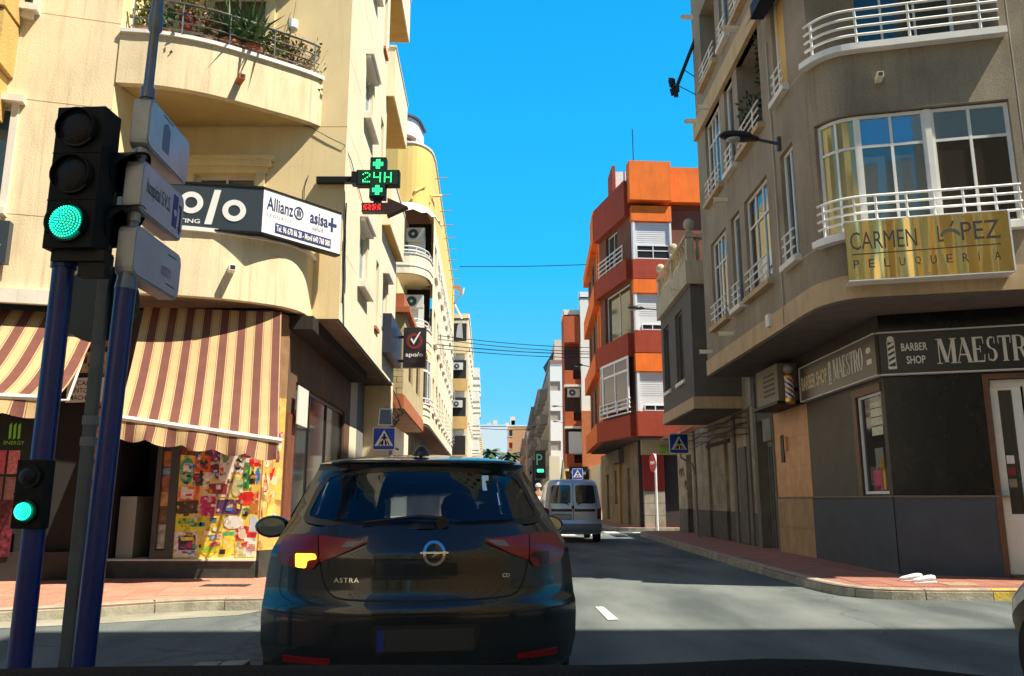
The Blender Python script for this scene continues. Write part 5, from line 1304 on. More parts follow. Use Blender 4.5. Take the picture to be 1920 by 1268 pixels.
m = MB(); yw.box(m, 0, yw.L, 2.2, 3.4, 0, .1); m.build('board', mat('maroon_board', (.13, .02, .03), .5), ys)
text(ys, 'yo.', lambda u, z, d=0: yw.P(u, z, .1 + d), .25, .75, 2.75, 3.1, wt, bold=.02)
# electric cables tangled on the wall end
t = thing('cable_tangle', (-3.3, 20.6, 3.5), 'tangle of black service cables on the wall end beyond the dark soffit', 'cables')
for k in range(7):
    m = MB(); y = 20.6 + .15 * k
    pts = [Vector((-3.4 + .2 * math.sin(i * 1.3 + k * .9) + .05 * k, y, 4.1 - i * .28 + .12 * math.cos(i * 2 + k))) for i in range(7)]
    m.tube(pts, .022, 5); m.build('cable', black, t)

# ---- left: yellow building with rounded corner
YB = thing('apartment_building', (-6, 36, 0), 'bright yellow apartment block with rounded corner balconies and a glazed attic', 'building')
yel = mat('yellow_render', (.80, .54, .17), .9, var=.06, vscale=.8, bump=.15, stain=.15, stain_col=(.5, .3, .1))
yc = [(-8, 33.0), (-4.9, 32.6)] + catmull([(-4.9, 32.6), (-4.1, 32.75), (-3.6, 33.5), (-3.5, 34.6)], 4)[1:] + [(-4.3, 58.5)]
yp = Path(yc, smooth=True); UE = yp.u_at(-3.5, 34.6)
lv = [4.3, 7.4, 10.5, 13.6]
m = MB(); yp.box(m, 0, yp.L, 13.6, 16.3, -.2, 0); m.build('top_parapet', yel, YB)
wins = []
for z in lv[:3]:
    for k in range(9): wins.append((UE + 1.2 + k * 2.6, UE + 2.5 + k * 2.6, z + .75, z + 2.3))
fgrid(YB, yp, 4.3, 13.6, wins, cream_w, fm=white_m, rec=.18, u0=UE, sills=white_m, gms=[glass, shutter, glass_d])
for z in lv[:3]:
    for k in range(9):
        m = MB()
        for j in range(3): yp.rail(m, UE + 1.15 + k * 2.6, UE + 2.55 + k * 2.6, z + .85 + j * .22, .18, .02, 5)
        m.build('window_railing', white_m, YB)
# corner: each floor
for i, z in enumerate(lv[:3]):
    m = MB(); yp.box(m, 0, UE, z, z + .85, -.12, 0.0); m.build('balcony_parapet', cream_w, YB)
    m = MB(); yp.box(m, 0, UE, z + .33, z + .38, 0, .03); yp.box(m, 0, UE, z + .85, z + .9, -.14, .04); m.build('moulding', white_tr, YB)
    poly = [tuple(yp.P(c, 0, -.05).xy) for c in yp.cuts(.01, UE)]
    MB().prism(poly + [(-4.6, 36), (-8, 36)], z, z + .14).build('balcony_slab', cream_y, YB)
    if i > 0:
        m = MB(); m.box(-8, -4.75, 34.5, 34.6, z + .14, z + 3.1); m.box(-4.85, -4.75, 34.6, 36, z + .14, z + 3.1); m.build('loggia_wall', cream_w, YB)
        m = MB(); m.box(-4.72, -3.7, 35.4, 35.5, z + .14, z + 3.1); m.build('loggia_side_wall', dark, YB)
        m = MB()
        for j in range(2): yp.rail(m, UE - 3.2, UE, z + 1.02 + j * .17, -.05, .03, 6)
        for j in range(6): m.tube([yp.P(UE - 3.1 + j * .6, z + .88, -.05), yp.P(UE - 3.1 + j * .6, z + 1.2, -.05)], .022, 5)
        m.build('railing', white_m, YB)
        q = Path([(-6.4, 34.45), (-5.2, 34.45)])
        window(q, YB, 0, q.L, z + .9, z + 2.1, d=0, cols=2, fm=white_m, gm=glass_d)
        m = MB(); m.box(-4.6, -3.85, 34.5, 34.56, z + .2, z + 2.2); m.build('balcony_door', white_m, YB)
    else:
        window(yp, YB, UE - 2.6, UE - .1, z + .75, z + 2.75, d=-.05, cols=4, rows=(1.5, .5), fm=white_m, gm=glass_d, fw=.1, mw=.09, name='corner_window')
        m = MB(); yp.box(m, 0, UE - 2.6, z + .85, z + 3.1, -.12, -.04); yp.box(m, UE - 2.6, UE, z + 2.75, z + 3.1, -.12, -.02); m.build('corner_wall', cream_y, YB)
        m = MB(); yp.rail(m, UE - 2.6, UE, z + 1.0, .12, .03); yp.rail(m, UE - 2.6, UE, z + .78, .12, .03)
        for j in range(7): m.tube([yp.P(UE - 2.6 + j * .43, z + .78, .12), yp.P(UE - 2.6 + j * .43, z + 1.0, .12)], .02, 5)
        m.build('railing', white_m, YB)
poly = [tuple(yp.P(min(c, yp.L - 1e-5), 0, -.03).xy) for c in yp.c]
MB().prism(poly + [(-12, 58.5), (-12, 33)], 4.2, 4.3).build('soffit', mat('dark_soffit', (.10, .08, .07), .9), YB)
MB().prism(poly + [(-12, 58.5), (-12, 33)], 15.9, 16.0).build('roof', terra, YB)
m = MB(); yp.box(m, 0, yp.L, 16.3, 16.38, -.22, .05); m.build('coping', white_m, YB)
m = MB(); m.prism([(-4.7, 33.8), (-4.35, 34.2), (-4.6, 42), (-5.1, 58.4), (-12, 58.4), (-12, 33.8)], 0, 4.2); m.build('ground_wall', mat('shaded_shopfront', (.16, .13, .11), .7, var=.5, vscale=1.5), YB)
# awning over the second loggia, rods along the eaves
t = thing('awning', (-4.2, 33, 13.3), 'off-white scalloped sunblind over the loggia of the yellow block', 'awning')
m = MB()
for j in range(14):
    u0, u1 = UE - 3.4 + j * .24, UE - 3.16 + j * .24
    m.add([yp.P(u0, 13.6, .03), yp.P(u1, 13.6, .03), yp.P(u1, 13.18 - .1 * (j % 2), .38), yp.P(u0, 13.18 - .1 * ((j + 1) % 2), .38)], [(0, 1, 2, 3)])
m.build('canvas', mat('offwhite_canvas', (.70, .66, .56), .9, var=.1), t, fix=False)
ac_unit(-4.25, 34.1, 12.4, 'air conditioner tucked under the sunblind of the yellow block')
ac_unit(-4.25, 34.1, 9.35, 'air conditioner with a round fan in the lower loggia of the yellow block')
rod = None
for k in range(11):
    u = UE + .2 + k * 2.15
    if rod is None:
        m = MB(); m.tube([yp.P(u, 15.55, 0), yp.P(u, 15.6, .6)], .024, 5); rod = m.build('waterspout', mat('rod_ochre', (.34, .19, .07), .7), YB); r0 = yp.P(u, 15.55, 0)
    else:
        o = rod.copy(); scene.collection.objects.link(o); o.location = Vector(rod.location) + (yp.P(u, 15.55, 0) - r0)
m = MB(); m.tube([yp.P(UE - 2.2, 13.75, .03), yp.P(UE - 2.1, 14.1, .04), yp.P(UE - 1.55, 14.5, .04)], .06, 6); m.tube([yp.P(UE - 1.1, 13.9, .03), yp.P(UE - 1.0, 14.25, .04), yp.P(UE + .1, 14.7, .3)], .06, 6); m.build('overflow_pipe', yel, YB)
# attic with glazed gable
m = MB(); m.prism([(-8, 34.5), (-4.9, 34.4), (-4.4, 35.5), (-4.7, 42), (-8, 42)], 16.0, 17.9); m.build('attic_wall', mat('attic_brown', (.25, .19, .15), .5, var=.4, vscale=.9), YB)
ag = Path(catmull([(-8, 34.3), (-5.4, 34.1), (-4.45, 34.6), (-4.2, 36)], 4), smooth=True)
m = MB(); ag.box(m, 0, ag.L, 17.5, 18.35, -.3, 0); 
for f in (.55, .78, .98): ag.box(m, ag.L * f - .14, ag.L * f + .14, 16.2, 17.5, -.25, -.02)
m.build('attic_frame', white_m, YB)
m = MB(); ag.box(m, 0, ag.L, 18.35, 18.45, -.4, .12); m.build('attic_roof', mat('slate_edge', (.05, .055, .08), .5), YB)
t = thing('water_tank', (-4.6, 38, 16.4), 'round white water tank on the roof of the yellow block', 'tank')
m = MB(); m.sphere((-4.55, 38.5, 17.0), .75, n=14); m.build('tank', white_m, t, smooth=True)

# ---- further left, each block stepping away
def simple_block(label, px_side, y0, y1, x0, x1, ztop, wm, floors, z1=3.6, name='apartment_building', side='L', fw_=1.2, gap=2.6, front_wins=True, gms=None, seed=0, roofm=None, trim=None, balc=False):
    rr = random.Random(seed)
    B = thing(name, ((x0 + x1) / 2, y0, 0), label, 'building')
    if side == 'L': pth = Path([(x1, y0), (x1 - .03 * (y1 - y0), y1)]); fr = Path([(x0, y0), (x1, y0)])
    else: pth = Path([(x0 - .0 * (y1 - y0), y1), (x0, y0)]); fr = Path([(x0, y0), (x1, y0)])
    fh = (ztop - z1) / floors
    wins = []
    n = int((pth.L - 1) / gap)
    for i in range(floors):
        for k in range(n): wins.append((.7 + k * gap, .7 + k * gap + fw_, z1 + i * fh + .7, z1 + i * fh + 2.2))
    fgrid(B, pth, 0, ztop, wins, wm, rec=.2, gms=gms, sills=trim or white_tr)
    fwins = []
    if front_wins:
        for i in range(floors): fwins.append((fr.L - 1.25 if side == 'L' else .35, fr.L - .35 if side == 'L' else 1.25, z1 + i * fh + .7, z1 + i * fh + 2.3))
    fgrid(B, fr, 0, ztop, fwins, wm, rec=.5, gms=gms, name='end_wall', sills=trim or white_tr)
    xe = pth.P(0 if side == 'R' else pth.L - 1e-4, 0).x
    MB().prism([(x0, y0), (x1, y0), (xe if side == 'L' else x1, y1), (x0, y1)], ztop - .1, ztop).build('roof', roofm or terra, B)
    m = MB(); pth.box(m, 0, pth.L, ztop, ztop + .35, -.15, .06); fr.box(m, 0, fr.L, ztop, ztop + .35, -.15, .06); m.build('parapet', trim or wm, B)
    if balc:
        for i in range(floors):
            for k in range(0, n, 2):
                m = MB(); a = .4 + k * gap; pth.box(m, a, a + 2.0, z1 + i * fh, z1 + i * fh + .12, 0, .8); pth.box(m, a, a + 2.0, z1 + i * fh + .12, z1 + i * fh + .95, .72, .8); pth.box(m, a, a + .08, z1 + i * fh + .12, z1 + i * fh + .95, 0, .72); pth.box(m, a + 1.92, a + 2.0, z1 + i * fh + .12, z1 + i * fh + .95, 0, .72)
                m.build('balcony', trim or wm, B)
    return B
och = mat('ochre_render', (.62, .40, .15), .9, var=.1); 
OB = simple_block('ochre block with open balconies one above another, past the yellow building', None, 59.5, 78, -12, -3.25, 14.6, cream_w, 4, z1=3.4, seed=1, gms=[dark, glass_d, shutter])
# its open balconies towards the viewer
fr = Path([(-4.55, 59.4), (-3.3, 59.4)])
for i in range(4):
    z = 3.5 + i * 2.8
    m = MB(); fr.box(m, 0, fr.L, z, z + .9, 0, .12); m.build('balcony_front', och if i < 3 else cream_y, OB)
    m = MB(); fr.box(m, .1, fr.L - .1, z + .9, z + 2.3, -.02, .0); m.build('balcony_shade_panel', dark, OB)  # flat dark panel stands in for the shaded balcony depth
    if i in (1, 2): ac_unit(-4.0, 59.2, z + 1.55, 'air conditioner on the %s balcony of the ochre block' % ('second' if i == 1 else 'third'), .9)
t = thing('roof_awning', (-3.6, 56, 14), 'brown and white awning on slanted poles sticking out above the roofs beyond the yellow building', 'awning')
m = MB(); m.add([W(849, 535, Y=55), W(862, 534, Y=56), W(869, 553, Y=56), W(852, 541, Y=55)], [(0, 1, 2, 3)]); m.build('canvas', mat('brown_canvas', (.2, .1, .05), .9), t, fix=False)
for a, b in (((866, 548), (851, 570)), ((851, 568), (866, 598)), ((867, 552), (870, 540))):
    m = MB(); m.tube([W(a[0], a[1], Y=56), W(b[0], b[1], Y=56)], .07, 5); m.build('pole', white_m, t)
m = MB(); m.add([W(858, 610, Y=57), W(866, 602, Y=57), W(868, 636, Y=57), W(855, 632, Y=57)], [(0, 1, 2, 3)]); m.build('sheet', mat('grey_canvas', (.35, .37, .4), .8), t, fix=False)
simple_block('white block with grey window openings, fourth along the sunny side', None, 79, 100, -14, -4.0, 15.5, cream_w, 5, seed=2, gms=[glass_d, glass], trim=white_m, balc=True)
simple_block('grey-white block with a square roof opening on the sunny side', None, 101, 128, -16, -4.3, 15.5, mat('greyish_white', (.55, .54, .50), .9, var=.08), 5, seed=3, gms=[glass_d], trim=white_m)
simple_block('cream block farthest along the sunny side of the street', None, 130, 165, -20, -5.6, 13.0, cream_w, 4, seed=4, gms=[glass_d, dark], balc=True)
# ---- end of the street
EB = simple_block('wide building with a blank pale blue end wall closing the street', None, 205, 225, -22, -1.3, 19.5, mat('pale_blue_wall', (.72, .78, .80), .9, var=.04), 4, side='L', front_wins=False, trim=white_m, seed=5)
simple_block('orange and white block beside the blank blue wall at the street end', None, 206, 225, -1.1, 12, 19.5, mat('far_orange', (.62, .30, .14), .9, var=.1), 5, side='R', fw_=2, gap=3, trim=white_m, seed=6, gms=[glass_d, mat('far_red_blind', (.5, .04, .03), .8)])
m = MB()
for k in range(6): m.box(-8.2 + k * 1.6, -7.2 + k * 1.6, 216, 218, 19.5, 20.6 + (k % 3) * .7)
m.box(-.4, .8, 216, 218, 19.5, 23); tag(m.build('rooftop_block', cream_w, EB, kind='stuff'))
def palm(x, y, h, label, s=1.0):
    t = thing('palm_tree', (x, y, 0), label, 'tree')
    m = MB(); m.tube([(x, y, 0), (x + .1, y, h * .5), (x, y, h)], .22, 8, r2=.16); m.build('trunk', mat('palm_trunk', (.18, .12, .07), .95, var=.3), t)
    f = MB()
    for k in range(26):
        a = k * 2.4; el = .9 - 1.5 * ((k * 7) % 26) / 26
        pts = []
        for i in range(6):
            r = s * 2.3 * i / 5; pts.append(Vector((x + math.cos(a) * r * math.cos(el * .6), y + math.sin(a) * r * math.cos(el * .6), h + r * math.sin(el) * .9 - .22 * r * r / s)))
        side_ = Vector((-math.sin(a), math.cos(a), 0))
        for i in range(5):
            w0, w1 = .35 * s * math.sin(math.pi * (i + .3) / 5.6), .35 * s * math.sin(math.pi * (i + 1.3) / 5.6)
            f.quad(pts[i] - side_ * w0 - Vector((0, 0, w0 * .6)), pts[i], pts[i + 1], pts[i + 1] - side_ * w1 - Vector((0, 0, w1 * .6)))
            f.quad(pts[i] + side_ * w0 - Vector((0, 0, w0 * .6)), pts[i], pts[i + 1], pts[i + 1] + side_ * w1 - Vector((0, 0, w1 * .6)))
    f.build('crown', mat('palm_leaf', (.05, .10, .03), .7, var=.3), t, fix=False)
palm(-4.9, 175, 11.3, 'palm tree before the blank pale blue wall at the street end', 1.3)
palm(-.6, 175, 10.6, 'palm tree in front of the orange block at the street end', 1.3)

# ================================================================ RIGHT SIDE, BEYOND THE SIDE STREET
QB = thing('apartment_building', (5, 35, 0), 'orange and red apartment block with stepped bays and white shutters', 'building')
q1 = Path([(4.25, 43.8), (4.05, 37.6)]); q2 = Path([(4.05, 37.6), (4.0, 35.7)]); q3 = Path([(4.0, 35.7), (4.9, 32.0)]); q4 = Path([(4.9, 32.0), (5.95, 32.08)]); q5 = Path([(5.95, 32.5), (9.5, 32.7)])
def qfloor(pth, zb, zt, top, wins, band, bd=.3, wall=brownred):
    fgrid(QB, pth, zb, top, wins, wall, fm=alu, rec=.18, gms=[shutter, glass_d, shutter], cols=1)
w = []
for z in (4.6, 7.75, 10.9): w += [(1.0, 2.1, z, z + 1.9), (3.6, 4.7, z, z + 1.9)]
fgrid(QB, q1, 3.65, 13.4, w, brownred, gms=[shutter, glass_d])
fgrid(QB, q2, 3.65, 14.3, [(.5, 1.3, z, z + 1.9) for z in (4.6, 7.75, 10.9)], orange_r, gms=[shutter])
fgrid(QB, q3, 3.65, 14.3, [(.6, 3.55, 7.85, 10.0), (.9, 2.3, 10.95, 12.7)], brownred, gms=[mat('green_brown_glass', (.10, .09, .03), .06, metal=.2), dark], cols=2)
fgrid(QB, q4, 3.65, 14.9, [], brownred, name='bay_core_wall')
fgrid(QB, q5, 3.65, 14.9, [], brownred, name='rear_bay_wall')
# projecting spandrels, one mesh each
for pth, zs in ((q1, ((3.65, 4.5), (6.75, 7.65), (9.85, 10.8), (12.8, 13.4))), (q2, ((3.65, 4.5), (6.75, 7.65), (9.85, 10.8), (12.9, 14.3)))):
    for a, b in zs:
        m = MB(); pth.box(m, -.0, pth.L, a, b, 0, .28); m.build('spandrel', orange_r, QB)
for a, b, mm in ((3.65, 4.5, red_r), (6.85, 7.8, red_r), (10.05, 10.9, red_r), (12.75, 14.3, red_r)):
    m = MB(); q3.box(m, 0, q3.L, a, b, 0, .25); m.build('spandrel', mm, QB)  # chamfer bands coloured dark for the shade on the same orange
for a, b, mm in ((3.65, 4.6, red_r), (6.95, 7.85, red_r), (10.0, 10.8, red_r)):
    m = MB(); q4.box(m, -.02, q4.L + .6, a, b, 0, .33); m.build('spandrel', mm, QB)
for a, b in ((6.2, 6.92), (9.4, 9.97), (12.45, 13.1)):
    m = MB(); q4.box(m, -.02, q4.L + .6, a, b, 0, .33); m.build('shutter_box', orange_r, QB)
m = MB(); q4.box(m, -.1, q4.L + .6, 13.3, 15.0, -.1, .5); m.build('roof_parapet', orange_r, QB)
m = MB(); q5.box(m, .7, q5.L, 13.45, 15.0, -.2, .35); m.build('roof_parapet', orange_r, QB)
for z, h in ((4.62, 1.56), (7.87, 1.52), (10.82, 1.6)):
    m = MB(); q4.box(m, .12, q4.L + .55, z, z + h, .0, .2); m.build('shutter_panel', shutter, QB)
    m = MB(); q4.box(m, .02, .12, z, z + h, .0, .3); q4.box(m, q4.L + .5, q4.L + .58, z, z + h, .0, .3); m.build('shutter_frame', alu, QB)
    s = MB()
    for k in range(10): q4.box(s, .14, q4.L + .5, z + h * .4 + k * .09, z + h * .4 + k * .09 + .012, .2, .206)
    s.build('shutter_slats', mat('slat_grey', (.5, .52, .54), .6), QB, kind='stuff')
zf = 10.82
window(q4, QB, .16, q4.L + .5, zf + .03, zf + .62, d=.2, cols=2, rows=(.6, .4), fm=alu, gm=glass_d, fw=.04)
for z in (4.62, 7.87): window(q4, QB, .3, q4.L + .5, z + .02, z + .25, d=.2, cols=3, fm=alu, gm=glass_d, fw=.03)
# white glazed bow window, first floor, and glazed bay above
qq = Path([(3.9, 35.2), (3.93, 34.6), (4.65, 31.85), (4.85, 31.85)], smooth=False)
window(qq, QB, .05, .6, 4.75, 6.85, d=0, cols=1, rows=(.35, 1.4, .4), fm=white_m, gm=glass_d, fw=.07)
window(qq, QB, .62, qq.L - .2, 4.75, 6.85, d=0, cols=2, rows=(1.55, .5), fm=white_m, gm=mat('purple_grey_glass', (.12, .10, .12), .2), fw=.1, mw=.09)
m = MB()
for k in range(4): qq.rail(m, .02, qq.L - .18, 4.6 + k * .18, .08, .03)
for k in range(4): m.tube([qq.P(.1 + k * 1.1, 4.6, .08), qq.P(.1 + k * 1.1, 5.15, .08)], .03, 6)
m.build('window_railing', white_m, QB)
m = MB()
for k in range(4): q3.rail(m, .4, 3.4, 11.0 + k * .2, .22, .025)
for k in range(4): m.tube([q3.P(.5 + k * .95, 10.9, .22), q3.P(.5 + k * .95, 11.6, .22)], .02, 6)
m.build('balcony_railing', white_m, QB)
poly = [tuple(p) for p in [(4.0, 35.7), (4.9, 32.0), (5.95, 32.08), (5.95, 32.5), (9.5, 32.7), (12, 32.8), (12, 43.8), (4.25, 43.8), (4.05, 37.6)]]
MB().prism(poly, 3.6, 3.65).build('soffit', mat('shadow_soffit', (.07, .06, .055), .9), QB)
MB().prism(poly, 13.2, 13.3).build('roof', terra, QB)
m = MB(); m.box(4.45, 5.3, 33.4, 34.6, 14.3, 15.3); m.build('stair_head', white_m, QB)
m = MB(); m.box(4.35, 4.5, 33.2, 34.7, 14.2, 15.5); m.build('stair_head_edge', red_r, QB)
m = MB(); m.tube([(5.3, 33.2, 15), (5.3, 33.2, 17.2)], .02, 5); m.build('aerial', black, QB)
# ground floor: red corner, stone base, shop board, weathered walls receding
qg = Path([(5.0, 46), (5.2, 34.2), (5.55, 33.9)]); qf = Path([(5.15, 33.4), (6.1, 33.42), (9, 33.5)])
m = MB(); qg.facade(m, .1, 3.6, [(2.2, 3.1, .2, 2.5, .2, True), (5.2, 5.9, 1.0, 2.6, .2, True), (7.0, 7.4, .9, 2.6, .2, True), (9.2, 10.0, .1, 2.6, .2, True)]); m.build('ground_wall', mat('ochre_grey_wall', (.26, .20, .13), .95, var=.3, vscale=1.5, bump=.5, bscale=15, stain=.7, stain_col=(.08, .06, .045)), QB)
m = MB(); qf.box(m, .15, 1.0, 1.55, 3.2, 0, .25); m.build('red_pilaster', mat('signal_red_wall', (.26, .02, .015), .8, var=.08), QB)
for i in range(2):
    for j in range(3):
        m = MB(); qf.box(m, .16 + i * .42, .57 + i * .42, .12 + j * .48, .585 + j * .48, 0, .24 + rnd.uniform(0, .02)); m.build('stone_block', mat('base_stone', (.30, .28, .23), .9, var=.25, vscale=3), QB)
m = MB(); qf.facade(m, .1, 3.6, [], d=0); m.build('recess_wall', mat('dark_recess', (.035, .03, .03), .9), QB)
m = MB(); qf.box(m, .1, 1.6, 3.0, 3.6, .05, .3); m.build('fascia_board', mat('beige_fascia', (.42, .34, .22), .8, var=.1), QB)
m = MB(); qf.box(m, .8, 1.6, 3.05, 3.32, .3, .36); m.build('green_board', mat('green_yellow_board', (.22, .34, .05), .6, var=.5, vscale=8), QB)
m = MB(); qg.box(m, 7.2, 7.5, .1, 2.9, 0, .12); m.build('timber_post', mat('honey_wood', (.38, .22, .08), .7), QB)
m = MB(); qg.box(m, 6.0, 8.4, 2.9, 3.5, 0, .25); m.build('shop_blind', mat('taupe_blind', (.12, .10, .08), .8, var=.2), QB)
# white flank and terracotta wall
simple_block('tall white block with a blank flank over a terracotta lower wall', None, 53.0, 53.85, 4.58, 12, 14.6, mat('flank_white', (.74, .73, .68), .9, var=.04), 3, side='R', front_wins=False, trim=white_m, seed=8)
m = MB(); m.box(4.54, 6.4, 52.7, 52.97, 0, 6.9); tag(m.build('garden_wall', mat('terracotta_render', (.45, .15, .06), .9, var=.12)), 'terracotta rendered wall under the blank white flank', 'wall')
# red balcony tower
m = MB(); m.box(4.95, 5.2, 46.1, 52.7, 0, 3.2); tag(m.build('lot_wall', cream_w), 'sunlit cream wall along the empty plot past the orange block', 'wall')
RT = simple_block('narrow oxide red block with stacked curved balconies', None, 54, 57, 3.55, 12, 13.6, mat('rust_red', (.30, .06, .03), .9, var=.1), 4, side='R', front_wins=False, trim=white_tr, seed=9)
fr = Path([(3.5, 53.9), (4.56, 53.9)])
for i in range(4):
    z = 3.2 + i * 2.75
    if i < 3:
        m = MB(); fr.box(m, .02, fr.L, z + .85, z + 2.6, 0, .02); m.build('balcony_shade_panel', mat('deep_brown', (.06, .03, .025), .9), RT)  # dark brown panel imitates shade inside the open balcony
        m = MB(); fr.box(m, .0, .55, z, z + .95, .02, .7); fr.box(m, .55, fr.L, z, z + .35, .02, .7); m.build('balcony_front', mat('rust_orange', (.42, .09, .03), .9, var=.1), RT)
        m = MB()
        for k in range(8): m.tube([fr.P(.62 + k * .085, z + .35, .66), fr.P(.62 + k * .085, z + .92, .66)], .014, 4)
        fr.rail(m, .55, fr.L - .02, z + .93, .66, .022); m.build('balcony_railing', black, RT)
        m = MB(); fr.box(m, -.03, fr.L, z - .15, z - .02, .02, .8); m.build('slab_edge', white_tr, RT)
    else:
        m = MB(); fr.box(m, 0, fr.L, z + .1, z + 1.9, 0, .7); m.build('balcony_front', MATS['rust_orange'], RT)
ac_unit(4.1, 53.5, 7.9, 'air conditioner on a balcony of the narrow red block')
m = MB(); fr.box(m, .25, 1.15, 4.1, 5.6, .03, .5); m.build('balcony_glazing', alu, RT)
t = thing('shop_sign', (4.4, 52, 3), 'small black shop sign with pale script under the narrow red block', 'sign')
cw2 = Path([(3.65, 52.5), (4.85, 52.5)]); m = MB(); cw2.box(m, 0, cw2.L, 2.45, 3.3, 0, .1); m.build('board', black, t)
text(t, 'Cortinas', lambda u, z, d=0: cw2.P(u, z, .1 + d), .15, 1.05, 2.8, 3.05, mat('pale_ink', (.5, .5, .5), .5))
m = MB(); m.box(3.7, 4.9, 52.7, 53.4, .1, 2.4); tag(m.build('shop_kiosk_wall', white_m), 'white shopfront wall under the black script sign', 'wall')
# white block with dark bands
WB = simple_block('white block, street side coloured darker for shade, with dark wrap-round window bands', None, 76, 100, 3.6, 14, 13.9, mat('shade_beige', (.33, .29, .24), .9, var=.12), 4, side='R', front_wins=False, trim=mat('taupe_trim', (.24, .2, .17), .9), seed=10, balc=True, gms=[dark, glass_d])  # shade of the white street side is put into its wall colour
fr = Path([(3.6, 75.9), (5.2, 75.9)])
m = MB(); fr.facade(m, 0, 13.9, [(.0, .95, 11.3, 12.2, .3, True), (0, .95, 8.5, 9.4, .3, True), (0, .95, 5.7, 6.6, .3, True), ], d=.02); m.build('white_flank', white_m, WB)
m = MB(); m.prism([(3.62, 75.8), (4.8, 75.8), (4.8, 85), (3.62, 85)], 13.9, 14.0); m.build('terrace', terra, WB)
m = MB(); m.prism([(4.2, 79), (9, 79), (9, 90), (4.2, 90)], 14.0, 16.8); m.build('penthouse', mat('pale_beige', (.6, .54, .44), .9), WB)
m = MB(); m.add([(3.3, 85, 15.0), (4.2, 80, 15.9), (4.6, 80, 15.5), (3.6, 85, 14.3)], [(0, 1, 2, 3)]); m.build('terrace_awning', mat('navy_awning', (.03, .05, .09), .8), WB, fix=False)
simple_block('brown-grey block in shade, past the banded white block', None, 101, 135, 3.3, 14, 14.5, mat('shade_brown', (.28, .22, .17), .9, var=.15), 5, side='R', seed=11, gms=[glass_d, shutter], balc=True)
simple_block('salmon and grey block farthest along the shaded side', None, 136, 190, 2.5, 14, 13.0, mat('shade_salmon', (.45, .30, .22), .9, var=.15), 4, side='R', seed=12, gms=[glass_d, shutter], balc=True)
t = thing('wall_banner', (3.0, 128, 5), 'tall dark banner sign hanging on the far shaded facades', 'sign')
m = MB(); m.box(2.5, 3.4, 100.4, 100.6, 1.5, 6); m.build('banner', mat('banner_navy', (.02, .025, .06), .5), t)
# slanting striped sunblind by the white shopfront
t = thing('parasol', (2.9, 50, .2), 'closed olive green and cream sunshade before the far shops', 'parasol')
m = MB(); m.tube([(3.1, 50, .13), (3.1, 50, 3.6)], .03, 6); m.build('pole', white_m, t)
m = MB(); m.lathe((3.1, 50, 1.0), [(.38, 0), (.3, .5), (.16, 1.6), (.03, 2.6)], 10); m.build('folded_canopy', mat('olive_canvas', (.28, .26, .10), .9, var=.3, vscale=4), t)
m = MB(); m.box(2.35, 3.0, 51.5, 51.6, 1.9, 3.9); tag(m.build('shop_banner', mat('cream_banner', (.72, .66, .5), .9)), 'plain cream banner hanging beside the closed green sunshade', 'banner')

# ================================================================ WIRES
def wire(name, a, b, sag, r, label, n=14):
    a, b = Vector(a), Vector(b)
    pts = [a.lerp(b, i / n) - Vector((0, 0, sag * 4 * (i / n) * (1 - i / n))) for i in range(n + 1)]
    m = MB(); m.tube(pts, r, 4, cap=False)
    return tag(m.build(name, black), label, 'cable', 'cables strung across the street')
wire('overhead_wire', W(862, 500, Y=45), W(1102, 496, Y=43), .05, .02, 'single thin wire strung high across the street, above the others')
for k, (yl, yr) in enumerate(((634, 652), (641, 660), (649, 664), (656, 671))):
    wire('overhead_wire', W(820 if k < 2 else 800, yl - 5, Y=38), W(1110, yr, Y=44), .12, .018 + .004 * (k == 2), ['uppermost of the four wires crossing the street', 'second of the four wires crossing the street', 'thickest of the four wires crossing the street', 'lowest of the four wires crossing the street'][k])
wire('overhead_wire', W(1108, 650, Y=42), W(1250, 655, Y=32), .2, .015, 'thin wire passing before the orange block')
wire('overhead_wire', W(880, 801, Y=90), W(1040, 801, Y=90), .3, .03, 'far low wire carrying a lamp across the street end')
# far lamps
lamp(W(1177, 577, Y=29.2), W(1210, 579, Y=29.2), W(1244, 582, Y=29.0), 'small street lamp before the orange block shutters', .95)
lamp(W(1076, 685, Y=39), W(1093, 685, Y=39), W(1117, 690, Y=39), 'street lamp standing out before the white flank', .8)
lamp(W(1034, 762, Y=60), W(1050, 762, Y=60), W(1062, 763, Y=60), 'upper of two small lamps before the dark window bands', .7)
lamp(W(1036, 790, Y=62), W(1048, 791, Y=62), W(1058, 794, Y=62), 'lower of two small lamps before the dark window bands', .6)
lamp(W(995, 803, Y=90), W(1004, 800, Y=90), W(1008, 796, Y=90), 'lamp hung on the far wire over the road', 1.0)

# ================================================================ BLOCKS BEHIND AND BESIDE THE DRIVER (they throw the near shade and fill the reflections)
def back_block(label, poly, h, wm, seed, w=1.3):
    B = thing('apartment_building', (poly[0][0], poly[0][1], 0), label, 'building')
    MB().prism([(p[0], p[1]) for p in poly], h - .2, h).build('roof', terra, B)
    n = len(poly)
    for i in range(n):
        a, b = poly[i], poly[(i + 1) % n]; pth = Path([a, b]); wins = []
        for fl_ in range(int((h - 4) / 3)):
            for k in range(int((pth.L - 1.5) / 3.2)): wins.append((1 + k * 3.2, 1 + k * 3.2 + w, 4.8 + fl_ * 3, 6.4 + fl_ * 3, .2, False))
        m = MB(); pth.facade(m, 0, h, wins); m.build('wall', wm, B)
        g_ = MB()
        for o_ in wins: pth.box(g_, o_[0], o_[1], o_[2], o_[3], -.2, -.15)
        if wins: g_.build('window_glazing', glass_d, B, kind='stuff')
    return B
back_block('sandy apartment block on the near corner behind the driver, street side of the sun', [(40, 2.9), (6.9, 2.1), (6.9, -40), (40, -40)], 20.5, cream_y, 20)
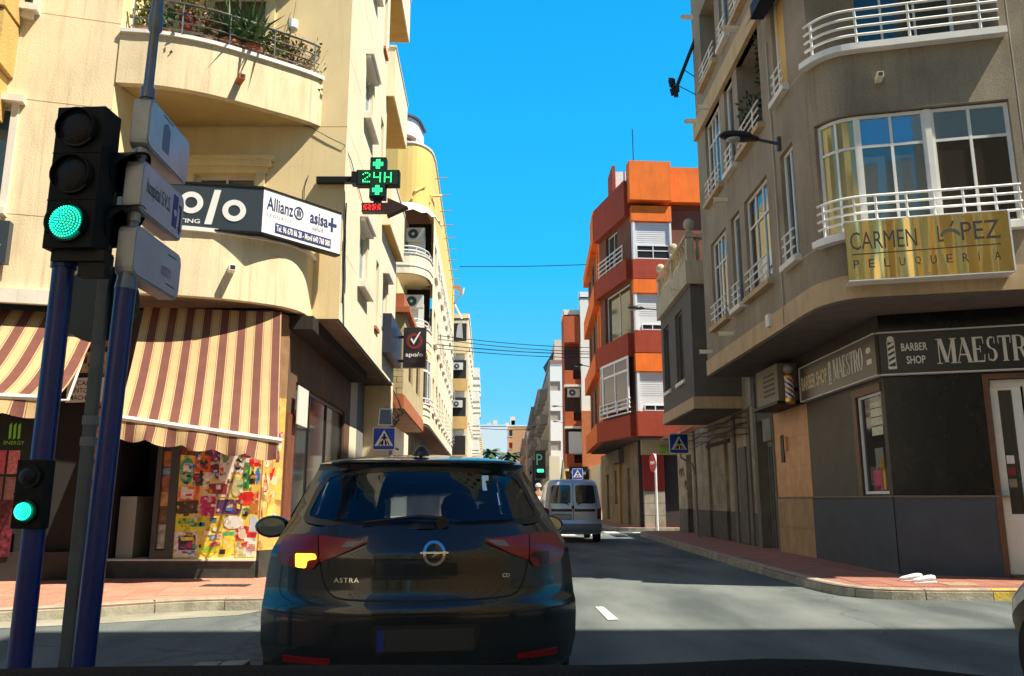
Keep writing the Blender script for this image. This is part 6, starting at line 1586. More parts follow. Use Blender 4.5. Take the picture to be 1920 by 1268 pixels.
back_block('pale apartment block on the near corner behind the driver, sunlit side', [(-3.6, -40), (-3.6, 1.2), (-5, 1.0), (-40, -5), (-40, -40)], 18, cream_w, 21)
back_block('unseen long block added behind the driver to fill reflections', [(6.5, -42), (-3.4, -42), (-3.4, -60), (6.5, -60)], 27, cream, 22)  # out of view, added and made tall to fill the reflections
# ================================================================ BALCONY PLANTS
pot_m = mat('clay_pot', (.36, .11, .05), .8, var=.15, vscale=10); pot_r = mat('red_pot', (.20, .025, .03), .5); soil = mat('soil', (.03, .02, .015), .95)
def pot_plant(x, y, z, kind, label, s=1.0, seed=0):
    rr = random.Random(seed)
    t = thing('potted_plant', (x, y, z), label, 'plant')
    m = MB(); m.lathe((x, y, z), [(.07 * s, 0), (.105 * s, .16 * s), (.12 * s, .165 * s), (.12 * s, .2 * s), (.10 * s, .2 * s), (.09 * s, .17 * s)], 14); m.build('pot', pot_r if kind == 'red' else pot_m, t, smooth=True, angle=30)
    f = MB(); top = z + .18 * s
    if kind == 'spiky':
        for k in range(70):
            a = rr.uniform(0, 6.28); el = rr.uniform(.2, 1.45); L = rr.uniform(.35, .75) * s; w = .018 * s
            d = Vector((math.cos(a) * math.cos(el), math.sin(a) * math.cos(el), math.sin(el))); sd = Vector((-math.sin(a), math.cos(a), 0)) * w
            p0 = Vector((x, y, top)); p1 = p0 + d * L * .5; p2 = p0 + d * L - Vector((0, 0, L * L * .25 * math.cos(el)))
            f.quad(p0 - sd * .6, p0 + sd * .6, p1 + sd, p1 - sd); f.add([p1 - sd, p1 + sd, p2], [(0, 1, 2)])
    else:
        m_ = {'bush': 220, 'trail': 260, 'dry': 170, 'red': 150}[kind]
        for k in range(m_):
            a = rr.uniform(0, 6.28); r = abs(rr.gauss(0, .17)) * s; h = rr.uniform(0, .42) * s
            if kind in ('trail',): h = rr.uniform(-.45, .35) * s
            leaf_clump(f, (x + math.cos(a) * r * 1.1, y + math.sin(a) * r * .6, top + h), (.03, .03, .03), 1, L=.07 * s if kind != 'dry' else .10 * s, rng=rr, w=.35 if kind != 'dry' else .14)
        for k in range(5):
            a = rr.uniform(0, 6.28); f.tube([(x, y, top), (x + math.cos(a) * .15 * s, y + math.sin(a) * .1 * s, top + .35 * s)], .006, 4)
    f.build('foliage', {'spiky': leaf_g, 'bush': leaf_y, 'trail': leaf_g, 'dry': leaf_r, 'red': leaf_y}[kind], t, fix=False)
    return t
zb = 8.17
PL = [(.25, 'bush', .06, 'yellow-leaved bush in a clay pot at the near end of the upper balcony'), (.62, 'trail', .05, 'trailing green creeper beside the yellow bush on the upper balcony'),
      (.95, 'red', .42, 'plant in a raised dark red pot behind the chrome rails'), (1.35, 'dry', .05, 'rusty dry grass plant in a clay pot behind the chrome rails'),
      (1.75, 'spiky', .08, 'sword-leaved yucca, the nearer one, on the upper balcony'), (2.12, 'spiky', .10, 'sword-leaved yucca, the farther one, on the upper balcony'),
      (2.5, 'bush', .05, 'loose shrub with small yellow flowers near the far end of the upper balcony'), (2.85, 'dry', .02, 'reddish dried plant beside the loose shrub on the upper balcony'), (3.12, 'trail', .08, 'small creeper spilling over the far end of the upper balcony')]
sc_u = bp0.L / 3.35
for k, (u, kind, dz, lab) in enumerate(PL):
    p = bp0.P(min(u * sc_u, bp0.L - .08), 0, -.30)
    pot_plant(p.x, p.y, 7.95 + dz + .12, kind, lab, 1.25 + .25 * (kind == 'spiky'), seed=k + 40)
pl_ = MB(); bp0.box(pl_, .05, bp0.L - .05, 7.9, 8.07, -.45, -.14); tag(pl_.build('planter_shelf', white_tr), 'long pale shelf carrying the pots behind the upper balcony rails', 'shelf')
t = thing('hanging_planter', (-3.75, 12.4, 9.6), 'small spotted white planter hung on the wall above the curved balcony', 'planter')
m = MB(); m.lathe((-3.72, 12.45, 8.98), [(.05, 0), (.09, .05), (.09, .2)], 12); m.build('pot', white_m, t); m = MB(); m.tube([(-3.72, 12.45, 9.18), (-3.72, 12.55, 9.6)], .006, 4); m.tube([(-3.75, 12.47, 9.0), (-3.8, 12.45, 8.75), (-3.78, 12.45, 8.5)], .012, 4); m.build('hanger', leaf_r, t)

# ================================================================ TRAFFIC LIGHT
TX, TY = -2.41, 4.2
t = thing('traffic_light', (TX, TY, KH), 'black traffic light showing green on a blue post, with a small repeater lower down', 'traffic light')
m = MB(); m.tube([(TX, TY, 0.1), (TX, TY, 2.50)], .055, 16); m.build('post', blue_pole, t, smooth=True)
m = MB(); m.lathe((TX, TY, 2.42), [(.065, 0), (.065, .1), (.05, .1)], 12); m.build('collar', blue_pole, t); m = MB(); m.lathe((TX, TY, .12), [(.11, 0), (.11, .02), (.07, .05), (.055, .08)], 16); m.build('collar', blue_pole, t, smooth=True, angle=30)
hx, hy, hz = -2.36, 4.10, 2.50
def sig_frame(c, yaw):
    ca, sa = math.cos(yaw), math.sin(yaw)
    return lambda u, z, d=0: Vector((c[0] + u * ca + d * sa, c[1] + u * sa - d * ca, c[2] + z))
def lens(parent, fn, z, r, lit, name='lens'):
    m = MB(); n = 24
    prof = [(r, .0), (r * .9, .012), (r * .6, .026), (.001, .034)]
    vs = [fn(math.cos(2 * math.pi * k / n) * q, z + math.sin(2 * math.pi * k / n) * q, .02 + h) for q, h in prof for k in range(n)]
    m.add(vs, [(i * n + k, i * n + (k + 1) % n, (i + 1) * n + (k + 1) % n, (i + 1) * n + k) for i in range(3) for k in range(n)])
    o = m.build(name, mat('dark_lens', (.008, .008, .009), .45, spec=.3, bump=.6, bscale=150) if not lit else mat('green_lens', (.0, .12, .09), .3, emit=.12, emit_col=(0, .8, .5)), parent, smooth=True)
    if lit:
        d = MB(); k = 0
        rr_ = [0, .17, .34, .5, .66, .82, .95]
        for ri, q in enumerate(rr_):
            cnt = 1 if ri == 0 else int(ri * 6.2)
            for j in range(cnt):
                a = 2 * math.pi * j / cnt + ri; rad = r * .040 if r > .06 else r * .05
                cx_, cz_ = math.cos(a) * q * r * .92, z + math.sin(a) * q * r * .92
                hh = .060 - .026 * q * q
                pts = [fn(cx_ + rad * math.cos(b), cz_ + rad * math.sin(b), hh) for b in [i * math.pi / 3 for i in range(6)]]
                d.add(pts + [fn(cx_, cz_, hh + rad)], [(i, (i + 1) % 6, 6) for i in range(6)])
        d.build('led_dots', green_led, o, fix=False, kind='stuff')
    return o
def visor(parent, fn, z, r, L, name='visor'):
    m = MB(); n = 20; vs = []; 
    for k in range(n + 1):
        a = R(-35 + 250 * k / n); cut = L * (.45 + .55 * max(0, math.sin(a)) ) if L > .1 else L
        c_, s_ = math.cos(a), math.sin(a)
        vs += [fn(c_ * r, z + s_ * r, .0), fn(c_ * r, z + s_ * r, cut), fn(c_ * (r - .006), z + s_ * (r - .006), cut), fn(c_ * (r - .006), z + s_ * (r - .006), 0)]
    fs = [(4 * i + k, 4 * (i + 1) + k, 4 * (i + 1) + (k + 1) % 4, 4 * i + (k + 1) % 4) for i in range(n) for k in range(4)]
    m.add(vs, fs); return m.build(name, black_sat, parent, smooth=True)
def head(parent, c, yaw, w, hgt, dep, n, r, lit, vis, pitch=None):
    fn = sig_frame(c, yaw)
    m = MB(); q = [(-w / 2, 0), (w / 2, 0), (w / 2, hgt), (-w / 2, hgt)]
    vs = [fn(a, b, d) for d in (-dep, 0) for a, b in q]; m.add(vs, [(3, 2, 1, 0), (4, 5, 6, 7), (0, 1, 5, 4), (1, 2, 6, 5), (2, 3, 7, 6), (3, 0, 4, 7)])
    for i in range(1, n): 
        zz = hgt * i / n; m.add([fn(a, zz + b, d) for d in (0, .004) for a, b in ((-w / 2, -.004), (w / 2, -.004), (w / 2, .004), (-w / 2, .004))], [(4, 5, 6, 7), (0, 1, 5, 4), (2, 3, 7, 6)])
    o = m.build('housing', black_sat, parent, bevel=.008)
    for i in range(n):
        zz = hgt * (i + .5) / n
        ring(parent, fn, 0, zz, r, r + .012, black, .0, .022, name='lens_rim')
        lens(parent, fn, zz, r, lit == i)
        visor(parent, fn, zz, r + .014, vis)
    return o
head(t, (hx + .02, hy - .02, hz), R(-4), .27, .80, .16, 3, .094, 0, .05)
head(t, (hx + .07, hy + .20, hz + .02), R(86), .28, .62, .13, 2, .118, -1, .24)
m = MB(); m.box(hx - .08, hx + .2, hy + .02, hy + .12, 2.44, 2.50); m.box(hx + .06, hx + .2, hy + .04, hy + .1, 2.36, 2.44); m.build('bracket', black, t)
head(t, (TX - .005, TY - .075, 1.06), 0, .15, .34, .08, 2, .046, 0, .02)
# grey post with the back of a round sign
GX, GY = -2.40, 4.62
t = thing('sign_post', (GX, GY, KH), 'slim galvanised post carrying a round sign seen from behind, between the two blue posts', 'sign post')
m = MB(); m.box(GX - .034, GX + .034, GY - .02, GY + .02, .1, 2.62); m.build('post', grey_pole, t, bevel=.006)
m = MB()
for z in (1.62, 1.5): m.box(GX - .037, GX + .037, GY - .024, GY + .024, z, z + .05)
m.build('clip_band', mat('pale_tape', (.16, .20, .22), .5), t)
m = MB(); m.lathe((GX - .04, GY + .035, 2.34), [(.225, 0), (.235, .003), (.235, .018), (.225, .02)], 36, axis='y'); m.build('sign_back', mat('sign_back_grey', (.055, .075, .085), .5, metal=.3, var=.1), t, smooth=True, angle=30)
m = MB(); m.lathe((GX - .04, GY + .056, 2.34), [(.225, 0), (.225, .002)], 36, axis='y'); m.build('sign_face', mat('sign_face_red', (.5, .02, .02), .4), t)
# blue post with three street direction boxes
PX, PY = -2.15, 4.3
t = thing('direction_sign_post', (PX, PY, KH), 'blue post with a grey top carrying three stacked street direction boxes', 'sign post')
m = MB(); m.tube([(PX, PY, .1), (PX, PY, 2.33)], .054, 16); m.build('post', blue_pole, t, smooth=True)
m = MB(); m.lathe((PX, PY, 2.33), [(.054, 0), (.058, .0), (.05, .06), (.045, .12)], 14); m.lathe((PX, PY, 3.46), [(.04, 0), (.04, .06), (.028, .08), (.026, .42), (.04, .44), (.042, .5), (.034, .56), (.03, .68), (.004, .70)], 14)
m.tube([(PX, PY, 2.42), (PX, PY, 3.5)], .03, 10); m.build('upper_post', mat('cast_blue_grey', (.16, .19, .23), .4, metal=.5, var=.15), t, smooth=True, angle=40)
sign_ink_m = mat('sign_ink', (.03, .03, .05), .5)
face_m = mat('sign_face_pale', (.52, .54, .68), .22, var=.15, vscale=4)
for k, (z0, z1, L) in enumerate(((3.15, 3.45, .56), (2.77, 3.07, .54), (2.40, 2.69, .56))):
    m = MB(); n = 8; hw_ = .050; out = []
    yaw = R(2 - k)
    fnb = sig_frame((PX, PY, 0), R(90) + yaw)     # u along the box, d towards the street
    # rounded near end, straight to the far end
    h = z1 - z0; rr_ = .045
    prof = [(-.055 + rr_ - rr_ * math.cos(R(a)), z0 + rr_ - rr_ * math.sin(R(a))) for a in (90, 60, 30, 0)] + [(-.055 + rr_ - rr_ * math.cos(R(a)), z1 - rr_ + rr_ * math.sin(R(a))) for a in (0, 30, 60, 90)]
    prof += [(L - rr_ + rr_ * math.cos(R(a)), z1 - rr_ + rr_ * math.sin(R(a))) for a in (90, 45, 0)] + [(L - rr_ + rr_ * math.cos(R(a)), z0 + rr_ - rr_ * math.sin(R(a))) for a in (0, 45, 90)]
    b_ = shape(t, prof, fnb, sign_grey, -hw_, hw_, name='direction_box', bevel=.006)
    inn = [(-.045 + (x + .055) * (L + .035) / (L + .055), z0 + .015 + (z - z0) * (h - .03) / h) for x, z in prof]
    shape(b_, inn, fnb, face_m, hw_ + .001, hw_ + .004, name='face_panel')
    f5 = lambda u, z, d=0, fnb=fnb: fnb(u, z, d + hw_ + .004)
    if k == 1:
        text(b_, 'hospital S.V.S.', f5, .0, .33, z0 + .10, z0 + .215, mat('sign_ink', (.03, .03, .05), .5), bold=.01, d=.002)
        shape(b_, [(.37, z0 + .06), (.44, z0 + .06), (.44, z0 + .26), (.37, z0 + .26)], f5, mat('sign_ink_blue', (.03, .04, .25), .5), 0, .002, name='pictogram')
        shape(b_, circ(.405, z0 + .15, .022, 10), f5, face_m, .002, .004, name='pictogram')
        shape(b_, [(.46, z0 + .22), (.50, z0 + .22), (.50, z0 + .08), (.515, z0 + .08), (.488, z0 + .04), (.46, z0 + .08), (.475, z0 + .08), (.475, z0 + .20), (.46, z0 + .20)], f5, MATS['sign_ink'], 0, .002, name='arrow')
    elif k == 0:
        shape(b_, [(.14, z0 + .07), (.24, z0 + .07), (.24, z0 + .22), (.19, z0 + .25), (.14, z0 + .22)], f5, mat('faded_ink', (.16, .2, .34), .5), 0, .002, name='faded_emblem')
        shape(b_, [(.12, z0 + .27), (.27, z0 + .27), (.27, z0 + .275), (.12, z0 + .275)], f5, MATS['sign_ink'], 0, .002, name='faded_line')
    else:
        text(b_, 'centro', f5, .28, .42, z0 + .10, z0 + .17, mat('faded_red', (.42, .22, .28), .5), d=.002)
        for zz in (.06, .24): shape(b_, [(.36, z0 + zz), (.48, z0 + zz), (.48, z0 + zz + .006), (.36, z0 + zz + .006)], f5, MATS['sign_ink'], 0, .002, name='faded_line')
    m = MB(); m.lathe((PX, PY, z0 - .05), [(.036, 0), (.036, .05)], 12); m.build('spacer', sign_grey, t)

t.rotation_euler = (0, R(.9), 0)   # the old post leans a little
# ================================================================ CROSSING SIGNS, NO ENTRY
sign_blue = mat('sign_blue', (.008, .07, .48), .35)
def crossing_sign(cx, y, cz, s, label, yaw=0, pole=None, post=True):
    t = thing('crossing_sign', (cx, y, cz), label, 'road sign')
    fn = sig_frame((cx, y, cz), R(yaw)); h = s / 2
    def rr_(h, r): return [(sx * (h - r) + r * math.cos(R(a)), sz * (h - r) + r * math.sin(R(a))) for sx, sz, a0 in ((1, 1, 0), (-1, 1, 90), (-1, -1, 180), (1, -1, 270)) for a in (a0, a0 + 45, a0 + 90)]
    b = shape(t, rr_(h, s * .08), fn, wt, -.02, 0, name='plate')
    shape(b, rr_(h * .93, s * .06), fn, sign_blue, .0, .003, name='blue_field')
    shape(b, [(-h * .82, -h * .62), (h * .82, -h * .62), (0, h * .80)], fn, wt, .003, .006, name='white_triangle')
    for x in (-.5, -.2, .12, .42): shape(b, [(x * h, -h * .6), ((x + .13) * h, -h * .6), ((x * .55 + .09) * h, -h * .2), (x * .55 * h, -h * .2)], fn, black, .006, .007, name='crossing_stripe')
    shape(b, circ(0.02 * h, h * .36, h * .10, 10), fn, black, .006, .008, name='walker')
    shape(b, [(-.09 * h, -.05 * h), (.12 * h, -.05 * h), (.14 * h, .26 * h), (-.08 * h, .26 * h)], fn, black, .006, .008, name='walker')
    shape(b, [(-.08 * h, .24 * h), (-.30 * h, .02 * h), (-.24 * h, -.03 * h), (-.05 * h, .12 * h)], fn, black, .006, .008, name='walker')
    shape(b, [(.12 * h, .24 * h), (.32 * h, .05 * h), (.27 * h, -.02 * h), (.08 * h, .12 * h)], fn, black, .006, .008, name='walker')
    shape(b, [(-.09 * h, -.02 * h), (.0, -.02 * h), (-.18 * h, -.5 * h), (-.30 * h, -.5 * h)], fn, black, .006, .008, name='walker')
    shape(b, [(.02 * h, -.02 * h), (.13 * h, -.02 * h), (.30 * h, -.48 * h), (.19 * h, -.5 * h)], fn, black, .006, .008, name='walker')
    if pole:
        m = MB(); m.tube(pole, .032, 8); m.build('post', mat('sign_pole', (.26, .27, .26), .5, metal=.4), t, smooth=True)
    return t
Y = 15.9; c = W(720, 823, Y=Y)
ts = crossing_sign(c.x, Y, c.z, .44, 'pedestrian crossing sign under a small solar panel on the shop side', pole=[(c.x + .13, Y + .06, KH), (c.x + .13, Y + .06, c.z + .3), (c.x + .02, Y + .06, c.z + .62)])
sp = thing('solar_panel', (c.x, Y, c.z + .3), 'small tilted solar panel on the post above the pedestrian crossing sign', 'solar panel')
fn = sig_frame((c.x + .02, Y - .03, c.z + .40), R(12))
shape(sp, [(-.14, -.14), (.14, -.14), (.12, .19), (-.12, .19)], fn, white_m, -.02, 0, name='frame'); shape(sp, [(-.12, -.12), (.12, -.12), (.10, .17), (-.10, .17)], fn, mat('solar_cells', (.07, .14, .26), .2, var=.1), 0, .003, name='cells')
Y = 24.6; c = W(1273, 832, Y=Y)
crossing_sign(c.x, Y, c.z, .60, 'pedestrian crossing sign on a bent post against the weathered wall', yaw=8, pole=[(5.50, Y + .05, KH), (5.50, Y + .05, 1.9), (5.42, Y + .05, 2.25), (c.x + .05, Y + .05, 2.45), (c.x - .0, Y + .05, c.z + .2)])
Y = 48; c = W(1083, 889, Y=Y)
crossing_sign(c.x, Y, c.z, .62, 'distant pedestrian crossing sign above the roof of the silver van', pole=[(c.x, Y + .05, KH), (c.x, Y + .05, c.z)])
Y = 31.9; c = W(1224, 868, Y=Y)
t = thing('no_entry_sign', (c.x, Y, KH), 'red and white round sign seen edge-on on a white post before the dark doorway', 'road sign')
m = MB(); m.tube([(c.x + .1, Y, 0.0), (c.x + .1, Y, c.z + .35)], .045, 10); m.build('post', white_m, t, smooth=True)
fnn = sig_frame((c.x, Y - .02, c.z), R(-80))
shape(t, circ(0, 0, .36, 24), fnn, mat('sign_red', (.55, .01, .02), .35), 0, .02, name='red_disc'); shape(t, circ(0, 0, .36, 24), fnn, wt, -.02, 0, name='back_disc'); shape(t, [(-.24, -.06), (.24, -.06), (.24, .06), (-.24, .06)], fnn, wt, .02, .023, name='white_bar')
# far green pharmacy light
c = W(1013, 884, Y=60)
t = thing('far_traffic_light', (c.x, 60, 0), 'distant dark signal box with a green light beside the pedestrian', 'traffic light')
m = MB(); m.box(c.x - .38, c.x + .38, 60, 60.3, c.z - .5, c.z + 1.5); m.build('box', black, t)
m = MB(); m.box(c.x - .22, c.x + .24, 59.95, 60, c.z - .05, c.z + .15); m.build('green_light', green_px, t)
text(t, 'P', lambda u, z, d=0: Vector((c.x + u, 59.97 - d, z)), -.28, .15, c.z + .45, c.z + 1.25, mat('dim_green', (.05, .25, .2), .5))
m = MB(); m.tube([(c.x, 60.1, 0), (c.x, 60.1, c.z - .8)], .07, 8); m.build('post', black, t)

# ---- white trainers left on the barber corner
shoe_m = mat('white_shoe', (.75, .75, .76), .6, var=.08, vscale=20)
def shoe(x, y, yaw, label):
    t = thing('shoe', (x, y, KH), label, 'shoe'); ca, sa = math.cos(yaw), math.sin(yaw)
    rings = [(-.14, .030, .075), (-.10, .038, .085), (-.04, .04, .08), (.03, .043, .062), (.09, .046, .045), (.13, .036, .032), (.15, .018, .02)]
    def loft(z0, sc, hs_, nm, mm):
        m = MB(); n = 12
        for (l, w, h) in rings:
            for k in range(n):
                a = 2 * math.pi * k / n; yy = math.cos(a) * w * sc; zz = z0 + (h * hs_) * (.5 + .5 * math.sin(a))
                m.v.append((x + l * ca * sc - yy * sa, y + l * sa * sc + yy * ca, KH + zz))
        for i in range(len(rings) - 1):
            for k in range(n): m.f.append((i * n + k, i * n + (k + 1) % n, (i + 1) * n + (k + 1) % n, (i + 1) * n + k)); m.mi.append(0)
        m.f += [tuple(range(n))[::-1], tuple((len(rings) - 1) * n + k for k in range(n))]; m.mi += [0, 0]
        m.build(nm, mm, t, smooth=True)
    loft(.0, 1.06, .28, 'sole', wt); loft(.018, 1.0, 1.0, 'upper', shoe_m)
c = W(1712, 1087, Z=.15); shoe(c.x, c.y + .05, R(170), 'white trainer set slightly apart, toe to the road, on the barber corner')
c = W(1733, 1090, Z=.15); shoe(c.x, c.y, R(178), 'white trainer nearer the sandy patched cover on the barber corner')
# ================================================================ CARS
paint_k = mat('charcoal_car_paint', (.013, .017, .021), .27, metal=.25, coat=.65, spec=.5, var=.15)
paint_w = mat('silver_van_paint', (.50, .57, .68), .32, metal=.35, coat=.5, var=.06)
paint_s = mat('pale_car_paint', (.66, .67, .60), .3, metal=0, coat=.8, var=.06)
tyre_m = mat('tyre_rubber', (.012, .012, .012), .85, bump=.3); rim_m = mat('wheel_rim', (.35, .36, .38), .3, metal=.8)
trim_k = mat('car_trim_black', (.010, .010, .011), .35); chrome = mat('chrome', (.75, .77, .8), .12, metal=1.0)
lamp_red = mat('tail_lamp_red', (.20, .006, .005), .25, coat=.2); lamp_red2 = mat('tail_lamp_red_inner', (.24, .012, .010), .3, coat=.2); reflr = mat('bumper_reflector', (.22, .004, .006), .3)
def car_glass(name, col, f):
    m, n, l, b = nmat(name); n.remove(b)
    o = [x for x in n if x.type == 'OUTPUT_MATERIAL'][0]
    tr = n.new('ShaderNodeBsdfTransparent'); tr.inputs[0].default_value = tuple(col) + (1,)
    gl = n.new('ShaderNodeBsdfGlossy'); gl.inputs['Roughness'].default_value = .03
    fr = n.new('ShaderNodeLayerWeight'); fr.inputs['Blend'].default_value = .12
    ad = n.new('ShaderNodeMath'); ad.operation = 'ADD'; ad.inputs[1].default_value = f; l.new(fr.outputs[0], ad.inputs[0])
    mx = n.new('ShaderNodeMixShader'); l.new(ad.outputs[0], mx.inputs[0]); l.new(tr.outputs[0], mx.inputs[1]); l.new(gl.outputs[0], mx.inputs[2]); l.new(mx.outputs[0], o.inputs['Surface'])
    return m
tint = car_glass('tinted_car_glass', (.50, .58, .66), .05); tint_f = car_glass('clear_car_glass', (.8, .85, .85), .01)

class Car:
    """body as horizontal rings; half width w, rear y r, front y f, corner depths cr/cf at each height"""
    def __init__(s, prof, p=3.2, flip=False): s.prof = prof; s.pw = p
    def at(s, z):
        P_ = s.prof
        if z <= P_[0][0]: return P_[0][1:]
        for a, b in zip(P_, P_[1:]):
            if z <= b[0]:
                t = (z - a[0]) / (b[0] - a[0]); return tuple(x + (y - x) * t for x, y in zip(a[1:], b[1:]))
        return P_[-1][1:]
    def rear(s, x, z):
        w, r, f, cr, cf = s.at(z); q = min(1, abs(x) / w); return r + cr * q ** s.pw + .03 * q * q
    def front(s, x, z):
        w, r, f, cr, cf = s.at(z); q = min(1, abs(x) / w); return f - cf * q ** 2.4
    def halfw(s, z): return s.at(z)[0]
    def ring_pts(s, z, nr=29, ns=26):
        w, r, f, cr, cf = s.at(z); out = []
        for i in range(nr):
            t = -1 + 2 * i / (nr - 1); x = math.sin(t * math.pi / 2) * w; out.append((x, s.rear(x, z), z))
        y0, y1 = out[-1][1], s.front(w, z)
        for i in range(1, ns): out.append((w + .012 * math.sin(math.pi * i / ns), y0 + (y1 - y0) * i / ns, z))
        for i in range(nr):
            t = 1 - 2 * i / (nr - 1); x = math.sin(t * math.pi / 2) * w; out.append((x, s.front(x, z), z))
        for i in range(1, ns): out.append((-w - .012 * math.sin(math.pi * i / ns), y1 + (y0 - y1) * i / ns, z))
        return out
    def body(s, M, mat_, parent, z0, z1, nz, holes=(), wheels=(), wr=.36, name='body'):
        zs = [z0 + (z1 - z0) * (i / nz) for i in range(nz + 1)]
        rings = [s.ring_pts(z) for z in zs]; n = len(rings[0])
        # close over the roof with shrinking rings
        w, r, f, cr, cf = s.at(z1)
        mb = MB(); 
        for g in rings: mb.v += [tuple(p) for p in g]
        for i in range(len(rings) - 1):
            for k in range(n): mb.f.append((i * n + k, i * n + (k + 1) % n, (i + 1) * n + (k + 1) % n, (i + 1) * n + k)); mb.mi.append(0)
        cy = (r + f) / 2; top = rings[-1]; base = len(mb.v) - n
        for j, q in enumerate((.85, .6, .3)):
            zz = z1 + s.crown * (1 - q * q)
            for p in top: mb.v.append((p[0] * q, cy + (p[1] - cy) * q, zz))
            nb = base + n
            for k in range(n): mb.f.append((base + k, base + (k + 1) % n, nb + (k + 1) % n, nb + k)); mb.mi.append(0)
            base = nb
        mb.f.append(tuple(base + k for k in range(n))); mb.mi.append(0)
        mb.f.append(tuple(range(n))[::-1]); mb.mi.append(0)
        o = mb.build(name, mat_, None, smooth=True, angle=35)
        if wheels:
            for (wx, wy, wz) in wheels:
                cm = MB(); cm.lathe((wx, wy, wz), [(wr, -.17), (wr, .32 if wx > 0 else .17)] if wx > 0 else [(wr, -.32), (wr, .17)], 40, axis='x')
                co = cm.build('cut', mat_, None)
                md = o.modifiers.new('b', 'BOOLEAN'); md.object = co; md.operation = 'DIFFERENCE'; md.solver = 'EXACT'
            bpy.context.view_layer.update()
            me = bpy.data.meshes.new_from_object(o.evaluated_get(bpy.context.evaluated_depsgraph_get()))
            for md in list(o.modifiers):
                c_ = md.object; o.modifiers.remove(md); bpy.data.objects.remove(c_)
            o.data = me
        if holes:
            bm = bmesh.new(); bm.from_mesh(o.data); loc = o.location
            kill = []
            for fc in bm.faces:
                c = fc.calc_center_median() + loc
                if any(h(c, fc) for h in holes): kill.append(fc)
            bmesh.ops.delete(bm, geom=kill, context='FACES'); bm.to_mesh(o.data); bm.free()
        o.parent = parent
        return o
def patch(poly, f, m, parent, off, th, name, nx=10, nz=6, smooth=True, thick_in=True, axis='rear', **kw):
    """piece following a body surface: POLY in (a, z); f(a, z, d) gives the point, d metres off the surface"""
    bm = bmesh.new(); vs = [bm.verts.new((p[0], p[1], 0)) for p in poly]; bm.faces.new(vs)
    x0, x1 = min(p[0] for p in poly), max(p[0] for p in poly); z0, z1 = min(p[1] for p in poly), max(p[1] for p in poly)
    for i in range(1, nx): bmesh.ops.bisect_plane(bm, geom=bm.verts[:] + bm.edges[:] + bm.faces[:], plane_co=(x0 + (x1 - x0) * i / nx, 0, 0), plane_no=(1, 0, 0))
    for i in range(1, nz): bmesh.ops.bisect_plane(bm, geom=bm.verts[:] + bm.edges[:] + bm.faces[:], plane_co=(0, z0 + (z1 - z0) * i / nz, 0), plane_no=(0, 1, 0))
    flat = [(v.co.x, v.co.y) for v in bm.verts]; bm.verts.index_update()
    faces = [tuple(v.index for v in fc.verts) for fc in bm.faces]
    edges = [tuple(v.index for v in e.verts) for e in bm.edges if e.is_boundary]
    bm.free(); n = len(flat)
    top = [f(a, z, off) for a, z in flat]; bot = [f(a, z, off - th) for a, z in flat]
    mb = MB(); mb.add(top + bot, faces + [tuple(i + n for i in fc)[::-1] for fc in faces] + [(a, b, b + n, a + n) for a, b in edges])
    return mb.build(name, m, parent, smooth=smooth, angle=30, **kw)
def wheel(parent, x, y, r, w, side):
    o = thing_part = MB(); o.lathe((x, y, r), [(r * .62, -w / 2), (r * .93, -w / 2), (r, -w * .38), (r, w * .38), (r * .93, w / 2), (r * .62, w / 2)], 32, axis='x')
    ty = o.build('wheel', tyre_m, parent, smooth=True)
    q = MB(); q.lathe((x, y, r), [(r * .62, -w * .3), (r * .6, w * .42 * side), (r * .52, w * .38 * side)], 28, axis='x')
    for k in range(5):
        a = 2 * math.pi * k / 5; c, s_ = math.cos(a), math.sin(a)
        q.tube([(x + side * w * .36, y + c * r * .1, r + s_ * r * .1), (x + side * w * .40, y + c * r * .58, r + s_ * r * .58)], r * .07, 6)
    q.build('rim', rim_m, ty)
    return ty


def rearP(c):
    def f(x, z, d=0):
        y = c.rear(x, z); e = .01
        n = Vector(((c.rear(x + e, z) - c.rear(x - e, z)) / (2 * e), -1, (c.rear(x, z + e) - c.rear(x, z - e)) / (2 * e))); n.normalize()
        return Vector((x, y, z)) + n * d
    return f
def frontP(c):
    def f(x, z, d=0):
        y = c.front(x, z); e = .01
        n = Vector((-(c.front(x + e, z) - c.front(x - e, z)) / (2 * e), 1, -(c.front(x, z + e) - c.front(x, z - e)) / (2 * e))); n.normalize()
        return Vector((x, y, z)) + n * d
    return f
def sideP(c, sg):
    def f(y, z, d=0):
        w0, w1 = c.halfw(z - .01), c.halfw(z + .01); n = Vector((1, 0, -(w1 - w0) / .02)).normalized()
        return Vector((sg * (c.halfw(z) + .011 + n.x * d), y, z + n.z * d))
    return f
def inpoly(x, y, pl):
    c = False; n = len(pl)
    for i in range(n):
        x1, y1 = pl[i]; x2, y2 = pl[(i + 1) % n]
        if (y1 > y) != (y2 > y) and x < (x2 - x1) * (y - y1) / (y2 - y1) + x1: c = not c
    return c
def mir(poly): return [(-a, b) for a, b in poly][::-1]
def shrink(poly, d):
    cx = (max(p[0] for p in poly) + min(p[0] for p in poly)) / 2; cz = (max(p[1] for p in poly) + min(p[1] for p in poly)) / 2
    w = (max(p[0] for p in poly) - min(p[0] for p in poly)) / 2; h = (max(p[1] for p in poly) - min(p[1] for p in poly)) / 2
    return [(cx + (x - cx) * (1 - d / w), cz + (z - cz) * (1 - d / h)) for x, z in poly]
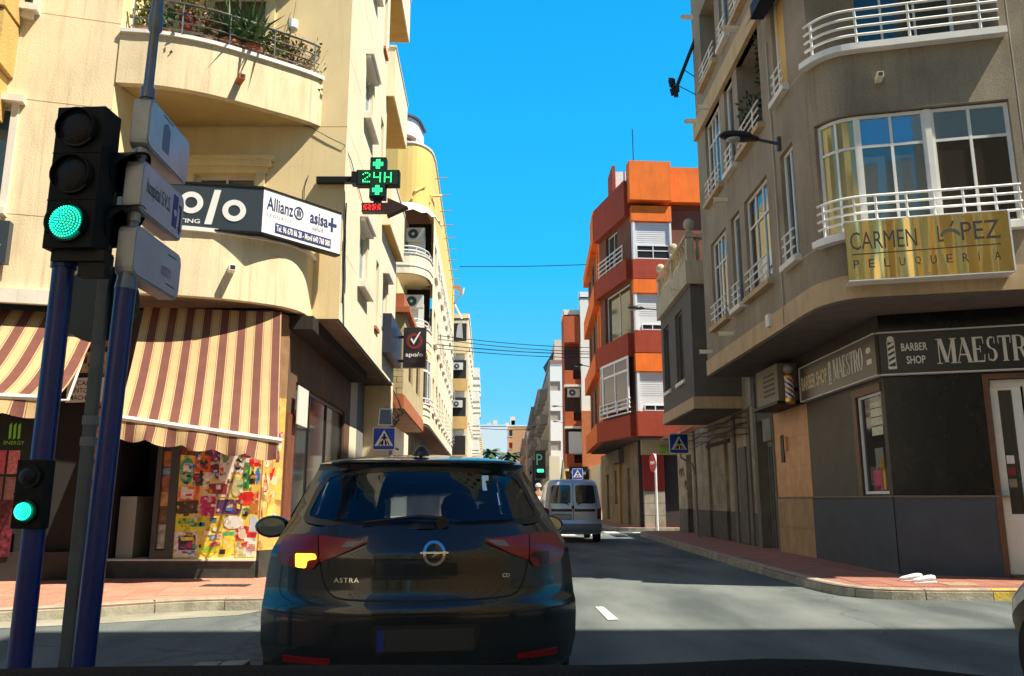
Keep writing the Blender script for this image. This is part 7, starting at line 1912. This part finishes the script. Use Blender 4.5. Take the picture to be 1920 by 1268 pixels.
def rounded(poly, r, k=3):
    out = []; n = len(poly)
    for i in range(n):
        a, b, c = Vector(poly[i - 1]), Vector(poly[i]), Vector(poly[(i + 1) % n])
        r_ = min(r, (a - b).length * .45, (c - b).length * .45)
        p, q = b + (a - b).normalized() * r_, b + (c - b).normalized() * r_
        for j in range(k + 1):
            t = j / k; out.append(tuple(p * (1 - t) ** 2 + b * 2 * t * (1 - t) + q * t * t))
    return out

# ---- charcoal hatchback in front
A = thing('car', (0, 0, 0), 'charcoal hatchback just ahead with its amber indicator lit', 'car')
ca = Car([(.20, .80, .10, 4.20, .30, .5), (.30, .875, .02, 4.31, .30, .5), (.42, .902, .0, 4.36, .31, .5), (.56, .908, -.008, 4.36, .32, .5), (.625, .906, -.004, 4.36, .32, .5), (.66, .904, .03, 4.36, .32, .5), (.70, .902, .052, 4.34, .31, .5),
          (.78, .895, .060, 4.25, .30, .5), (.86, .882, .062, 3.9, .29, .5), (.91, .873, .064, 3.7, .28, .5), (.945, .862, .088, 3.4, .27, .45), (1.0, .835, .130, 3.2, .27, .40), (1.04, .812, .165, 3.08, .27, .35), (1.10, .785, .215, 2.98, .28, .3), (1.20, .742, .295, 2.80, .28, .3), (1.30, .70, .365, 2.62, .27, .28), (1.385, .655, .400, 2.42, .25, .25), (1.42, .64, .385, 2.28, .22, .22), (1.440, .605, .44, 2.15, .20, .2)], p=3.4)
ca.crown = .07
rA, fA = rearP(ca), frontP(ca)
RW = rounded([(-.715, 1.075), (-.63, 1.055), (0, 1.035), (.63, 1.055), (.715, 1.075), (.655, 1.25), (.595, 1.365), (.3, 1.395), (0, 1.402), (-.3, 1.395), (-.595, 1.365), (-.655, 1.25)], .04)
RWi = shrink(RW, .035)
WSp = [(-.68, 1.06), (.68, 1.06), (.56, 1.40), (-.56, 1.40)]
SWp = rounded([(.55, 1.10), (.95, 1.06), (2.75, 1.04), (2.25, 1.36), (1.6, 1.39), (.85, 1.36)], .05)
holes = [lambda c, f: abs(c.x) < .74 and c.y < .75 and inpoly(c.x, c.z, shrink(RW, .012)) and c.z < 1.42,
         lambda c, f: c.y > 1.9 and abs(f.normal.x) < .7 and 1.05 < c.z < 1.41 and abs(c.x) < .62,
         lambda c, f: abs(f.normal.x) > .5 and 1.075 < c.z < 1.37 and inpoly(c.y, c.z, shrink(SWp, .03))]
body = ca.body(None, paint_k, A, .20, 1.440, 62, holes=holes, wheels=[(.80, .82, .33), (-.80, .82, .33), (.80, 3.45, .33), (-.80, 3.45, .33)], wr=.365)
gR = patch(RWi, rA, tint, A, .004, .005, 'rear_window', 16, 8)
# black printed border round the glass
mb = MB(); n = len(RW)
bord = [rA(x, z, .007) for x, z in RW] + [rA(x, z, .007) for x, z in RWi]
mb.add(bord, [(i, (i + 1) % n, n + (i + 1) % n, n + i) for i in range(n)]); mb.build('glass_border', trim_k, gR, fix=False)
patch(WSp, fA, tint_f, A, .0, .004, 'windscreen', 10, 5)
for sg in (-1, 1):
    g = patch(SWp, sideP(ca, sg), tint, A, .002, .004, 'side_window', 10, 4)
    patch([(1.45, 1.07), (1.53, 1.07), (1.50, 1.385), (1.44, 1.385)], sideP(ca, sg), trim_k, A, .006, .006, 'door_pillar', 1, 3)
    mb = MB(); sp = sideP(ca, sg)
    for a, b in ((.98, .32), (2.05, .32), (3.02, .36)):
        mb.add([sp(a, z, .001) for z in [.32 + .7 * i / 8 for i in range(9)]] + [sp(a + .008, z, .001) for z in [.32 + .7 * i / 8 for i in range(9)]], [(i, i + 1, 10 + i, 9 + i) for i in range(8)])
    mb.build('door_gap', dark, A, fix=False)
    mm = MB(); mx = sg * 1.08
    mm.lathe((mx, 2.03, 1.0), [(.001, -.055), (.07, -.045), (.115, -.02), (.125, .0), (.11, .04), (.07, .075), (.001, .095)], 20, axis='y')
    for i, v in enumerate(mm.v): mm.v[i] = (mx + (v[0] - mx) * 1.05, v[1], 1.0 + (v[2] - 1.0) * .68)
    mm.tube([(sg * .80, 2.06, .96), (sg * 1.0, 2.05, .955)], .025, 8)
    mo = mm.build('door_mirror', paint_k, A, smooth=True)
    q = MB(); q.lathe((mx, 1.977, 1.0), [(.001, 0), (.10, 0.001)], 20, axis='y'); 
    for i, v in enumerate(q.v): q.v[i] = (mx + (v[0] - mx) * 1.0, v[1] - .012, 1.0 + (v[2] - 1.0) * .66)
    q.build('mirror_glass', mat('mirror_glass', (.35, .4, .42), .05, metal=1.0), mo)
# spoiler lip
sp_ = Path(catmull([(-.57, .50), (-.48, .41), (-.3, .36), (0, .345), (.3, .36), (.48, .41), (.57, .50)], 4), smooth=True)
m = MB(); sp_.box(m, 0, sp_.L, 1.412, 1.436, -.16, 0); m.build('roof_spoiler', paint_k, A, smooth=True, bevel=.01)
m = MB(); sp_.box(m, sp_.L * .38, sp_.L * .62, 1.416, 1.424, 0, .003); m.build('third_brake_light', mat('brake_dark', (.05, .004, .004), .2), A)
# tail lamps
TO = rounded([(-.795, 1.0), (-.605, 1.003), (-.585, .868), (-.62, .82), (-.79, .84), (-.83, .90)], .02)
TI = rounded([(-.598, 1.0), (-.34, .975), (-.33, .965), (-.42, .925), (-.578, .862)], .012)
AMB = [(-.715, .905), (-.605, .905), (-.597, .880), (-.648, .872), (-.655, .83), (-.71, .835)]
for sg in (-1, 1):
    fl_ = (lambda p: p) if sg < 0 else mir
    to = patch(fl_(TO), rA, lamp_red, A, .012, .02, 'tail_light', 8, 6)
    ti = patch(fl_(TI), rA, lamp_red2, A, .010, .02, 'tail_light', 8, 4)
    patch(fl_([(-.44, .968), (-.345, .968), (-.40, .938), (-.47, .935)]), rA, mat('reverse_lamp', (.20, .17, .15), .25), ti, .013, .004, 'reverse_lamp', 3, 2)
    patch(fl_(rounded(AMB, .01)), rA, amber if sg < 0 else mat('amber_off', (.06, .01, .003), .2), to, .016, .006, 'indicator', 5, 4)
    patch(fl_(rounded([(-.76, .375), (-.50, .372), (-.50, .345), (-.76, .34)], .01)), rA, reflr, A, .008, .01, 'bumper_reflector', 5, 1)
# shut lines, recess, badge
def strip(pts, w, m_, name, off=.0015, parent=A, f=rA):
    mb = MB(); L_ = []
    for i, p in enumerate(pts):
        a = Vector(pts[max(i - 1, 0)]); b = Vector(pts[min(i + 1, len(pts) - 1)]); t = (b - a).normalized(); n_ = Vector((-t.y, t.x)) * w / 2
        L_ += [f(p[0] + n_.x, p[1] + n_.y, off), f(p[0] - n_.x, p[1] - n_.y, off)]
    mb.add(L_, [(2 * i, 2 * i + 1, 2 * i + 3, 2 * i + 2) for i in range(len(pts) - 1)]); return mb.build(name, m_, parent, fix=False)
gap_l = catmull([(-.60, 1.01), (-.585, .87), (-.56, .77), (-.52, .70), (-.44, .672), (-.2, .664), (0, .662), (.2, .664), (.44, .672), (.52, .70), (.56, .77), (.585, .87), (.60, 1.01)], 5)
strip(gap_l, .009, dark, 'tailgate_gap')
strip(catmull([(-.86, .60), (-.6, .592), (0, .588), (.6, .592), (.86, .60)], 6), .006, dark, 'bumper_gap')
patch(rounded([(-.30, .54), (.30, .54), (.27, .39), (-.27, .39)], .03), rA, mat('plate_recess', (.012, .013, .015), .6), A, .003, .01, 'number_plate_recess', 6, 3)
patch(rounded([(-.26, .52), (.26, .52), (.26, .41), (-.26, .41)], .01), rA, mat('plate_shade', (.03, .035, .04), .5), A, .014, .01, 'number_plate', 6, 2)
patch([(-.26, .52), (-.22, .52), (-.22, .41), (-.26, .41)], rA, mat('plate_blue', (.01, .03, .22), .5), A, .018, .004, 'number_plate_band', 1, 1)
patch(rounded([(-.60, .33), (.60, .33), (.52, .22), (-.52, .22)], .03), rA, trim_k, A, .012, .02, 'diffuser', 8, 3)
frB = lambda u, z, d=0: rA(u + .04, z, .004 + d)
ring(A, frB, 0, .905, .047, .062, chrome, 0, .014, name='badge_ring', n=40)
shape(A, [(-.078, .911), (-.012, .911), (.01, .917), (.0, .911), (.078, .911), (.078, .9045), (.035, .9045), (-.018, .887), (.002, .9045), (-.078, .9045)], frB, chrome, .006, .016, name='badge_bolt')
text(A, 'ASTRA', rA, -.50, -.365, .757, .783, chrome, d=.006, bold=.01, spacing=1.2)
text(A, 'CD', rA, .425, .468, .775, .795, chrome, d=.006, bold=.01)
# wiper
m = MB(); m.tube([rA(.10, 1.075, .03), rA(-.05, 1.085, .035), rA(-.36, 1.062, .02)], .014, 8, r2=.006); m.lathe(tuple(rA(.09, 1.075, .0)), [(.035, -.035), (.03, -.02), (.03, .01)], 14, axis='y'); m.build('rear_wiper', trim_k, A, smooth=True)
m = MB(); m.tube([(-.02, .62, 1.46), (-.02, .61, 1.53)], .012, 8, r2=.006); m.lathe((-.02, .62, 1.475), [(.055, 0), (.05, .02), (.03, .05), (.004, .065)], 16); m.build('roof_aerial', trim_k, A, smooth=True)
# cabin: seats, head restraints, mirror, parcel shelf
seat_m = mat('seat_fabric', (.02, .022, .026), .9)
for x in (-.37, .37):
    m = MB(); m.lathe((x, 2.15, 1.02), [(.10, 0), (.14, .05), (.15, .13), (.12, .20), (.05, .235)], 16)
    for i, v in enumerate(m.v): m.v[i] = (v[0], 2.15 + (v[1] - 2.15) * .55, v[2])
    m.build('head_restraint', seat_m, A, smooth=True)
    m = MB(); m.box(x - .24, x + .24, 2.08, 2.22, .5, 1.04); m.build('front_seat', seat_m, A, bevel=.05)
    m = MB(); m.lathe((x, 1.1, 1.0), [(.09, 0), (.12, .04), (.12, .10), (.06, .14)], 14)
    for i, v in enumerate(m.v): m.v[i] = (v[0], 1.1 + (v[1] - 1.1) * .5, v[2])
    m.build('head_restraint', seat_m, A, smooth=True)
m = MB(); m.box(-.62, .62, 1.02, 1.16, .5, .99); m.build('rear_seat', seat_m, A, bevel=.04)
m = MB(); m.box(-.62, .62, .36, 1.02, .96, .98); m.build('parcel_shelf', seat_m, A)
m = MB(); m.box(-.70, .70, 2.35, 2.75, .75, 1.0); m.build('dashboard', seat_m, A, bevel=.04)
m = MB(); m.lathe((-.02, 2.25, 1.30), [(.001, -.015), (.09, -.012), (.1, .0), (.09, .02), (.001, .03)], 20, axis='y')
for i, v in enumerate(m.v): m.v[i] = (-.02 + (v[0] + .02) * 1.25, v[1], 1.30 + (v[2] - 1.30) * .45)
m.tube([(-.02, 2.27, 1.32), (-.02, 2.3, 1.42)], .012, 6); m.build('rear_view_mirror', trim_k, A, smooth=True)
m = MB(); m.lathe((.12, .80, .98), [(.20, 0), (.24, .03), (.2, .08), (.05, .105)], 18)
for i, v in enumerate(m.v): m.v[i] = (v[0] * 1.0, .80 + (v[1] - .80) * .45, v[2])
m.build('soft_toy', mat('pale_cloth', (.42, .40, .48), .95, var=.3, vscale=8), A, smooth=True)
for x in (-.80, .80):
    for y in (.82, 3.45): wheel(A, x, y, .325, .21, 1 if x > 0 else -1)
A.location = (-.462, 4.58, 0); A.rotation_euler = (0, 0, R(9))

# ---- silver van
V = thing('van', (0, 0, 0), 'silver-blue small van with twin rear doors driving away up the street', 'van')
cv = Car([(.24, .76, .06, 3.95, .12, .4), (.34, .815, .01, 4.05, .12, .5), (.50, .825, .0, 4.1, .12, .5), (.56, .825, .02, 4.1, .12, .5), (.60, .822, .05, 4.08, .12, .5), (.95, .815, .06, 3.9, .13, .5), (1.05, .805, .08, 3.4, .13, .4), (1.3, .775, .12, 3.0, .13, .35), (1.6, .725, .17, 2.6, .14, .3), (1.72, .69, .21, 2.4, .16, .3), (1.78, .60, .29, 2.2, .2, .3)], p=5)
cv.crown = .03
rV = rearP(cv)
cv.body(None, paint_w, V, .24, 1.78, 34, wheels=[(.74, .75, .31), (-.74, .75, .31), (.74, 3.3, .31), (-.74, 3.3, .31)], wr=.35)
for sg in (-1, 1):
    fl_ = (lambda p: p) if sg < 0 else mir
    patch(fl_(rounded([(-.66, 1.10), (-.075, 1.10), (-.065, 1.62), (-.60, 1.62)], .07)), rV, glass_d, V, .010, .01, 'rear_window', 5, 5)
    patch(fl_(rounded([(-.63, .875), (-.03, .875), (-.03, .945), (-.63, .945)], .02)), rV, trim_k, V, .012, .012, 'rubbing_strip', 4, 1)
    patch(fl_(rounded([(-.80, .66), (-.70, .66), (-.70, .95), (-.795, .98)], .02)), rV, mat('van_lamp', (.16, .02, .015), .2), V, .014, .015, 'tail_light', 2, 3)
    q = MB(); q.tube([rV(-.10 * -sg if 0 else sg * .12, 1.06, .03), rV(sg * .30, 1.15, .02)], .014, 6); q.build('rear_wiper', trim_k, V)
strip([(0, .62 + .05 * i) for i in range(22)], .014, trim_k, 'door_gap', .002, V, rV)
for x in (-.69, .69): strip([(x * (1 - .09 * max(0, (i - 9) / 12)), .62 + .05 * i) for i in range(21)], .010, trim_k, 'door_gap', .002, V, rV)
patch(rounded([(-.60, .64), (-.05, .64), (-.05, .82), (-.60, .82)], .02), rV, mat('van_recess', (.22, .25, .30), .4), V, .004, .008, 'plate_recess', 4, 2)
patch(rounded([(-.52, .67), (-.10, .67), (-.10, .77), (-.52, .77)], .01), rV, mat('van_plate', (.38, .40, .42), .5), V, .012, .008, 'number_plate', 4, 2)
strip([(-.60, .825), (-.05, .825)], .02, white_m, 'plate_ledge', .014, V, rV)
patch(rounded([(-.80, .30), (.80, .30), (.80, .53), (-.80, .53)], .04), rV, mat('van_bumper', (.16, .18, .21), .5), V, .02, .02, 'rear_bumper', 8, 3)
q = MB(); q.box(-.05, .02, -.0, .06, .96, 1.04); q.build('door_handle', trim_k, V)
for sg in (-1, 1):
    q = MB(); q.box(sg * .84, sg * .98, 2.55, 2.68, 1.0, 1.22); q.build('door_mirror', trim_k, V, bevel=.02)
    for y in (.75, 3.3): wheel(V, sg * .73, y, .30, .19, sg)
    patch([(2.0, 1.08), (3.0, 1.08), (2.75, 1.5), (2.0, 1.56)], sideP(cv, sg), glass_d, V, .004, .006, 'side_window', 4, 3)
V.location = (1.76, 23.7, 0); V.rotation_euler = (0, 0, R(1))

# ---- pale car at the picture edge
P = thing('car', (0, 0, 0), 'pale silver car alongside, only its front wing showing at the photo edge', 'car')
cp_ = Car([(.22, .80, .15, 4.0, .30, .55), (.34, .875, .05, 4.15, .30, .6), (.50, .89, .0, 4.2, .32, .62), (.62, .885, .03, 4.17, .32, .6), (.72, .87, .06, 4.0, .3, .55), (.80, .855, .08, 3.7, .3, .5), (.92, .83, .10, 3.2, .3, .5), (1.0, .80, .15, 3.0, .3, .4), (1.2, .72, .28, 2.7, .3, .3), (1.38, .63, .45, 2.3, .3, .3), (1.42, .55, .6, 2.1, .3, .2)])
cp_.crown = .04
cp_.body(None, paint_s, P, .22, 1.42, 40, wheels=[(.77, .8, .31), (-.77, .8, .31), (.77, 3.3, .31), (-.77, 3.3, .31)], wr=.36)
for sg in (-1, 1):
    patch(rounded([(.7, 1.0), (2.8, .98), (2.3, 1.34), (1.0, 1.34)], .06), sideP(cp_, sg), glass_d, P, .004, .005, 'side_window', 8, 4)
    for y in (.8, 3.3): wheel(P, sg * .77, y, .31, .2, sg)
    patch([(-.66 * sg - .12, .60), (-.66 * sg + .12, .60), (-.66 * sg + .12, .72), (-.66 * sg - .12, .72)], frontP(cp_), mat('headlamp', (.5, .52, .52), .1), P, .01, .02, 'headlight', 3, 2)
patch([(-.6, .98), (.6, .98), (.5, 1.36), (-.5, 1.36)], frontP(cp_), glass_d, P, .004, .005, 'windscreen', 6, 4)
P.location = (3.85, 1.45, 0)

# ---- the car the picture was taken from: dashboard and bonnet
O = thing('car', (0, 0, 0), 'black dashboard and bonnet of the car the photo was taken from', 'car')
dash_m = mat('dashboard_black', (.003, .0035, .005), .9, spec=.1, bump=.2, bscale=200)
dp = Path(catmull([(-1.05, .74), (-.8, .80), (-.4, .84), (0, .85), (.4, .84), (.7, .78), (.85, .70)], 4), smooth=True)
m = MB(); n_ = 30; rows_ = [(.52, .99), (.62, 1.03), (.72, 1.046), (.80, 1.052), (.84, 1.050), (.86, 1.0), (.87, .94)]
for j, (y, z) in enumerate(rows_):
    for i in range(n_ + 1):
        x = -1.05 + 1.85 * i / n_; hump = .010 * math.exp(-((x - .28) / .12) ** 2) - .05 * (x + .12) ** 4
        m.v.append((x, y - .10 * (x + .12) ** 2, z + hump - .008))
for j in range(len(rows_) - 1):
    for i in range(n_): m.f.append((j * (n_ + 1) + i, j * (n_ + 1) + i + 1, (j + 1) * (n_ + 1) + i + 1, (j + 1) * (n_ + 1) + i)); m.mi.append(0)
m.build('dashboard', dash_m, O, smooth=True, angle=60, fix=False)
m = MB(); m.box(-.95, .7, .40, .60, .70, .99); m.build('dashboard_front', dash_m, O)
m = MB(); rows_ = [(.86, .93, .80), (1.1, .90, .80), (1.5, .84, .78), (1.85, .74, .74), (2.0, .62, .68), (2.04, .45, .66), (2.0, .25, .62)]
for (y, z, w) in rows_:
    for i in range(15):
        q = -1 + 2 * i / 14; m.v.append((-.12 + w * q, y - .06 * q * q * (y > 1.6), z - .05 * q ** 4))
for j in range(len(rows_) - 1):
    for i in range(14): m.f.append((j * 15 + i, j * 15 + i + 1, (j + 1) * 15 + i + 1, (j + 1) * 15 + i)); m.mi.append(0)
m.build('bonnet', paint_k, O, smooth=True, fix=False)
for sg in (-1, 1):
    m = MB(); m.prism([(-.12 + sg * .80, .3), (-.12 + sg * .80, 1.8), (-.12 + sg * .74, 1.8), (-.12 + sg * .74, .3)], .3, .82); m.build('wing', paint_k, O)
    wheel(O, -.12 + sg * .72, 1.15, .31, .2, sg)

# ================================================================ PEDESTRIAN
def person(x, y, label, h=1.76):
    t = thing('person', (x, y, 0), label, 'person')
    skin = mat('skin', (.42, .24, .16), .6)
    J = {'pel': (0, 0, .93), 'spine': (0, .0, 1.15), 'chest': (0, -.01, 1.36), 'neck': (0, .0, 1.50), 'head': (0, .02, 1.62), 'crown': (0, .02, 1.72),
         'shL': (-.17, 0, 1.42), 'elL': (-.24, .02, 1.15), 'haL': (-.23, .12, .93), 'fL': (-.22, .15, .84), 'shR': (.17, 0, 1.42), 'elR': (.25, -.04, 1.15), 'haR': (.26, .04, .92), 'fR': (.26, .07, .83),
         'hpL': (-.09, 0, .90), 'knL': (-.10, .12, .50), 'anL': (-.10, .02, .09), 'toL': (-.10, .16, .04), 'hpR': (.09, 0, .90), 'knR': (.10, .0, .49), 'anR': (.10, -.22, .13), 'toR': (.10, -.12, .04)}
    Rd = {'pel': .15, 'spine': .13, 'chest': .155, 'neck': .055, 'head': .085, 'crown': .07, 'shL': .062, 'elL': .042, 'haL': .032, 'fL': .022, 'shR': .062, 'elR': .042, 'haR': .032, 'fR': .022, 'hpL': .085, 'knL': .058, 'anL': .038, 'toL': .03, 'hpR': .085, 'knR': .058, 'anR': .038, 'toR': .03}
    E = [('pel', 'spine'), ('spine', 'chest'), ('chest', 'neck'), ('neck', 'head'), ('head', 'crown'), ('chest', 'shL'), ('shL', 'elL'), ('elL', 'haL'), ('haL', 'fL'), ('chest', 'shR'), ('shR', 'elR'), ('elR', 'haR'), ('haR', 'fR'), ('pel', 'hpL'), ('hpL', 'knL'), ('knL', 'anL'), ('anL', 'toL'), ('pel', 'hpR'), ('hpR', 'knR'), ('knR', 'anR'), ('anR', 'toR')]
    def skinned(keys, grow, m_, nm, squash=.72):
        idx = {k: i for i, k in enumerate(keys)}; me = bpy.data.meshes.new(nm)
        me.from_pydata([tuple(J[k]) for k in keys], [(idx[a], idx[b]) for a, b in E if a in idx and b in idx], [])
        o = bpy.data.objects.new(nm, me); scene.collection.objects.link(o)
        md = o.modifiers.new('s', 'SKIN')
        for k, i in idx.items():
            r = Rd[k] + grow; sv = me.skin_vertices[0].data[i]; sv.radius = (r, r * (squash if k in ('pel', 'spine', 'chest') else 1)); sv.use_root = (i == 0)
        o.modifiers.new('u', 'SUBSURF').levels = 1; o.modifiers['u'].render_levels = 1
        bpy.context.view_layer.update(); me2 = bpy.data.meshes.new_from_object(o.evaluated_get(bpy.context.evaluated_depsgraph_get())); bpy.data.objects.remove(o)
        me2.materials.clear(); me2.materials.append(m_)
        for p_ in me2.polygons: p_.use_smooth = True
        o = bpy.data.objects.new(nm, me2); scene.collection.objects.link(o); o.parent = t; WL[o.name] = Vector((x, y, 0)); return o
    skinned(list(J), 0, skin, 'body')
    skinned(['pel', 'spine', 'chest'], .025, white_m, 'sleeveless_top', .8)
    skinned(['pel', 'hpL', 'knL', 'anL', 'hpR', 'knR', 'anR'], .018, mat('navy_trousers', (.03, .04, .08), .9), 'trousers')
    m = MB(); m.lathe((x, y + .02, 1.66), [(.105, 0), (.11, .04), (.095, .09), (.05, .125), (.005, .135)], 14); m.lathe((x, y + .10, 1.66), [(.10, 0), (.10, .015)], 14); m.build('cap', white_m, t, smooth=True)
    return t
person(.94, 29.5, 'person walking away in a white cap and white sleeveless top beside the silver van')
